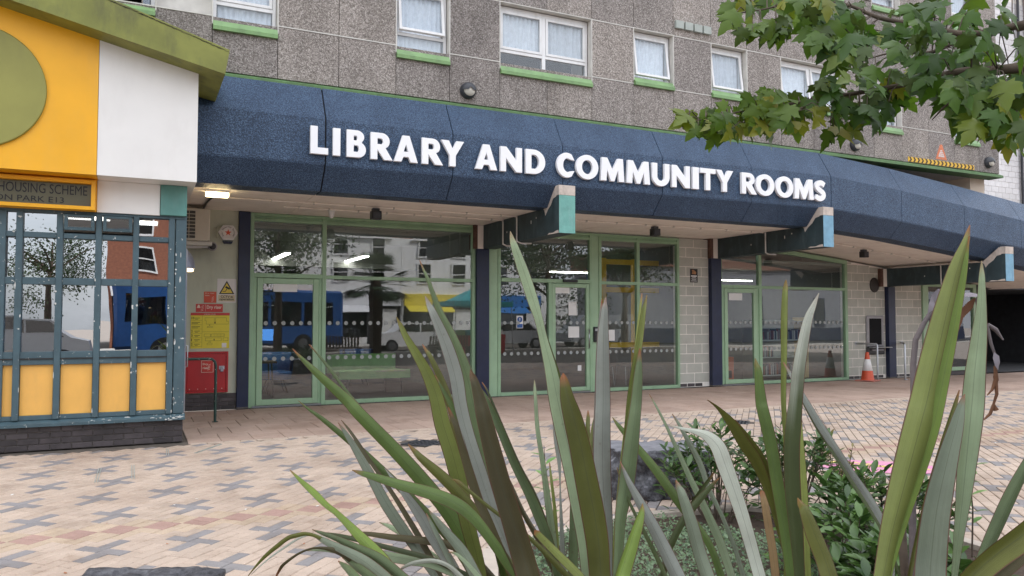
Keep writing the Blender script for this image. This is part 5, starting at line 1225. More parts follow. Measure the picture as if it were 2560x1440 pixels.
for a in (-1.45, 1.45):
    for b_ in (-1.45, 1.45): MB().tube([(a, b_, 0), (a, b_, 2.2)], .025, 8).build('pole', M['steel'], stl)
MB().box(-1.2, 1.2, .5, 1.2, .0, .85).build('counter', M['siren_red'], stl)
for k in range(5):
    gx = MB().box(-.2, .2, -.15, .15, 0, .25, 0, .01).build('crate', M[('seat_green', 'stall_teal', 'cone_orange', 'sign_yellow', 'house_white')[k]]); gx.location = (13.65 + k * .48, -4.75, .851); tag(gx, ('green', 'turquoise', 'orange', 'yellow', 'white')[k] + ' crate on the counter of the market stall', 'crate', 'crates on the market stall')
# benches
def bench(x, y, rz, lb):
    e = empty('park_bench', (x, y, 0), lb, 'bench', 'benches behind the photographer'); e.rotation_euler.z = rz
    for k in range(5): MB().box(-.9, .9, -.25 + k * .1, -.17 + k * .1, .42, .45).build('seat_slat', M['wood_dark'], e)
    for k in range(14): MB().box(-.88 + k * .13, -.8 + k * .13, .26, .29, .45, .9).build('back_slat', M['wood_dark'], e)
    for sx in (-.8, .8): MB().box(sx - .04, sx + .04, -.25, .3, 0, .42).build('leg', M['wood_dark'], e)
bench(12.2, -2.2, math.pi, 'slatted wooden bench, the one further from the palm'); bench(11.0 - 3.6, -2.4, math.pi, 'slatted wooden bench beside the palm')
# trees and palm behind
m, nt, b = nodes('leaf_far'); n1 = noise_(nt, pos(nt), 3.0, 4); nt.links.new(ramp(nt, n1, [(.3, (.02, .05, .012)), (.7, (.07, .13, .03))]), b.inputs['Base Color']); b.inputs['Roughness'].default_value = .6
paint('bark', (.10, .075, .055), .95, .3, 12, .6, 30)
def far_tree(x, y, h, r, lb, seed):
    rr = random.Random(seed); e = empty('street_tree', (x, y, 0), lb, 'tree', 'trees behind the photographer')
    t = MB(); t.tube([(0, 0, 0), (.05, 0, h * .3), (-.05, .05, h * .6), (0, 0, h * .9)], [.2, .15, .1, .03], 10)
    for k in range(7):
        a = rr.random() * 6.28; z = h * rr.uniform(.35, .7); t.tube([(0, 0, z), (math.cos(a) * r * .5, math.sin(a) * r * .5, z + r * .4), (math.cos(a) * r * .85, math.sin(a) * r * .85, z + r * .55)], [.07, .04, .012], 6)
    t.build('trunk', M['bark'], e)
    cl = MB(); cen = [(rr.gauss(0, r * .42), rr.gauss(0, r * .42), h * .68 + rr.gauss(0, r * .38)) for _ in range(40)]
    for k in range(5200):
        c = cen[rr.randrange(40)]; p = Vector(c) + Vector((rr.gauss(0, r * .16), rr.gauss(0, r * .16), rr.gauss(0, r * .13)))
        s = rr.uniform(.05, .1); u = Vector((rr.gauss(0, 1), rr.gauss(0, 1), rr.gauss(0, 1))).normalized(); w = u.orthogonal().normalized()
        cl.add([p - u * s, p + w * s * .6, p + u * s, p - w * s * .6], [(0, 1, 2, 3)])
    o = cl.build('crown', M['leaf_far'], e)
far_tree(5.3, -4.5, 7.5, 2.6, 'leafy street tree between the bus and the palm', 1); far_tree(-6.0, -6.5, 8, 2.8, 'leafy street tree at the left end of the square', 2); far_tree(19.0, -6.0, 7.5, 2.6, 'leafy street tree right of the benches', 3); far_tree(23.0, -5.0, 7.0, 2.4, 'leafy street tree towards the pub', 4); far_tree(-9, -26, 8, 3.2, 'leafy street tree far left beyond the road', 5); far_tree(-4.5, -30, 7, 3.0, 'leafy street tree beyond the road behind the bus end', 6)
pm = empty('fan_palm', (9.25, -3.6, 0), 'fan palm with a shaggy trunk near the benches', 'palm'); rr = random.Random(9)
MB().tube([(0, 0, 0), (.03, 0, 1), (0, .03, 2.1), (0, 0, 2.6)], [.2, .2, .24, .14], 12).build('trunk', M['bark'], pm)
pm.scale = (1.3, 1.3, 1.25)
for k in range(38):
    a = rr.random() * 6.28; el = rr.uniform(-.6, 1.3); d = Vector((math.cos(a) * math.cos(el), math.sin(a) * math.cos(el), math.sin(el))); p0 = Vector((0, 0, 2.5)); p1 = p0 + d * .75
    mb = MB().tube([p0, p1], .012, 5); sd_ = d.cross(Vector((0, 0, 1))).normalized(); upv = sd_.cross(d)
    for q in range(15):
        th = R(-75 + 150 * q / 14); dd_ = d * math.cos(th) + sd_ * math.sin(th); tip = p1 + dd_ * .62 - Vector((0, 0, .12)) + upv * .05; wd_ = dd_.cross(upv).normalized() * .025
        mid = p1 + dd_ * .3; mb.add([p1, mid + wd_, tip, mid - wd_], [(0, 1, 2, 3)])
    mb.build('frond', M['leaf_far'], pm)
# white block wing far right behind the tower
wg = empty('rear_wing', (25.2, 19.0, 0), 'white block wing with glass blocks, glimpsed past the tower end', 'building')
MB().box(0, 14, .02, 3, 0, 30).build('mortar', M['mortar_pale'], wg)
wbm = MB().box(.006, .434, 0, .03, .006, .219, 0, .003).mesh('block', M['white_block'])
for j in range(16, 62):
    for k in range(11):
        o = bpy.data.objects.new('block', wbm); o.location = (4.4 + k * .44 + (.22 if j % 2 else 0), -.004 + random.uniform(-.002, .002), j * .225 + .55); link(o, wg)
MB().box(4.4, 14, -.1, .0, 4.02, 4.12).build('ledge', M['ledge_green'], wg)
gb = MB().box(.006, .19, 0, .05, .006, .19, 0, .012).mesh('glass_block', M['house_glass']); paint('glass_block_grey', (.35, .38, .36), .2, .1); gb.materials[0] = M['glass_block_grey']
for j in range(6):
    for k in range(9): o = bpy.data.objects.new('glass_block', gb); o.location = (4.6 + k * .2, -.01, 2.7 + j * .2); link(o, wg)
MB().tube([(6.9, -.1, 2), (6.9, -.1, 30)], .05, 10).build('downpipe', M['dark_grey_metal'], wg)
MB().box(7.4, 14, -.8, -.02, 0, 30).build('return_wall', M['pebbledash'], wg)
# ================================================================= planting bed
paint('soil', (.075, .05, .035), .95, .4, 14, .8, 40); paint('edging', (.52, .45, .38), .85, .12, 8, .3, 40)
bed = MB().add([(x, y, .0) for x, y in BED], [tuple(range(len(BED)))]).build('planting_bed', M['soil']); tag(bed, kind='structure')
ed = MB(); n = len(BED)
for i in range(n):
    a, b_ = Vector(BED[i]), Vector(BED[(i + 1) % n]); d = (b_ - a).normalized(); nn = Vector((-d.y, d.x)) * .05
    pts = [a - nn, b_ - nn, b_ + nn, a + nn]; ed.add([(p.x, p.y, -.05) for p in pts] + [(p.x, p.y, .035) for p in pts], [(0, 1, 2, 3), (4, 5, 6, 7), (0, 1, 5, 4), (1, 2, 6, 5), (2, 3, 7, 6), (3, 0, 4, 7)])
o = ed.build('bed_edging', M['edging']); tag(o, kind='structure')
# stones
m, nt, b = nodes('dark_stone'); v = pos(nt); n1 = noise_(nt, v, 9, 8, .7); n2 = noise_(nt, v, 45, 5, .7)
nt.links.new(mixc(nt, .4, ramp(nt, n1, [(.3, (.015, .015, .018)), (.5, (.055, .055, .065)), (.68, (.20, .20, .215))]), ramp(nt, n2, [(.38, (.01, .01, .012)), (.62, (.17, .17, .185))])), b.inputs['Base Color']); b.inputs['Roughness'].default_value = .6; bump(nt, b, n1, .03, .8)
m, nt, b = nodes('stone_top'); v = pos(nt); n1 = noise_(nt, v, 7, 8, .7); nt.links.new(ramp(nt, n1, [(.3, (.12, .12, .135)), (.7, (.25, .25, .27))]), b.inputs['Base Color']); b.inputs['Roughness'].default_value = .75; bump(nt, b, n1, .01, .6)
def stone(loc, sx, sy, h, rz, label, rough=.035, top_rough=.006, seed=0):
    e = empty('stone_block', loc, label, 'stone', 'dark stone blocks'); e.rotation_euler.z = rz
    bm = bmesh.new(); bmesh.ops.create_cube(bm, size=1); bmesh.ops.scale(bm, vec=(sx, sy, h), verts=bm.verts); bmesh.ops.translate(bm, vec=(0, 0, h / 2), verts=bm.verts)
    bmesh.ops.subdivide_edges(bm, edges=bm.edges[:], cuts=26, use_grid_fill=True)
    for v_ in bm.verts:
        p = v_.co.copy(); top = p.z > h - .001; k = noise.fractal(p * 7 + Vector((seed, 0, 0)), 1.0, 2.0, 5)
        d = Vector((p.x / sx, p.y / sy, 0)); 
        if d.length > 0: d.normalize()
        edge = max(abs(p.x) / sx, abs(p.y) / sy) * 2
        v_.co += (d * k * rough if edge > .98 else Vector()) + (Vector((0, 0, 1)) * k * (top_rough if edge < .98 else rough * .5) if top else Vector())
    me = bpy.data.meshes.new('stone'); bm.to_mesh(me); bm.free(); me.materials.append(M['dark_stone']); me.materials.append(M['stone_top'])
    for p in me.polygons:
        p.use_smooth = True
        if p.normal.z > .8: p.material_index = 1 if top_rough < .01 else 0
    link(bpy.data.objects.new('body', me), e); return e
a = gd(1543, 1262); c = gd(1545, 1108, .42)
stone((4.22, 5.75, 0), .82, .55, .42, R(-27), 'dark riven stone block behind the flax, beside the shrubs', .085, .008)
sb_ = gd(395, 1421, .42); stone((sb_.x - .42 * .31, sb_.y - .906 * .31, 0), .62, .62, .42, R(-25), 'dark rough stone block at the bottom left edge of the picture', .03, .03, 5)

# ================================================================= New Zealand flax
def leaf_material(name, rough=.5):
    m, nt, b = nodes(name)
    uv = N(nt, 'ShaderNodeUVMap'); sp = N(nt, 'ShaderNodeSeparateXYZ'); nt.links.new(uv.outputs['UV'], sp.inputs[0])
    ca = N(nt, 'ShaderNodeAttribute'); ca.attribute_name = 'leafcol'
    stx = N(nt, 'ShaderNodeMapping'); stx.inputs['Scale'].default_value = (70, 1.1, 1); nt.links.new(uv.outputs['UV'], stx.inputs['Vector'])
    oi = N(nt, 'ShaderNodeObjectInfo'); 
    n1 = N(nt, 'ShaderNodeTexNoise'); n1.noise_dimensions = '4D'; n1.inputs['Scale'].default_value = 1.0; n1.inputs['Detail'].default_value = 3; nt.links.new(stx.outputs[0], n1.inputs['Vector']); 
    mm = N(nt, 'ShaderNodeMath'); mm.operation = 'MULTIPLY'; mm.inputs[1].default_value = 50; nt.links.new(oi.outputs['Random'], mm.inputs[0]); nt.links.new(mm.outputs[0], n1.inputs['W'])
    c = mixc(nt, 1.0, ca.outputs['Color'], ramp(nt, n1.outputs['Fac'], [(.3, (.80, .82, .80)), (.5, (1, 1, 1)), (.7, (1.14, 1.13, 1.12))]), 'MULTIPLY')
    bl = noise_(nt, pos(nt), 7, 5, .6); c = mixc(nt, 1.0, c, ramp(nt, bl, [(.3, (.82, .80, .78)), (.6, (1.06, 1.06, 1.04))]), 'MULTIPLY')
    spk = N(nt, 'ShaderNodeTexVoronoi'); spk.inputs['Scale'].default_value = 34; nt.links.new(pos(nt), spk.inputs['Vector']); sf = N(nt, 'ShaderNodeMapRange'); sf.inputs['From Min'].default_value = .16; sf.inputs['From Max'].default_value = .08; sf.inputs['To Max'].default_value = .35; nt.links.new(spk.outputs['Distance'], sf.inputs['Value'])
    bl2 = noise_(nt, pos(nt), 3.2, 3, .5); sg = N(nt, 'ShaderNodeMapRange'); sg.inputs['From Min'].default_value = .52; sg.inputs['From Max'].default_value = .62; nt.links.new(bl2, sg.inputs['Value']); sm_ = N(nt, 'ShaderNodeMath'); sm_.operation = 'MULTIPLY'; nt.links.new(sf.outputs['Result'], sm_.inputs[0]); nt.links.new(sg.outputs['Result'], sm_.inputs[1]); c = mixc(nt, sm_.outputs[0], c, (.10, .06, .025))
    # reddish margins and keel line, scorched tip (pigment of the leaf)
    ab = N(nt, 'ShaderNodeMath'); ab.operation = 'ABSOLUTE'; nt.links.new(sp.outputs['X'], ab.inputs[0])
    e1 = N(nt, 'ShaderNodeMapRange'); e1.inputs['From Min'].default_value = .90; e1.inputs['From Max'].default_value = .96; nt.links.new(ab.outputs[0], e1.inputs['Value']); c = mixc(nt, e1.outputs['Result'], c, (.10, .035, .02))
    e2 = N(nt, 'ShaderNodeMapRange'); e2.inputs['From Min'].default_value = .04; e2.inputs['From Max'].default_value = .015; e2.inputs['To Max'].default_value = .5; nt.links.new(ab.outputs[0], e2.inputs['Value']); c = mixc(nt, e2.outputs['Result'], c, (.05, .06, .025))
    tt = N(nt, 'ShaderNodeMapRange'); tt.inputs['From Min'].default_value = .024; tt.inputs['From Max'].default_value = .006; tn = N(nt, 'ShaderNodeMapRange'); tn.inputs['To Min'].default_value = .25; nt.links.new(oi.outputs['Random'], tn.inputs['Value']); nt.links.new(tn.outputs['Result'], tt.inputs['To Max']); nt.links.new(sp.outputs['Y'], tt.inputs['Value']); c = mixc(nt, tt.outputs['Result'], c, (.26, .085, .03))
    nt.links.new(c, b.inputs['Base Color']); b.inputs['Roughness'].default_value = rough; b.inputs['Specular IOR Level'].default_value = .45
    tr = N(nt, 'ShaderNodeBsdfTranslucent'); nt.links.new(c, tr.inputs['Color']); mx = N(nt, 'ShaderNodeMixShader'); mx.inputs[0].default_value = .22
    nt.links.new(b.outputs[0], mx.inputs[1]); nt.links.new(tr.outputs[0], mx.inputs[2]); nt.links.new(mx.outputs[0], nt.nodes['Material Output'].inputs['Surface'])
    bump(nt, b, n1.outputs['Fac'], .002, .5)
    return m
leaf_material('flax_leaf')
LC = dict(green=(.115, .18, .04), bright=(.21, .31, .05), yel=(.29, .34, .085), olive=(.14, .15, .026), dark=(.075, .10, .03), silver=(.33, .35, .31), grey=(.22, .26, .185), white=(.60, .63, .54), brown=(.09, .075, .026), pale=(.33, .42, .25), gg=(.14, .195, .085), tan=(.42, .27, .12))
def smooth(pts, n):
    out = []; m_ = len(pts)
    for i in range(m_ - 1):
        p = [pts[max(i - 1, 0)], pts[i], pts[i + 1], pts[min(i + 2, m_ - 1)]]
        for k in range(n):
            t = k / n; out.append(tuple(.5 * (2 * p[1][j] + (p[2][j] - p[0][j]) * t + (2 * p[0][j] - 5 * p[1][j] + 4 * p[2][j] - p[3][j]) * t * t + (3 * p[1][j] - p[0][j] - 3 * p[2][j] + p[3][j]) * t ** 3) for j in range(len(pts[0]))))
    out.append(tuple(pts[-1])); return out
def blade(trace, colour, root, parent, d_tip, d_low, fold=.32, roll=0.0, split=False):
    """trace: (x, y, half-width) in photo pixels from tip downwards, at distances d_tip .. d_low; the blade runs on to its root in the bed"""
    m_ = len(trace); pts = []
    for i, (x, y, w) in enumerate(trace):
        d = d_tip + (d_low - d_tip) * i / (m_ - 1); p = dep(x, y, d); pts.append((p.x, p.y, p.z, max(w * .92, .6) * d / FPX))
    low = Vector(pts[-1][:3]); w_low = pts[-1][3]
    rt = Vector(root)
    if low.z > .12 and trace[-1][2] > 2:
        d1 = (low - Vector(pts[-2][:3])).normalized(); k = (low - rt).length
        c1 = low + d1 * k * .4; w1 = max(w_low, .003)
        for t in [q_ / 12 for q_ in range(1, 13)]:
            q = low.lerp(c1, t).lerp(c1.lerp(rt, t), t) if t < 1 else rt
            pts.append((q.x, q.y, q.z, w1 * (1 - .35 * t)))
    sm = smooth(pts, 5); N_ = len(sm); mb = MB(); uvs = []
    cen = Vector(parent.location)
    S = [-1, -.93, -.45, 0, .45, .93, 1]
    L = [0.0]
    for i in range(1, N_): L.append(L[-1] + (Vector(sm[i][:3]) - Vector(sm[i - 1][:3])).length)
    vs = []
    for i in range(N_):
        P = Vector(sm[i][:3]); T = (Vector(sm[min(i + 1, N_ - 1)][:3]) - Vector(sm[max(i - 1, 0)][:3])).normalized(); V = (P - CAM).normalized()
        sd_ = T.cross(V).normalized(); nn = sd_.cross(T).normalized(); rl = roll
        sd_ = (sd_ * math.cos(rl) + nn * math.sin(rl)); nn = sd_.cross(T).normalized(); w = sm[i][3] / max(.35, math.cos(rl))
        if i == 0: w = .0012
        for s_ in S: vs.append(P + sd_ * (s_ * w) + nn * (abs(s_) ** 1.3 * w * fold) - cen); uvs.append((s_, L[i] / L[-1]))
    k = len(S)
    fs = [(i * k + j, i * k + j + 1, (i + 1) * k + j + 1, (i + 1) * k + j) for i in range(N_ - 1) for j in range(k - 1)]
    me = bpy.data.meshes.new('leaf'); me.from_pydata([tuple(v_) for v_ in vs], [], fs); me.materials.append(M['flax_leaf'])
    ul = me.uv_layers.new(name='UVMap')
    for lp in me.loops: ul.data[lp.index].uv = uvs[lp.vertex_index]
    at_ = me.color_attributes.new('leafcol', 'FLOAT_COLOR', 'POINT'); two = colour.split('>'); base = LC[two[-1]]; top_c = LC[two[0]]; j = random.uniform(.62, .92)
    cols = []
    for q in uvs:
        f_ = min(1, max(0, (q[1] - .07) / .12 + (.35 if q[0] > 0 else 0))) if len(two) > 1 else 1      # pale bloom near the tip, wider on one half
        cols += [(top_c[i_] * (1 - f_) + base[i_] * f_) * j for i_ in range(3)] + [1]
    at_.data.foreach_set('color', cols); me.polygons.foreach_set('use_smooth', [True] * len(me.polygons))
    return link(bpy.data.objects.new('leaf', me), parent)
FA = dep(1330, 1700, 2.75); FA = (FA.x, FA.y, 0); FC = dep(1560, 1700, 2.5); FC = (FC.x, FC.y, 0); FB = dep(1960, 1700, 2.6); FB = (FB.x, FB.y, 0); FD = dep(2350, 1700, 1.85); FD = (FD.x, FD.y, 0)
fxA = empty('flax_plant', FA, 'spiky flax plant with blades fanning out to the left over the paving', 'plant', 'flax plants'); fxC = empty('flax_plant', FC, 'flax plant with tall silver and olive blades in front of the entrance', 'plant', 'flax plants')
fxB = empty('flax_plant', FB, 'flax plant with an arching white blade in front of the right-hand bay', 'plant', 'flax plants'); fxD = empty('flax_plant', FD, 'nearest flax plant with very broad yellow-green blades at the right', 'plant', 'flax plants')
TR = [
 (fxA, 'green', 2.5, 2.35, .3, [(731, 872, 1), (760, 903, 6), (791, 933, 10), (864, 1000, 15), (895, 1034, 17), (987, 1128, 19), (1054, 1202, 20), (1109, 1269, 20), (1155, 1342, 19), (1194, 1428, 17), (1215, 1480, 16)]),
 (fxA, 'gg', 2.6, 2.5, .2, [(773, 861, 1), (815, 911, 4), (860, 970, 4), (905, 1025, 5), (985, 1112, 8), (1060, 1195, 9), (1120, 1280, 9)]),
 (fxA, 'grey', 2.6, 2.3, .35, [(845, 1056, 1), (870, 1090, 7), (895, 1131, 10), (929, 1189, 13), (971, 1266, 15), (1029, 1351, 14), (1066, 1406, 11), (1095, 1450, 9)]),
 (fxA, 'brown', 2.62, 2.32, .2, [(853, 1050, 1), (880, 1085, 4), (930, 1160, 5), (985, 1240, 6), (1040, 1330, 8), (1085, 1410, 8), (1105, 1450, 7)]),
 (fxA, 'bright', 2.4, 1.9, .35, [(724, 1174, 1), (752, 1202, 6), (785, 1232, 9), (815, 1262, 8), (843, 1284, 8), (883, 1324, 12), (941, 1385, 19), (980, 1440, 23), (1010, 1490, 24)]),
 (fxA, 'green', 2.2, 2.1, .25, [(880, 1175, 1), (900, 1181, 6), (925, 1188, 9), (1002, 1211, 14), (1078, 1232, 17), (1139, 1257, 18), (1185, 1293, 16), (1231, 1351, 14), (1292, 1440, 15)]),
 (fxA, 'olive', 2.3, 2.2, .3, [(1020, 1110, 1), (1036, 1128, 7), (1054, 1147, 10), (1109, 1196, 15), (1155, 1244, 15), (1194, 1287, 13), (1246, 1345, 12), (1300, 1430, 12)]),
 (fxA, 'yel', 2.35, 2.3, .35, [(991, 792, 1), (1003, 815, 6), (1017, 844, 9), (1063, 921, 15), (1090, 985, 19), (1108, 1060, 22), (1130, 1130, 22), (1152, 1214, 22), (1170, 1305, 20), (1194, 1397, 18), (1205, 1450, 17)]),
 (fxA, 'silver', 2.3, 2.15, .3, [(1063, 740, 1), (1072, 763, 7), (1084, 789, 11), (1115, 865, 17), (1138, 942, 19), (1150, 1015, 18), (1170, 1092, 17), (1200, 1183, 17), (1225, 1260, 16), (1262, 1351, 15), (1300, 1440, 13)]),
 (fxA, 'gg', 2.4, 2.25, .35, [(1049, 650, 1), (1059, 675, 3), (1069, 697, 5), (1097, 774, 9), (1133, 850, 14), (1167, 942, 20), (1183, 1010, 22), (1202, 1092, 20), (1228, 1183, 18), (1249, 1260, 16), (1280, 1350, 14)]),
 (fxA, 'brown', 2.0, 1.85, .35, [(1176, 924, 1), (1181, 940, 7), (1188, 957, 11), (1200, 1000, 16), (1210, 1040, 20), (1231, 1122, 24), (1255, 1214, 27), (1283, 1305, 29), (1310, 1397, 31), (1325, 1450, 31)]),
 (fxA, 'brown', 2.25, 2.1, .3, [(1121, 1018, 1), (1132, 1045, 6), (1145, 1076, 9), (1170, 1168, 12), (1194, 1244, 12), (1222, 1305, 12), (1249, 1367, 11), (1285, 1440, 11)]),
 (fxA, 'gg', 2.45, 2.3, .4, [(1190, 960, 1), (1206, 985, 8), (1219, 1010, 10), (1249, 1070, 11), (1283, 1153, 11), (1322, 1232, 13), (1347, 1290, 14), (1371, 1351, 13), (1390, 1420, 11)]),
 (fxA, 'dark', 2.5, 2.35, .3, [(1205, 955, 1), (1222, 985, 3), (1260, 1075, 4), (1300, 1165, 4), (1335, 1230, 4), (1362, 1300, 5), (1385, 1390, 5)]),
 (fxA, 'grey', 2.2, 1.8, .3, [(776, 1333, 1), (797, 1345, 6), (819, 1357, 9), (895, 1394, 14), (941, 1428, 17), (985, 1470, 18)]),
 (fxA, 'gg', 2.25, 1.85, .3, [(780, 1324, 1), (805, 1334, 5), (834, 1345, 7), (895, 1373, 11), (950, 1400, 13), (1010, 1450, 14)]),
 (fxA, 'dark', 2.35, 2.2, .2, [(795, 1330, 1), (835, 1336, 4), (880, 1346, 6), (987, 1373, 7), (1078, 1397, 7), (1150, 1430, 8)]),
 (fxA, 'pale', 2.38, 2.2, .2, [(880, 1360, 1), (915, 1373, 8), (956, 1386, 13), (1020, 1398, 13), (1078, 1408, 12), (1160, 1440, 12)]),
 (fxA, 'olive', 2.1, 2.1, .2, [(620, 1440, 1), (642, 1413, 3), (666, 1388, 5), (695, 1364, 6), (721, 1345, 6), (745, 1338, 6), (767, 1335, 5), (800, 1345, 5), (870, 1385, 8), (940, 1430, 9)]),
 (fxA, 'white', 2.12, 2.12, .2, [(628, 1436, 1), (670, 1398, 2), (712, 1368, 3), (755, 1342, 3), (790, 1338, 4), (850, 1370, 6), (920, 1425, 8)]),
 (fxA, 'brown', 2.05, 2.0, .2, [(688, 1446, 2), (700, 1424, 4), (712, 1409, 4), (751, 1382, 3), (791, 1370, 3), (840, 1378, 7), (885, 1405, 9), (930, 1450, 10)]),
 (fxA, 'pale', 2.3, 2.05, .25, [(768, 1377, 1), (800, 1374, 5), (835, 1376, 8), (880, 1388, 9), (940, 1425, 10)]),
 (fxA, 'gg', 2.0, 1.75, .3, [(845, 1402, 1), (857, 1413, 7), (874, 1428, 11), (905, 1465, 13)]),
 (fxA, 'gg', 2.1, 1.85, .3, [(855, 1394, 1), (872, 1404, 7), (895, 1420, 11), (940, 1455, 13)]),
 (fxA, 'silver', 2.5, 2.3, .3, [(962, 1170, 1), (980, 1193, 4), (1002, 1220, 8), (1048, 1284, 14), (1084, 1345, 16), (1124, 1406, 16), (1150, 1450, 15)]),
 (fxA, 'grey', 2.3, 2.1, .3, [(1072, 1276, 1), (1088, 1297, 7), (1109, 1324, 11), (1155, 1379, 15), (1188, 1440, 16)]),
 (fxA, 'grey', 2.25, 2.12, .3, [(1066, 1283, 1), (1080, 1310, 5), (1098, 1345, 7), (1125, 1400, 8), (1150, 1450, 9)]),
 (fxA, 'pale', 2.6, 2.45, .2, [(948, 1306, 1), (968, 1314, 5), (987, 1324, 7), (1026, 1348, 5), (1060, 1370, 4), (1094, 1394, 4), (1130, 1430, 5)]),
 (fxA, 'white', 2.1, 2.05, .2, [(997, 1427, 2), (1020, 1413, 5), (1048, 1405, 6), (1085, 1403, 6), (1120, 1415, 6), (1160, 1450, 7)]),
 (fxA, 'pale', 2.05, 1.95, .3, [(1121, 1380, 1), (1140, 1384, 4), (1165, 1405, 6), (1200, 1445, 8)]),
 (fxA, 'olive', 2.0, 1.95, .3, [(1130, 1199, 1), (1145, 1204, 5), (1170, 1225, 5), (1215, 1262, 5), (1265, 1300, 5), (1330, 1350, 6), (1390, 1410, 8)]),
 (fxA, 'yel', 2.3, 2.05, .35, [(1336, 1325, 8), (1360, 1350, 10), (1395, 1385, 11), (1440, 1430, 12)]),
 (fxA, 'green', 2.45, 2.35, .3, [(1087, 937, 1), (1100, 963, 4), (1121, 1000, 7), (1145, 1050, 9), (1165, 1110, 10)]),
 # middle plant
 (fxC, 'pale', 2.3, 2.15, .3, [(1276, 578, 1), (1281, 597, 7), (1289, 621, 11), (1313, 688, 15), (1333, 749, 15), (1347, 795, 12), (1360, 850, 12), (1378, 921, 17), (1394, 1000, 22), (1412, 1080, 24), (1430, 1160, 24), (1450, 1260, 24), (1465, 1350, 22), (1475, 1430, 22)]),
 (fxC, 'green', 2.28, 2.2, .35, [(1340, 770, 1), (1350, 800, 6), (1366, 860, 10), (1388, 935, 14), (1408, 1010, 17), (1428, 1090, 18), (1445, 1180, 18)]),
 (fxC, 'olive', 1.95, 1.85, .45, [(1408, 933, 1), (1410, 947, 9), (1414, 965, 14), (1421, 1000, 20), (1435, 1046, 26), (1454, 1122, 29), (1469, 1199, 31), (1484, 1275, 32), (1496, 1351, 31), (1502, 1428, 29), (1504, 1470, 28)]),
 (fxC, 'silver', 2.2, 2.1, .3, [(1515, 743, 1), (1513, 757, 5), (1512, 774, 9), (1509, 835, 15), (1508, 911, 19), (1508, 1000, 21), (1507, 1046, 22), (1506, 1137, 24), (1509, 1229, 23), (1514, 1290, 20), (1517, 1370, 17), (1518, 1430, 15)]),
 (fxC, 'silver', 2.22, 2.15, .2, [(1505, 748, 1), (1503, 770, 3), (1498, 820, 4), (1493, 900, 4), (1490, 1000, 4), (1487, 1100, 5), (1488, 1200, 5)]),
 (fxC, 'yel', 2.25, 2.15, .3, [(1617, 737, 1), (1613, 757, 4), (1607, 785, 7), (1598, 850, 9), (1585, 927, 10), (1573, 1000, 8), (1566, 1060, 6), (1560, 1120, 5)]),
 (fxC, 'yel', 2.3, 2.2, .2, [(1605, 733, 1), (1602, 755, 3), (1597, 800, 4), (1588, 880, 4), (1575, 980, 4), (1562, 1080, 4)]),
 (fxC, 'gg', 2.2, 2.0, .3, [(1600, 870, 2), (1597, 930, 11), (1592, 1000, 15), (1587, 1046, 17), (1578, 1122, 21), (1567, 1214, 21), (1553, 1290, 16), (1548, 1367, 13), (1543, 1440, 12)]),
 (fxC, 'pale', 2.5, 2.35, .3, [(1336, 950, 1), (1337, 972, 4), (1339, 1005, 5), (1344, 1076, 6), (1356, 1153, 7), (1368, 1244, 9), (1380, 1336, 11), (1390, 1430, 11)]),
 (fxC, 'yel', 2.5, 2.4, .2, [(1374, 1156, 1), (1376, 1180, 3), (1380, 1214, 4), (1388, 1290, 5), (1392, 1373, 6), (1396, 1440, 6)]),
 (fxC, 'silver', 2.5, 2.4, .2, [(1385, 1030, 1), (1387, 1060, 6), (1393, 1107, 9), (1398, 1160, 5), (1400, 1205, 2), (1401, 1250, 3), (1403, 1306, 5), (1406, 1385, 7), (1408, 1440, 8)]),
 (fxC, 'gg', 2.4, 2.25, .3, [(1432, 1150, 1), (1434, 1185, 5), (1435, 1214, 8), (1437, 1306, 12), (1435, 1422, 13)]),
 (fxC, 'silver', 2.35, 2.2, .3, [(1438, 1185, 1), (1443, 1230, 5), (1453, 1321, 10), (1462, 1428, 12)]),
 (fxC, 'olive', 2.5, 2.4, .3, [(1470, 1026, 1), (1470, 1045, 5), (1469, 1070, 6), (1470, 1120, 6), (1474, 1200, 6)]),
 (fxC, 'olive', 2.45, 2.35, .3, [(1487, 1035, 1), (1481, 1080, 5), (1476, 1130, 7), (1475, 1200, 8)]),
 (fxC, 'silver', 2.1, 1.9, .35, [(1550, 1153, 1), (1561, 1180, 5), (1576, 1214, 9), (1606, 1269, 14), (1637, 1327, 17), (1667, 1388, 19), (1692, 1440, 20), (1710, 1480, 20)]),
 (fxC, 'dark', 2.13, 1.95, .2, [(1542, 1168, 1), (1553, 1205, 3), (1575, 1260, 4), (1605, 1320, 5), (1640, 1390, 6), (1665, 1445, 6)]),
 (fxC, 'bright', 1.95, 1.8, .5, [(1606, 1258, 1), (1603, 1275, 8), (1594, 1306, 13), (1576, 1361, 17), (1554, 1428, 20), (1545, 1465, 20)]),
 (fxC, 'green', 2.7, 2.5, .3, [(1531, 1043, 1), (1550, 1068, 6), (1597, 1122, 10), (1637, 1171, 12), (1677, 1226, 13), (1735, 1306, 12), (1774, 1361, 10), (1800, 1430, 10)]),
 (fxC, 'grey', 2.1, 1.95, .35, [(1689, 1199, 1), (1695, 1217, 9), (1704, 1238, 13), (1726, 1306, 17), (1747, 1382, 18), (1765, 1437, 19), (1775, 1475, 19)]),
 # right plant
 (fxB, 'pale', 2.6, 2.4, .3, [(1623, 985, 1), (1643, 1020, 3), (1667, 1067, 4), (1695, 1128, 6), (1726, 1196, 8), (1765, 1275, 11), (1799, 1351, 12), (1820, 1412, 11), (1835, 1460, 11)]),
 (fxB, 'grey', 2.55, 2.4, .3, [(1680, 1034, 1), (1695, 1057, 4), (1713, 1089, 6), (1750, 1159, 8), (1771, 1220, 7), (1805, 1290, 6), (1836, 1367, 6), (1857, 1437, 7)]),
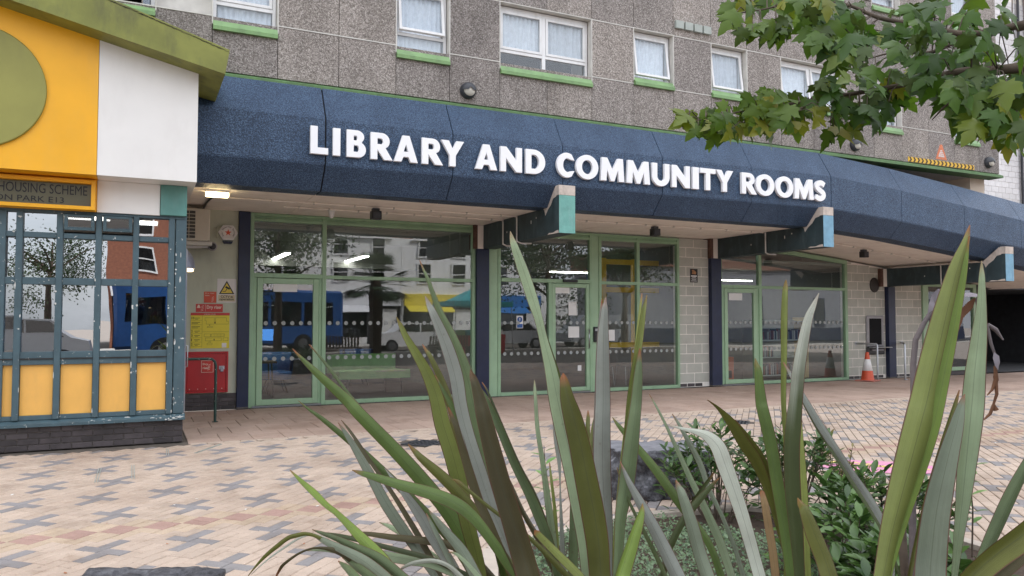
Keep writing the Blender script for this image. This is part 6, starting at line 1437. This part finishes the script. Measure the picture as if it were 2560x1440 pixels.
 (fxB, 'dark', 2.3, 2.3, .3, [(1799, 1194, 1), (1786, 1206, 4), (1768, 1226, 7), (1738, 1260, 10), (1704, 1306, 10), (1677, 1361, 9), (1668, 1390, 8)]),
 (fxB, 'dark', 2.32, 2.32, .3, [(1785, 1180, 1), (1775, 1195, 4), (1755, 1222, 5), (1735, 1252, 6), (1715, 1285, 6)]),
 (fxB, 'white', 2.15, 2.0, .25, [(1668, 1063, 1), (1692, 1068, 3), (1716, 1074, 5), (1745, 1080, 9), (1772, 1092, 16), (1796, 1118, 21), (1814, 1165, 22), (1842, 1244, 20), (1866, 1321, 18), (1888, 1400, 17), (1902, 1450, 17)]),
 (fxB, 'olive', 2.0, 2.1, .3, [(1768, 1000, 1), (1785, 1012, 3), (1802, 1028, 6), (1829, 1061, 13), (1857, 1107, 16), (1886, 1150, 16), (1909, 1199, 13), (1930, 1260, 10), (1950, 1330, 9)]),
 (fxB, 'olive', 2.05, 2.1, .3, [(1838, 1050, 1), (1855, 1075, 5), (1880, 1110, 8), (1903, 1145, 9), (1925, 1195, 8), (1945, 1260, 8)]),
 (fxB, 'green', 2.1, 2.0, .35, [(1888, 896, 1), (1890, 911, 6), (1894, 930, 10), (1900, 1000, 15), (1906, 1031, 16), (1924, 1107, 17), (1942, 1214, 17), (1958, 1306, 17), (1970, 1382, 17), (1978, 1450, 16)]),
 (fxB, 'yel', 2.35, 2.3, .3, [(1965, 699, 1), (1963, 718, 6), (1961, 743, 8), (1959, 820, 9), (1959, 896, 8), (1958, 1000, 7), (1962, 1080, 6)]),
 (fxB, 'white>dark', 2.0, 1.95, .45, [(2047, 733, 1), (2033, 762, 7), (2017, 800, 12), (2003, 866, 15), (1993, 927, 17), (1986, 1000, 18), (1981, 1046, 20), (1975, 1122, 21), (1977, 1214, 21), (1985, 1306, 19), (1993, 1397, 15), (1997, 1450, 13)]),
 (fxB, 'yel', 2.25, 2.15, .3, [(1993, 960, 1), (1996, 1020, 5), (2000, 1107, 8), (2007, 1214, 10), (2013, 1336, 9), (2019, 1440, 8)]),
 (fxB, 'olive', 1.9, 1.8, .35, [(1994, 1244, 1), (2002, 1258, 9), (2013, 1275, 14), (2037, 1336, 21), (2062, 1397, 22), (2077, 1445, 23)]),
 (fxB, 'silver', 2.3, 2.0, .3, [(1958, 905, 1), (1972, 928, 4), (1990, 960, 6), (2013, 1000, 8), (2049, 1061, 10), (2089, 1122, 10), (2129, 1183, 10), (2166, 1238, 12), (2196, 1290, 13), (2217, 1336, 12), (2227, 1382, 9), (2230, 1440, 8)]),
 (fxB, 'dark', 2.32, 2.05, .2, [(1975, 940, 1), (2000, 990, 3), (2040, 1065, 4), (2085, 1135, 4), (2130, 1205, 5), (2175, 1275, 4)]),
 (fxB, 'tan', 2.4, 2.3, .4, [(1903, 1225, 6), (1912, 1260, 10), (1922, 1320, 11), (1932, 1380, 11), (1940, 1450, 11)]),
 # nearest plant
 (fxD, 'yel', 1.75, 1.6, .4, [(2425, 562, 1), (2421, 583, 6), (2416, 606, 10), (2395, 667, 18), (2376, 743, 25), (2355, 835, 31), (2334, 927, 34), (2318, 1000, 35), (2306, 1046, 35), (2282, 1137, 34), (2257, 1229, 31), (2233, 1321, 26), (2217, 1397, 22), (2207, 1450, 20)]),
 (fxD, 'bright', 1.73, 1.62, .2, [(2423, 590, 1), (2410, 680, 8), (2388, 800, 12), (2362, 930, 15), (2335, 1060, 16), (2300, 1180, 14), (2265, 1290, 10), (2235, 1390, 8)]),
 (fxD, 'pale', 1.7, 1.6, .4, [(2454, 652, 1), (2454, 673, 5), (2454, 697, 8), (2453, 759, 12), (2447, 835, 19), (2437, 927, 25), (2431, 1000, 28), (2425, 1061, 28), (2416, 1153, 24), (2407, 1244, 19), (2395, 1351, 12), (2386, 1440, 8)]),
 (fxD, 'grey', 1.65, 1.55, .3, [(2412, 985, 1), (2404, 1010, 8), (2392, 1061, 17), (2368, 1153, 26), (2342, 1275, 34), (2328, 1397, 38), (2325, 1450, 39)]),
 (fxD, 'olive', 1.68, 1.6, .3, [(2398, 975, 1), (2388, 1010, 5), (2365, 1080, 6), (2340, 1160, 6), (2312, 1260, 6), (2292, 1350, 6)]),
 (fxD, 'gg', 1.7, 1.6, .35, [(2600, 1100, 1), (2580, 1140, 10), (2532, 1236, 16), (2489, 1330, 16), (2456, 1397, 12), (2430, 1450, 10)]),
 (fxD, 'olive', 1.5, 1.45, .4, [(2660, 1240, 2), (2620, 1280, 22), (2560, 1335, 30), (2486, 1390, 29), (2425, 1445, 27), (2390, 1490, 25)]),
 (fxD, 'brown', 1.55, 1.5, .3, [(2640, 1300, 2), (2600, 1345, 14), (2540, 1400, 18), (2480, 1450, 18)]),
]
rq = random.Random(21)
for (pl_, c, dt, dl_, fo, tr_) in TR:
    a = rq.random() * 6.28; r = rq.random() * .12; L0 = pl_.location
    blade(tr_, c, (L0.x + r * math.cos(a), L0.y + r * math.sin(a), .02), pl_, dt, dl_, fo * rq.uniform(1.2, 1.9) * (1 if rq.random() < .6 else -1), rq.uniform(-.45, .45))
for (pl_, c, dt, dl_, fo, tr_) in [t for t in TR if t[0] is fxA and len(t[5]) >= 9 and t[5][-1][1] > 1400][::2]:       # older blades behind
    dx = rq.uniform(-34, 40); dy = rq.uniform(110, 230); a = rq.random() * 6.28
    t2 = [(x + dx * (1 - .5 * i / len(tr_)), y + dy * (1 - .7 * i / len(tr_)), w * .6) for i, (x, y, w) in enumerate(tr_)]
    L0 = pl_.location; blade(t2, rq.choice(('dark', 'olive', 'gg', 'brown', 'green')), (L0.x + .1 * math.cos(a), L0.y + .1 * math.sin(a), .02), pl_, dt + .22, dl_ + .22, fo * rq.uniform(1, 1.8), rq.uniform(-.5, .5))
# dry flower stalk with a papery flag, and a bare stem
paint('dry_stalk', (.14, .115, .115), .8, .2, 20, .3); paint('dry_flag', (.26, .23, .25), .85, .2, 14, .3); paint('dry_brown', (.15, .065, .03), .8, .3, 10)
ds = empty('dry_stalk', FD, 'dry grey flower stalk with a papery bract behind the broad flax blade', 'stalk')
def wp(x, y, d): return dep(x, y, d) - Vector(FD)
MB().tube([Vector((.02, .1, 0)), wp(2281, 1250, 1.9), wp(2285, 1000, 1.9), wp(2283, 911, 1.9), wp(2289, 850, 1.9), wp(2312, 804, 1.9), wp(2334, 771, 1.9), wp(2350, 735, 1.9)], [.010, .0085, .008, .0072, .0068, .006, .005, .004], 8).build('stem', M['dry_stalk'], ds)
def flag(pts, mt, name):
    n_ = len(pts) // 2; vs = [wp(x, y, 1.9 + dz) for x, y, dz in pts]
    MB().add(vs, [(i, i + 1, 2 * n_ - 2 - i, 2 * n_ - 1 - i) for i in range(n_ - 1)], 0, True).build(name, M[mt], ds)
flag([(2318, 790, 0), (2322, 760, -.01), (2330, 735, .01), (2345, 722, -.01), (2372, 724, .01), (2368, 745, -.02), (2356, 760, .01), (2345, 775, -.01), (2338, 790, .0), (2330, 800, 0)], 'dry_flag', 'bract'); flag([(2334, 790, .01), (2340, 800, 0), (2338, 818, .01), (2330, 822, 0), (2330, 805, .01), (2328, 795, 0)], 'dry_flag', 'bract')
flag([(2400, 735, 0), (2425, 731, .02), (2455, 737, 0), (2450, 742, -.01), (2425, 742, .01), (2400, 740, 0)], 'dry_flag', 'bract'); flag([(2440, 745, 0), (2432, 770, .02), (2408, 795, 0), (2396, 830, .01), (2395, 800, -.01), (2400, 775, .01), (2420, 755, 0), (2435, 745, 0)], 'dry_brown', 'bract'); 
MB().tube([wp(2440, 745, 1.92), wp(2448, 780, 1.92), wp(2470, 820, 1.92), wp(2478, 860, 1.92), wp(2490, 895, 1.92)], [.004, .0035, .0035, .004, .003], 6).build('stem', M['dry_stalk'], ds); MB().tube([wp(2470, 812, 1.92), wp(2490, 825, 1.93), wp(2508, 850, 1.92)], [.005, .006, .002], 6).build('stem', M['dry_stalk'], ds)
flag([(2485, 880, 0), (2498, 890, .01), (2500, 905, 0), (2495, 925, .01), (2488, 915, 0), (2482, 895, .0)], 'dry_flag', 'bract'); MB().tube([wp(2488, 915, 1.92), wp(2490, 950, 1.92), wp(2480, 975, 1.92), wp(2468, 988, 1.92)], [.004, .006, .003, .0015], 6).build('stem', M['dry_brown'], ds); MB().tube([wp(2488, 940, 1.92), wp(2492, 985, 1.92), wp(2484, 1010, 1.92), wp(2490, 1025, 1.92)], [.005, .004, .003, .007], 6).build('stem', M['dry_brown'], ds); MB().tube([wp(2484, 1012, 1.92), wp(2475, 1035, 1.92), wp(2460, 1049, 1.92)], [.004, .004, .002], 6).build('stem', M['dry_brown'], ds)
bs_ = MB().tube([gd(2275, 1560), dep(2264, 1440, 3.0), dep(2258, 1380, 3.0), dep(2257, 1318, 3.0)], [.022, .018, .016, .012], 8).build('bare_stem', M['bark']); tag(bs_, 'bare dark stem standing between the two broad flax blades', 'stem')

# ================================================================= shrubs, ground cover, weeds
def leafmat(name, lo, hi, rough=.35, tr_=.2):
    m, nt, b = nodes(name); oi = N(nt, 'ShaderNodeObjectInfo'); n1 = noise_(nt, pos(nt), 6, 3)
    ad = N(nt, 'ShaderNodeMath'); ad.operation = 'ADD'; nt.links.new(oi.outputs['Random'], ad.inputs[0]); nt.links.new(n1, ad.inputs[1]); fr = N(nt, 'ShaderNodeMath'); fr.operation = 'FRACT'; nt.links.new(ad.outputs[0], fr.inputs[0])
    c = ramp(nt, fr.outputs[0], [(0, lo), (1, hi)]); nt.links.new(c, b.inputs['Base Color']); b.inputs['Roughness'].default_value = rough
    t = N(nt, 'ShaderNodeBsdfTranslucent'); nt.links.new(c, t.inputs['Color']); mx = N(nt, 'ShaderNodeMixShader'); mx.inputs[0].default_value = tr_; nt.links.new(b.outputs[0], mx.inputs[1]); nt.links.new(t.outputs[0], mx.inputs[2]); nt.links.new(mx.outputs[0], nt.nodes['Material Output'].inputs['Surface']); return m
leafmat('shrub_leaf', (.022, .058, .012), (.10, .19, .04)); leafmat('shrub_gold', (.12, .11, .03), (.24, .2, .06)); leafmat('cover_leaf', (.05, .10, .04), (.16, .24, .12)); leafmat('weed_leaf', (.15, .3, .08), (.25, .42, .14))
def leaf_mesh(L, W, mt, curl=.15, fold=.12):
    prof = [(0, .08), (.2, .62), (.5, 1), (.78, .72), (1, .02)]; vs, fs = [], []
    for t, w in prof:
        z = -curl * L * t * t
        vs += [(-w * W / 2, t * L, z + fold * w * W), (0, t * L, z), (w * W / 2, t * L, z + fold * w * W)]
    for i in range(4):
        for j in (0, 1): fs.append((i * 3 + j, i * 3 + j + 1, i * 3 + 4 + j, i * 3 + 3 + j))
    return MB().add(vs, fs, 0, True).mesh('leaf', M[mt])
def orient(d, n): 
    d = d.normalized(); x = d.cross(n); x = x.normalized() if x.length > 1e-4 else d.orthogonal().normalized(); z = x.cross(d)
    return Matrix((x, d, z)).transposed().to_4x4()
def shrub(loc, r, h, label, seed, n_stem, per, L, W, mt, gap=1.0, group='shrubs in the planting bed'):
    rr = random.Random(seed); e = empty('shrub', loc, label, 'shrub', group); meshes = [leaf_mesh(L * k, W * k, mt) for k in (.8, 1, 1.2)]
    st = MB(); cnt = 0
    for s_ in range(n_stem):
        a = rr.random() * 6.28; q = math.sqrt(rr.random()) * r; top = Vector((q * math.cos(a), q * math.sin(a), h * (1 - .45 * (q / r) ** 2) * rr.uniform(.75, 1.05)))
        base = Vector((top.x * .25, top.y * .25, 0)); mid = base.lerp(top, .55) + Vector((rr.gauss(0, .02), rr.gauss(0, .02), .03)); st.tube([base, mid, top], [.006, .0045, .002], 5)
        for k in range(per):
            t = 1 - .42 * (k / per) ** .8; p = mid.lerp(top, (t - .55) / .45) if t > .55 else base.lerp(mid, t / .55)
            a2 = k * 2.4 + rr.random(); out = Vector((math.cos(a2), math.sin(a2), rr.uniform(.2, 1.0) if k > 2 else 1.2)); nrm = Vector((rr.gauss(0, .25), rr.gauss(0, .25), 1))
            o = bpy.data.objects.new('leaf', meshes[rr.randrange(3)]); o.matrix_local = Matrix.Translation(p) @ orient(out, nrm); link(o, e); cnt += 1
    fill = MB()
    for k in range(cnt):
        a = rr.random() * 6.28; q = math.sqrt(rr.random()) * r * .95; p = Vector((q * math.cos(a), q * math.sin(a), h * (1 - .45 * (q / r) ** 2) * math.sqrt(rr.random()) * .92)); src = meshes[rr.randrange(3)]
        mt_ = Matrix.Translation(p) @ orient(Vector((math.cos(a) + rr.gauss(0, .5), math.sin(a) + rr.gauss(0, .5), rr.uniform(.0, .9))), Vector((rr.gauss(0, .3), rr.gauss(0, .3), 1)))
        if gap > .5: fill.add([mt_ @ v_.co for v_ in src.vertices], [tuple(f_.vertices) for f_ in src.polygons], 0, True)
    if gap > .5: fill.build('further_leaves', M[mt], e)['kind'] = 'stuff'
    st.build('stems', M['bark'], e); return e
p = gd(1790, 1300); shrub((4.1, 4.78, 0), .46, .78, 'dark glossy shrub growing against the stone block', 1, 24, 12, .095, .034, 'shrub_leaf')
shrub((4.7, 4.6, 0), .46, .76, 'dark glossy shrub right of the stone block, behind the white blade', 2, 24, 12, .095, .034, 'shrub_leaf')
shrub((4.68, 3.75, 0), .48, .54, 'bright green leafy shrub left of the broad flax blade', 3, 24, 11, .11, .042, 'shrub_leaf')
shrub((3.85, 3.35, 0), .42, .46, 'low leafy shrub at the bottom between the flax plants', 4, 24, 11, .10, .04, 'shrub_leaf')
shrub((4.9, 4.3, 0), .24, .66, 'sparse twiggy golden shrub in front of the chalk drawing', 5, 18, 9, .045, .018, 'shrub_gold', .2)
shrub((3.6, 2.7, 0), .42, .46, 'low broad-leaved shrub in the foreground bed', 6, 22, 11, .12, .05, 'shrub_leaf')
def weed(loc, h, label, seed):
    rr = random.Random(seed); e = empty('weed', loc, label, 'weed', 'seedling weeds'); me = leaf_mesh(.11, .045, 'weed_leaf'); MB().tube([(0, 0, 0), (.02, 0, h * .5), (0, .01, h)], [.006, .005, .002], 6).build('stem', M['bark'], e)
    for k in range(11):
        z = h * (.35 + .6 * k / 10); a = k * 2.4; o = bpy.data.objects.new('leaf', me); o.matrix_local = Matrix.Translation((0.01, 0, z)) @ orient(Vector((math.cos(a), math.sin(a), .5)), Vector((0, 0, 1))); link(o, e)
w_ = gd(1300, 1330); weed((2.45, 4.55, .0), .72, 'thin weed with pale green leaves between the left and middle flax', 1); weed((4.95, 3.3, 0), .62, 'weed sprig showing between the two broad blades', 2)
gc = MB(); rr = random.Random(8)
for k in range(15000):
    a = rr.random() * 6.28; q = math.sqrt(rr.random()); x, y = 3.05 + 1.05 * q * math.cos(a), 3.75 + 1.15 * q * math.sin(a)
    if not inside((x, y), BED): continue
    hh = .10 + .07 * noise.noise(Vector((x * 3, y * 3, 0))); z = rr.uniform(.02, max(.05, hh)); s = rr.uniform(.008, .017); u = Vector((rr.gauss(0, 1), rr.gauss(0, 1), rr.gauss(.3, .6))).normalized(); w = u.orthogonal().normalized(); p = Vector((x, y, z))
    gc.add([p - u * s, p + w * s * .5, p + u * s, p - w * s * .5], [(0, 1, 2, 3)])
o = gc.build('ground_cover', M['cover_leaf']); tag(o, 'fine pale green ground cover on the bed', 'ground cover', kind='stuff')
paint('dead_leaf', (.32, .13, .06), .8, .3, 15)
dm_ = leaf_mesh(.06, .035, 'dead_leaf', .5); rr = random.Random(4)
dl2 = MB()
for k in range(150):
    x, y = rr.uniform(-2.3, 12), rr.uniform(4.6, 13.5)
    if inside((x, y), BED) or (x < .7 and y > 10.6): continue
    s = rr.uniform(.008, .02); a = rr.random() * 6.28; p = Vector((x, y, .004)); u = Vector((math.cos(a), math.sin(a), .15)) * s; w = Vector((-math.sin(a), math.cos(a), .1)) * s * .6; dl2.add([p - u, p + w, p + u, p - w], [(0, 1, 2, 3)], 0 if rr.random() < .55 else 1)
o = dl2.build('scattered_litter', [M['dead_leaf'], M['paper']]); tag(o, 'scattered dead leaves and crumbs on the paving', 'litter', kind='stuff')

# ================================================================= maple overhanging from the right
m, nt, b = nodes('maple_leaf'); oi = N(nt, 'ShaderNodeObjectInfo'); tc = N(nt, 'ShaderNodeTexCoord')
n1 = noise_(nt, tc.outputs['Object'], 22, 5); ca = ramp(nt, oi.outputs['Random'], [(0, (.036, .085, .012)), (.5, (.07, .15, .018)), (.85, (.12, .20, .024)), (1, (.23, .24, .03))])
sx = N(nt, 'ShaderNodeSeparateXYZ'); nt.links.new(tc.outputs['Object'], sx.inputs[0])
gr = N(nt, 'ShaderNodeMath'); gr.operation = 'ADD'; nt.links.new(n1, gr.inputs[0]); ln = N(nt, 'ShaderNodeVectorMath'); ln.operation = 'LENGTH'; nt.links.new(tc.outputs['Object'], ln.inputs[0]); mu = N(nt, 'ShaderNodeMath'); mu.operation = 'MULTIPLY'; mu.inputs[1].default_value = 2.6; nt.links.new(ln.outputs['Value'], mu.inputs[0]); nt.links.new(mu.outputs[0], gr.inputs[1])
fr = N(nt, 'ShaderNodeMapRange'); fr.inputs['From Min'].default_value = .82; fr.inputs['From Max'].default_value = 1.1; fr.inputs['To Max'].default_value = .55; nt.links.new(gr.outputs[0], fr.inputs['Value'])
c = mixc(nt, fr.outputs['Result'], ca, (.24, .16, .03)); nt.links.new(c, b.inputs['Base Color']); b.inputs['Roughness'].default_value = .42
t = N(nt, 'ShaderNodeBsdfTranslucent'); nt.links.new(mixc(nt, 1.0, c, (1.3, 1.35, .7, 1), 'MULTIPLY'), t.inputs['Color']); mx = N(nt, 'ShaderNodeMixShader'); mx.inputs[0].default_value = .45; nt.links.new(b.outputs[0], mx.inputs[1]); nt.links.new(t.outputs[0], mx.inputs[2]); nt.links.new(mx.outputs[0], nt.nodes['Material Output'].inputs['Surface'])
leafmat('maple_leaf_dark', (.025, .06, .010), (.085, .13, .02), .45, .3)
half = [(0, -.02), (.10, -.10), (.22, -.13), (.20, -.02), (.33, .02), (.47, .10), (.38, .17), (.46, .30), (.55, .46), (.40, .43), (.34, .50), (.25, .42), (.19, .47), (.24, .62), (.17, .66), (.13, .78), (.0, 1.0)]
def maple_mesh(s, seed):
    rr = random.Random(seed); outl = [(x, y) for x, y in half] + [(-x, y) for x, y in half[-2:0:-1]]
    outl = [(x * (1 + rr.gauss(0, .05)) , y * (1 + rr.gauss(0, .045))) for x, y in outl]; bend = rr.uniform(.1, .9); cup = rr.uniform(-.35, .5)
    f = lambda x, y: (x * s, y * s, s * (-bend * y * y * .5 + cup * abs(x) - .12 * x * x + .03 * math.sin(9 * x + 7 * y)))
    vs = [f(0, .08), f(0, .35), f(0, .65)] + [f(x, y) for x, y in outl]; n_ = len(outl); fs = []
    for i in range(n_):
        a, b2 = outl[i], outl[(i + 1) % n_]; my = (a[1] + b2[1]) / 2; k = 0 if my < .2 else 1 if my < .55 else 2; fs.append((k, 3 + i, 3 + (i + 1) % n_))
    for i in range(n_):                                       # close the gaps along the midrib
        ka = 0 if (outl[i - 1][1] + outl[i][1]) / 2 < .2 else 1 if (outl[i - 1][1] + outl[i][1]) / 2 < .55 else 2
        kb2 = 0 if (outl[i][1] + outl[(i + 1) % n_][1]) / 2 < .2 else 1 if (outl[i][1] + outl[(i + 1) % n_][1]) / 2 < .55 else 2
        if ka != kb2: fs.append((ka, 3 + i, kb2))
    return MB().add(vs, fs, 0, True).mesh('leaf', M['maple_leaf'])
mm_ = [maple_mesh(.104, k) for k in range(8)]
m2 = M['maple_leaf'].copy(); M['maple_leaf_gold_lit'] = m2  # lighter copy: autumn yellowing plus sun shining through the boughs, put into the colour
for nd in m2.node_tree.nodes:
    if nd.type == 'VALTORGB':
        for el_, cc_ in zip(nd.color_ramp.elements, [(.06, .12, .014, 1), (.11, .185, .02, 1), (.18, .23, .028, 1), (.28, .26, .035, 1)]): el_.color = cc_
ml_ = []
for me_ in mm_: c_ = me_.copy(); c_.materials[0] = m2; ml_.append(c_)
tree_base = Vector((4.6, .1, 0))
tree = empty('maple_tree', tree_base, 'maple tree reaching in from the top right with yellowing leaves', 'tree')
def tp(x, y, d): return dep(x, y, d) - tree_base
def jl(pts, n=5): return [Vector(q[:3]) for q in smooth([tuple(v_) for v_ in pts], n)]
trunk_top = Vector((0, 0, 2.6))
MB().tube([(0, 0, 0), (.03, .02, 1.2), (0, 0, 2.6), (-.05, .1, 4.2), (.05, .1, 5.5)], [.14, .11, .095, .06, .02], 12).build('trunk', M['bark'], tree)
BR = [[trunk_top, tp(2700, 150, 2.7), tp(2480, 175, 2.8), tp(2400, 178, 2.85), tp(2290, 205, 2.95), tp(2170, 228, 3.05), tp(2060, 245, 3.1), tp(1960, 262, 3.15), tp(1870, 275, 3.2), tp(1780, 295, 3.2), tp(1715, 305, 3.25)],
      [trunk_top + Vector((0, 0, .5)), tp(2720, 20, 2.7), tp(2560, 60, 2.8), tp(2420, 85, 2.9), tp(2300, 62, 3.0), tp(2200, 45, 3.05), tp(2110, 10, 3.1), tp(2000, 5, 3.15), tp(1900, 25, 3.2), tp(1830, 35, 3.25)],
      [tp(2480, 175, 2.8), tp(2380, 250, 2.85), tp(2330, 300, 2.9)], [tp(2640, 120, 2.7), tp(2560, 260, 2.75), tp(2500, 300, 2.8), tp(2460, 320, 2.85)], [tp(2420, 85, 2.9), tp(2330, 130, 2.9), tp(2240, 130, 2.95), tp(2160, 150, 3.0)], [tp(2060, 245, 3.1), tp(1960, 290, 3.1), tp(1880, 310, 3.15)]]
brp = []
for i, b_ in enumerate(BR):
    pts = jl(b_); n_ = len(pts); r0 = .035 if i < 2 else .01; MB().tube(pts, [r0 * (1 - (k / (n_ - 1)) ** .22) + .0065 * (1 - .75 * k / (n_ - 1)) for k in range(n_)], 7).build('branch', M['bark'], tree); brp += pts
regs = [(48, [(1680, 285), (1760, 270), (1850, 250), (1900, 215), (1990, 225), (2000, 300), (1900, 320), (1780, 340), (1720, 320)], 3.0, 3.35),
        (44, [(1940, 215), (2100, 190), (2250, 170), (2290, 240), (2200, 300), (2060, 330), (1960, 310)], 2.85, 3.25),
        (26, [(1770, 30), (1830, -20), (1990, -20), (2010, 60), (1900, 90), (1830, 60)], 3.0, 3.4),
        (40, [(1990, -20), (2160, -20), (2180, 90), (2080, 130), (2020, 60)], 2.8, 3.2),
        (80, [(2060, 90), (2200, 30), (2380, -20), (2560, -30), (2580, 200), (2450, 260), (2300, 250), (2120, 210)], 2.5, 3.1),
        (34, [(2330, 200), (2580, 170), (2590, 300), (2480, 330), (2380, 290)], 2.5, 3.0), (12, [(2430, 300), (2570, 280), (2575, 345), (2500, 345)], 2.7, 2.95)]
rr = random.Random(17); crown = bpy.data.objects.new('crown', None); link(crown, tree); stalks = MB()
for (n_, poly, d0, d1) in regs:
    xs2 = [q[0] for q in poly]; ys2 = [q[1] for q in poly]; k = 0
    while k < n_:
        x, y = rr.uniform(min(xs2), max(xs2)), rr.uniform(min(ys2), max(ys2))
        if not inside((x, y), poly): continue
        p = tp(x, y, rr.uniform(d0, d1)); near = min(brp, key=lambda q: (q - p).length)
        out = p - near; out.z = 0; tip = (out.normalized() * .5 if out.length > .01 else Vector()) + Vector((rr.gauss(0, .35), rr.gauss(0, .35), rr.uniform(-1.3, -.25))) + RT * rr.gauss(-.25, .3)
        nrm = -FW * rr.uniform(.35, 1.0) + Vector((rr.gauss(0, .4), rr.gauss(0, .4), rr.uniform(.1, 1.0)))
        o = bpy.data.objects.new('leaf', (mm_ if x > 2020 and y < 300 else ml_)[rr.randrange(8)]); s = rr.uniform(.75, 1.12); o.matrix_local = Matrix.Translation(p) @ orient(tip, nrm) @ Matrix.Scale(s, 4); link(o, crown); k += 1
        if (near - p).length < .32: stalks.tube([near, near.lerp(p, .6) + Vector((0, 0, .02)), p], [.0025, .002, .0015], 4, caps=False)
more = MB()
for (n_, poly, d0, d1) in regs:
    xs2 = [q[0] for q in poly]; ys2 = [q[1] for q in poly]; k = 0
    while k < n_ * .45:
        x, y = rr.uniform(min(xs2), max(xs2)), rr.uniform(min(ys2), max(ys2))
        if not inside((x, y), poly): continue
        k += 1; p = tp(x, y, rr.uniform(d0, d1 + .35)); src = mm_[rr.randrange(8)]
        mt_ = Matrix.Translation(p) @ orient(Vector((rr.gauss(0, .4), rr.gauss(0, .4), rr.uniform(-1.3, -.2))), -FW * rr.uniform(.2, 1) + Vector((rr.gauss(0, .5), rr.gauss(0, .5), rr.uniform(.1, 1)))) @ Matrix.Scale(rr.uniform(.5, .9), 4)
        more.add([mt_ @ v_.co for v_ in src.vertices], [tuple(f_.vertices) for f_ in src.polygons], 0, True)
for k in range(420):                                        # the rest of the crown, beyond the right edge of the picture
    q = rr.random(); p = trunk_top.lerp(Vector(BR[k % 2][2]), q) + Vector((rr.gauss(0, .35), rr.gauss(0, .35), rr.gauss(.1, .28))) if k < 170 else Vector((rr.gauss(.2, .7), rr.gauss(0, .7), rr.uniform(3.0, 5.6)))
    dcam = p + tree_base - CAM; zc = dcam.dot(FW)
    if zc > .2 and 1280 + FPX * dcam.dot(RT) / zc < 2640 and 720 - FPX * dcam.dot(UP) / zc > -60: continue
    src = mm_[rr.randrange(8)]; mt_ = Matrix.Translation(p) @ orient(Vector((rr.gauss(0, .6), rr.gauss(0, .6), rr.uniform(-1.2, -.1))), Vector((rr.gauss(0, .6), rr.gauss(0, .6), 1))) @ Matrix.Scale(rr.uniform(.7, 1.1), 4)
    more.add([mt_ @ v_.co for v_ in src.vertices], [tuple(f_.vertices) for f_ in src.polygons], 0, True)
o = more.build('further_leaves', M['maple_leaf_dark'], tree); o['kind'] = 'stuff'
stalks.build('leaf_stalks', M['bark'], tree)['kind'] = 'stuff'
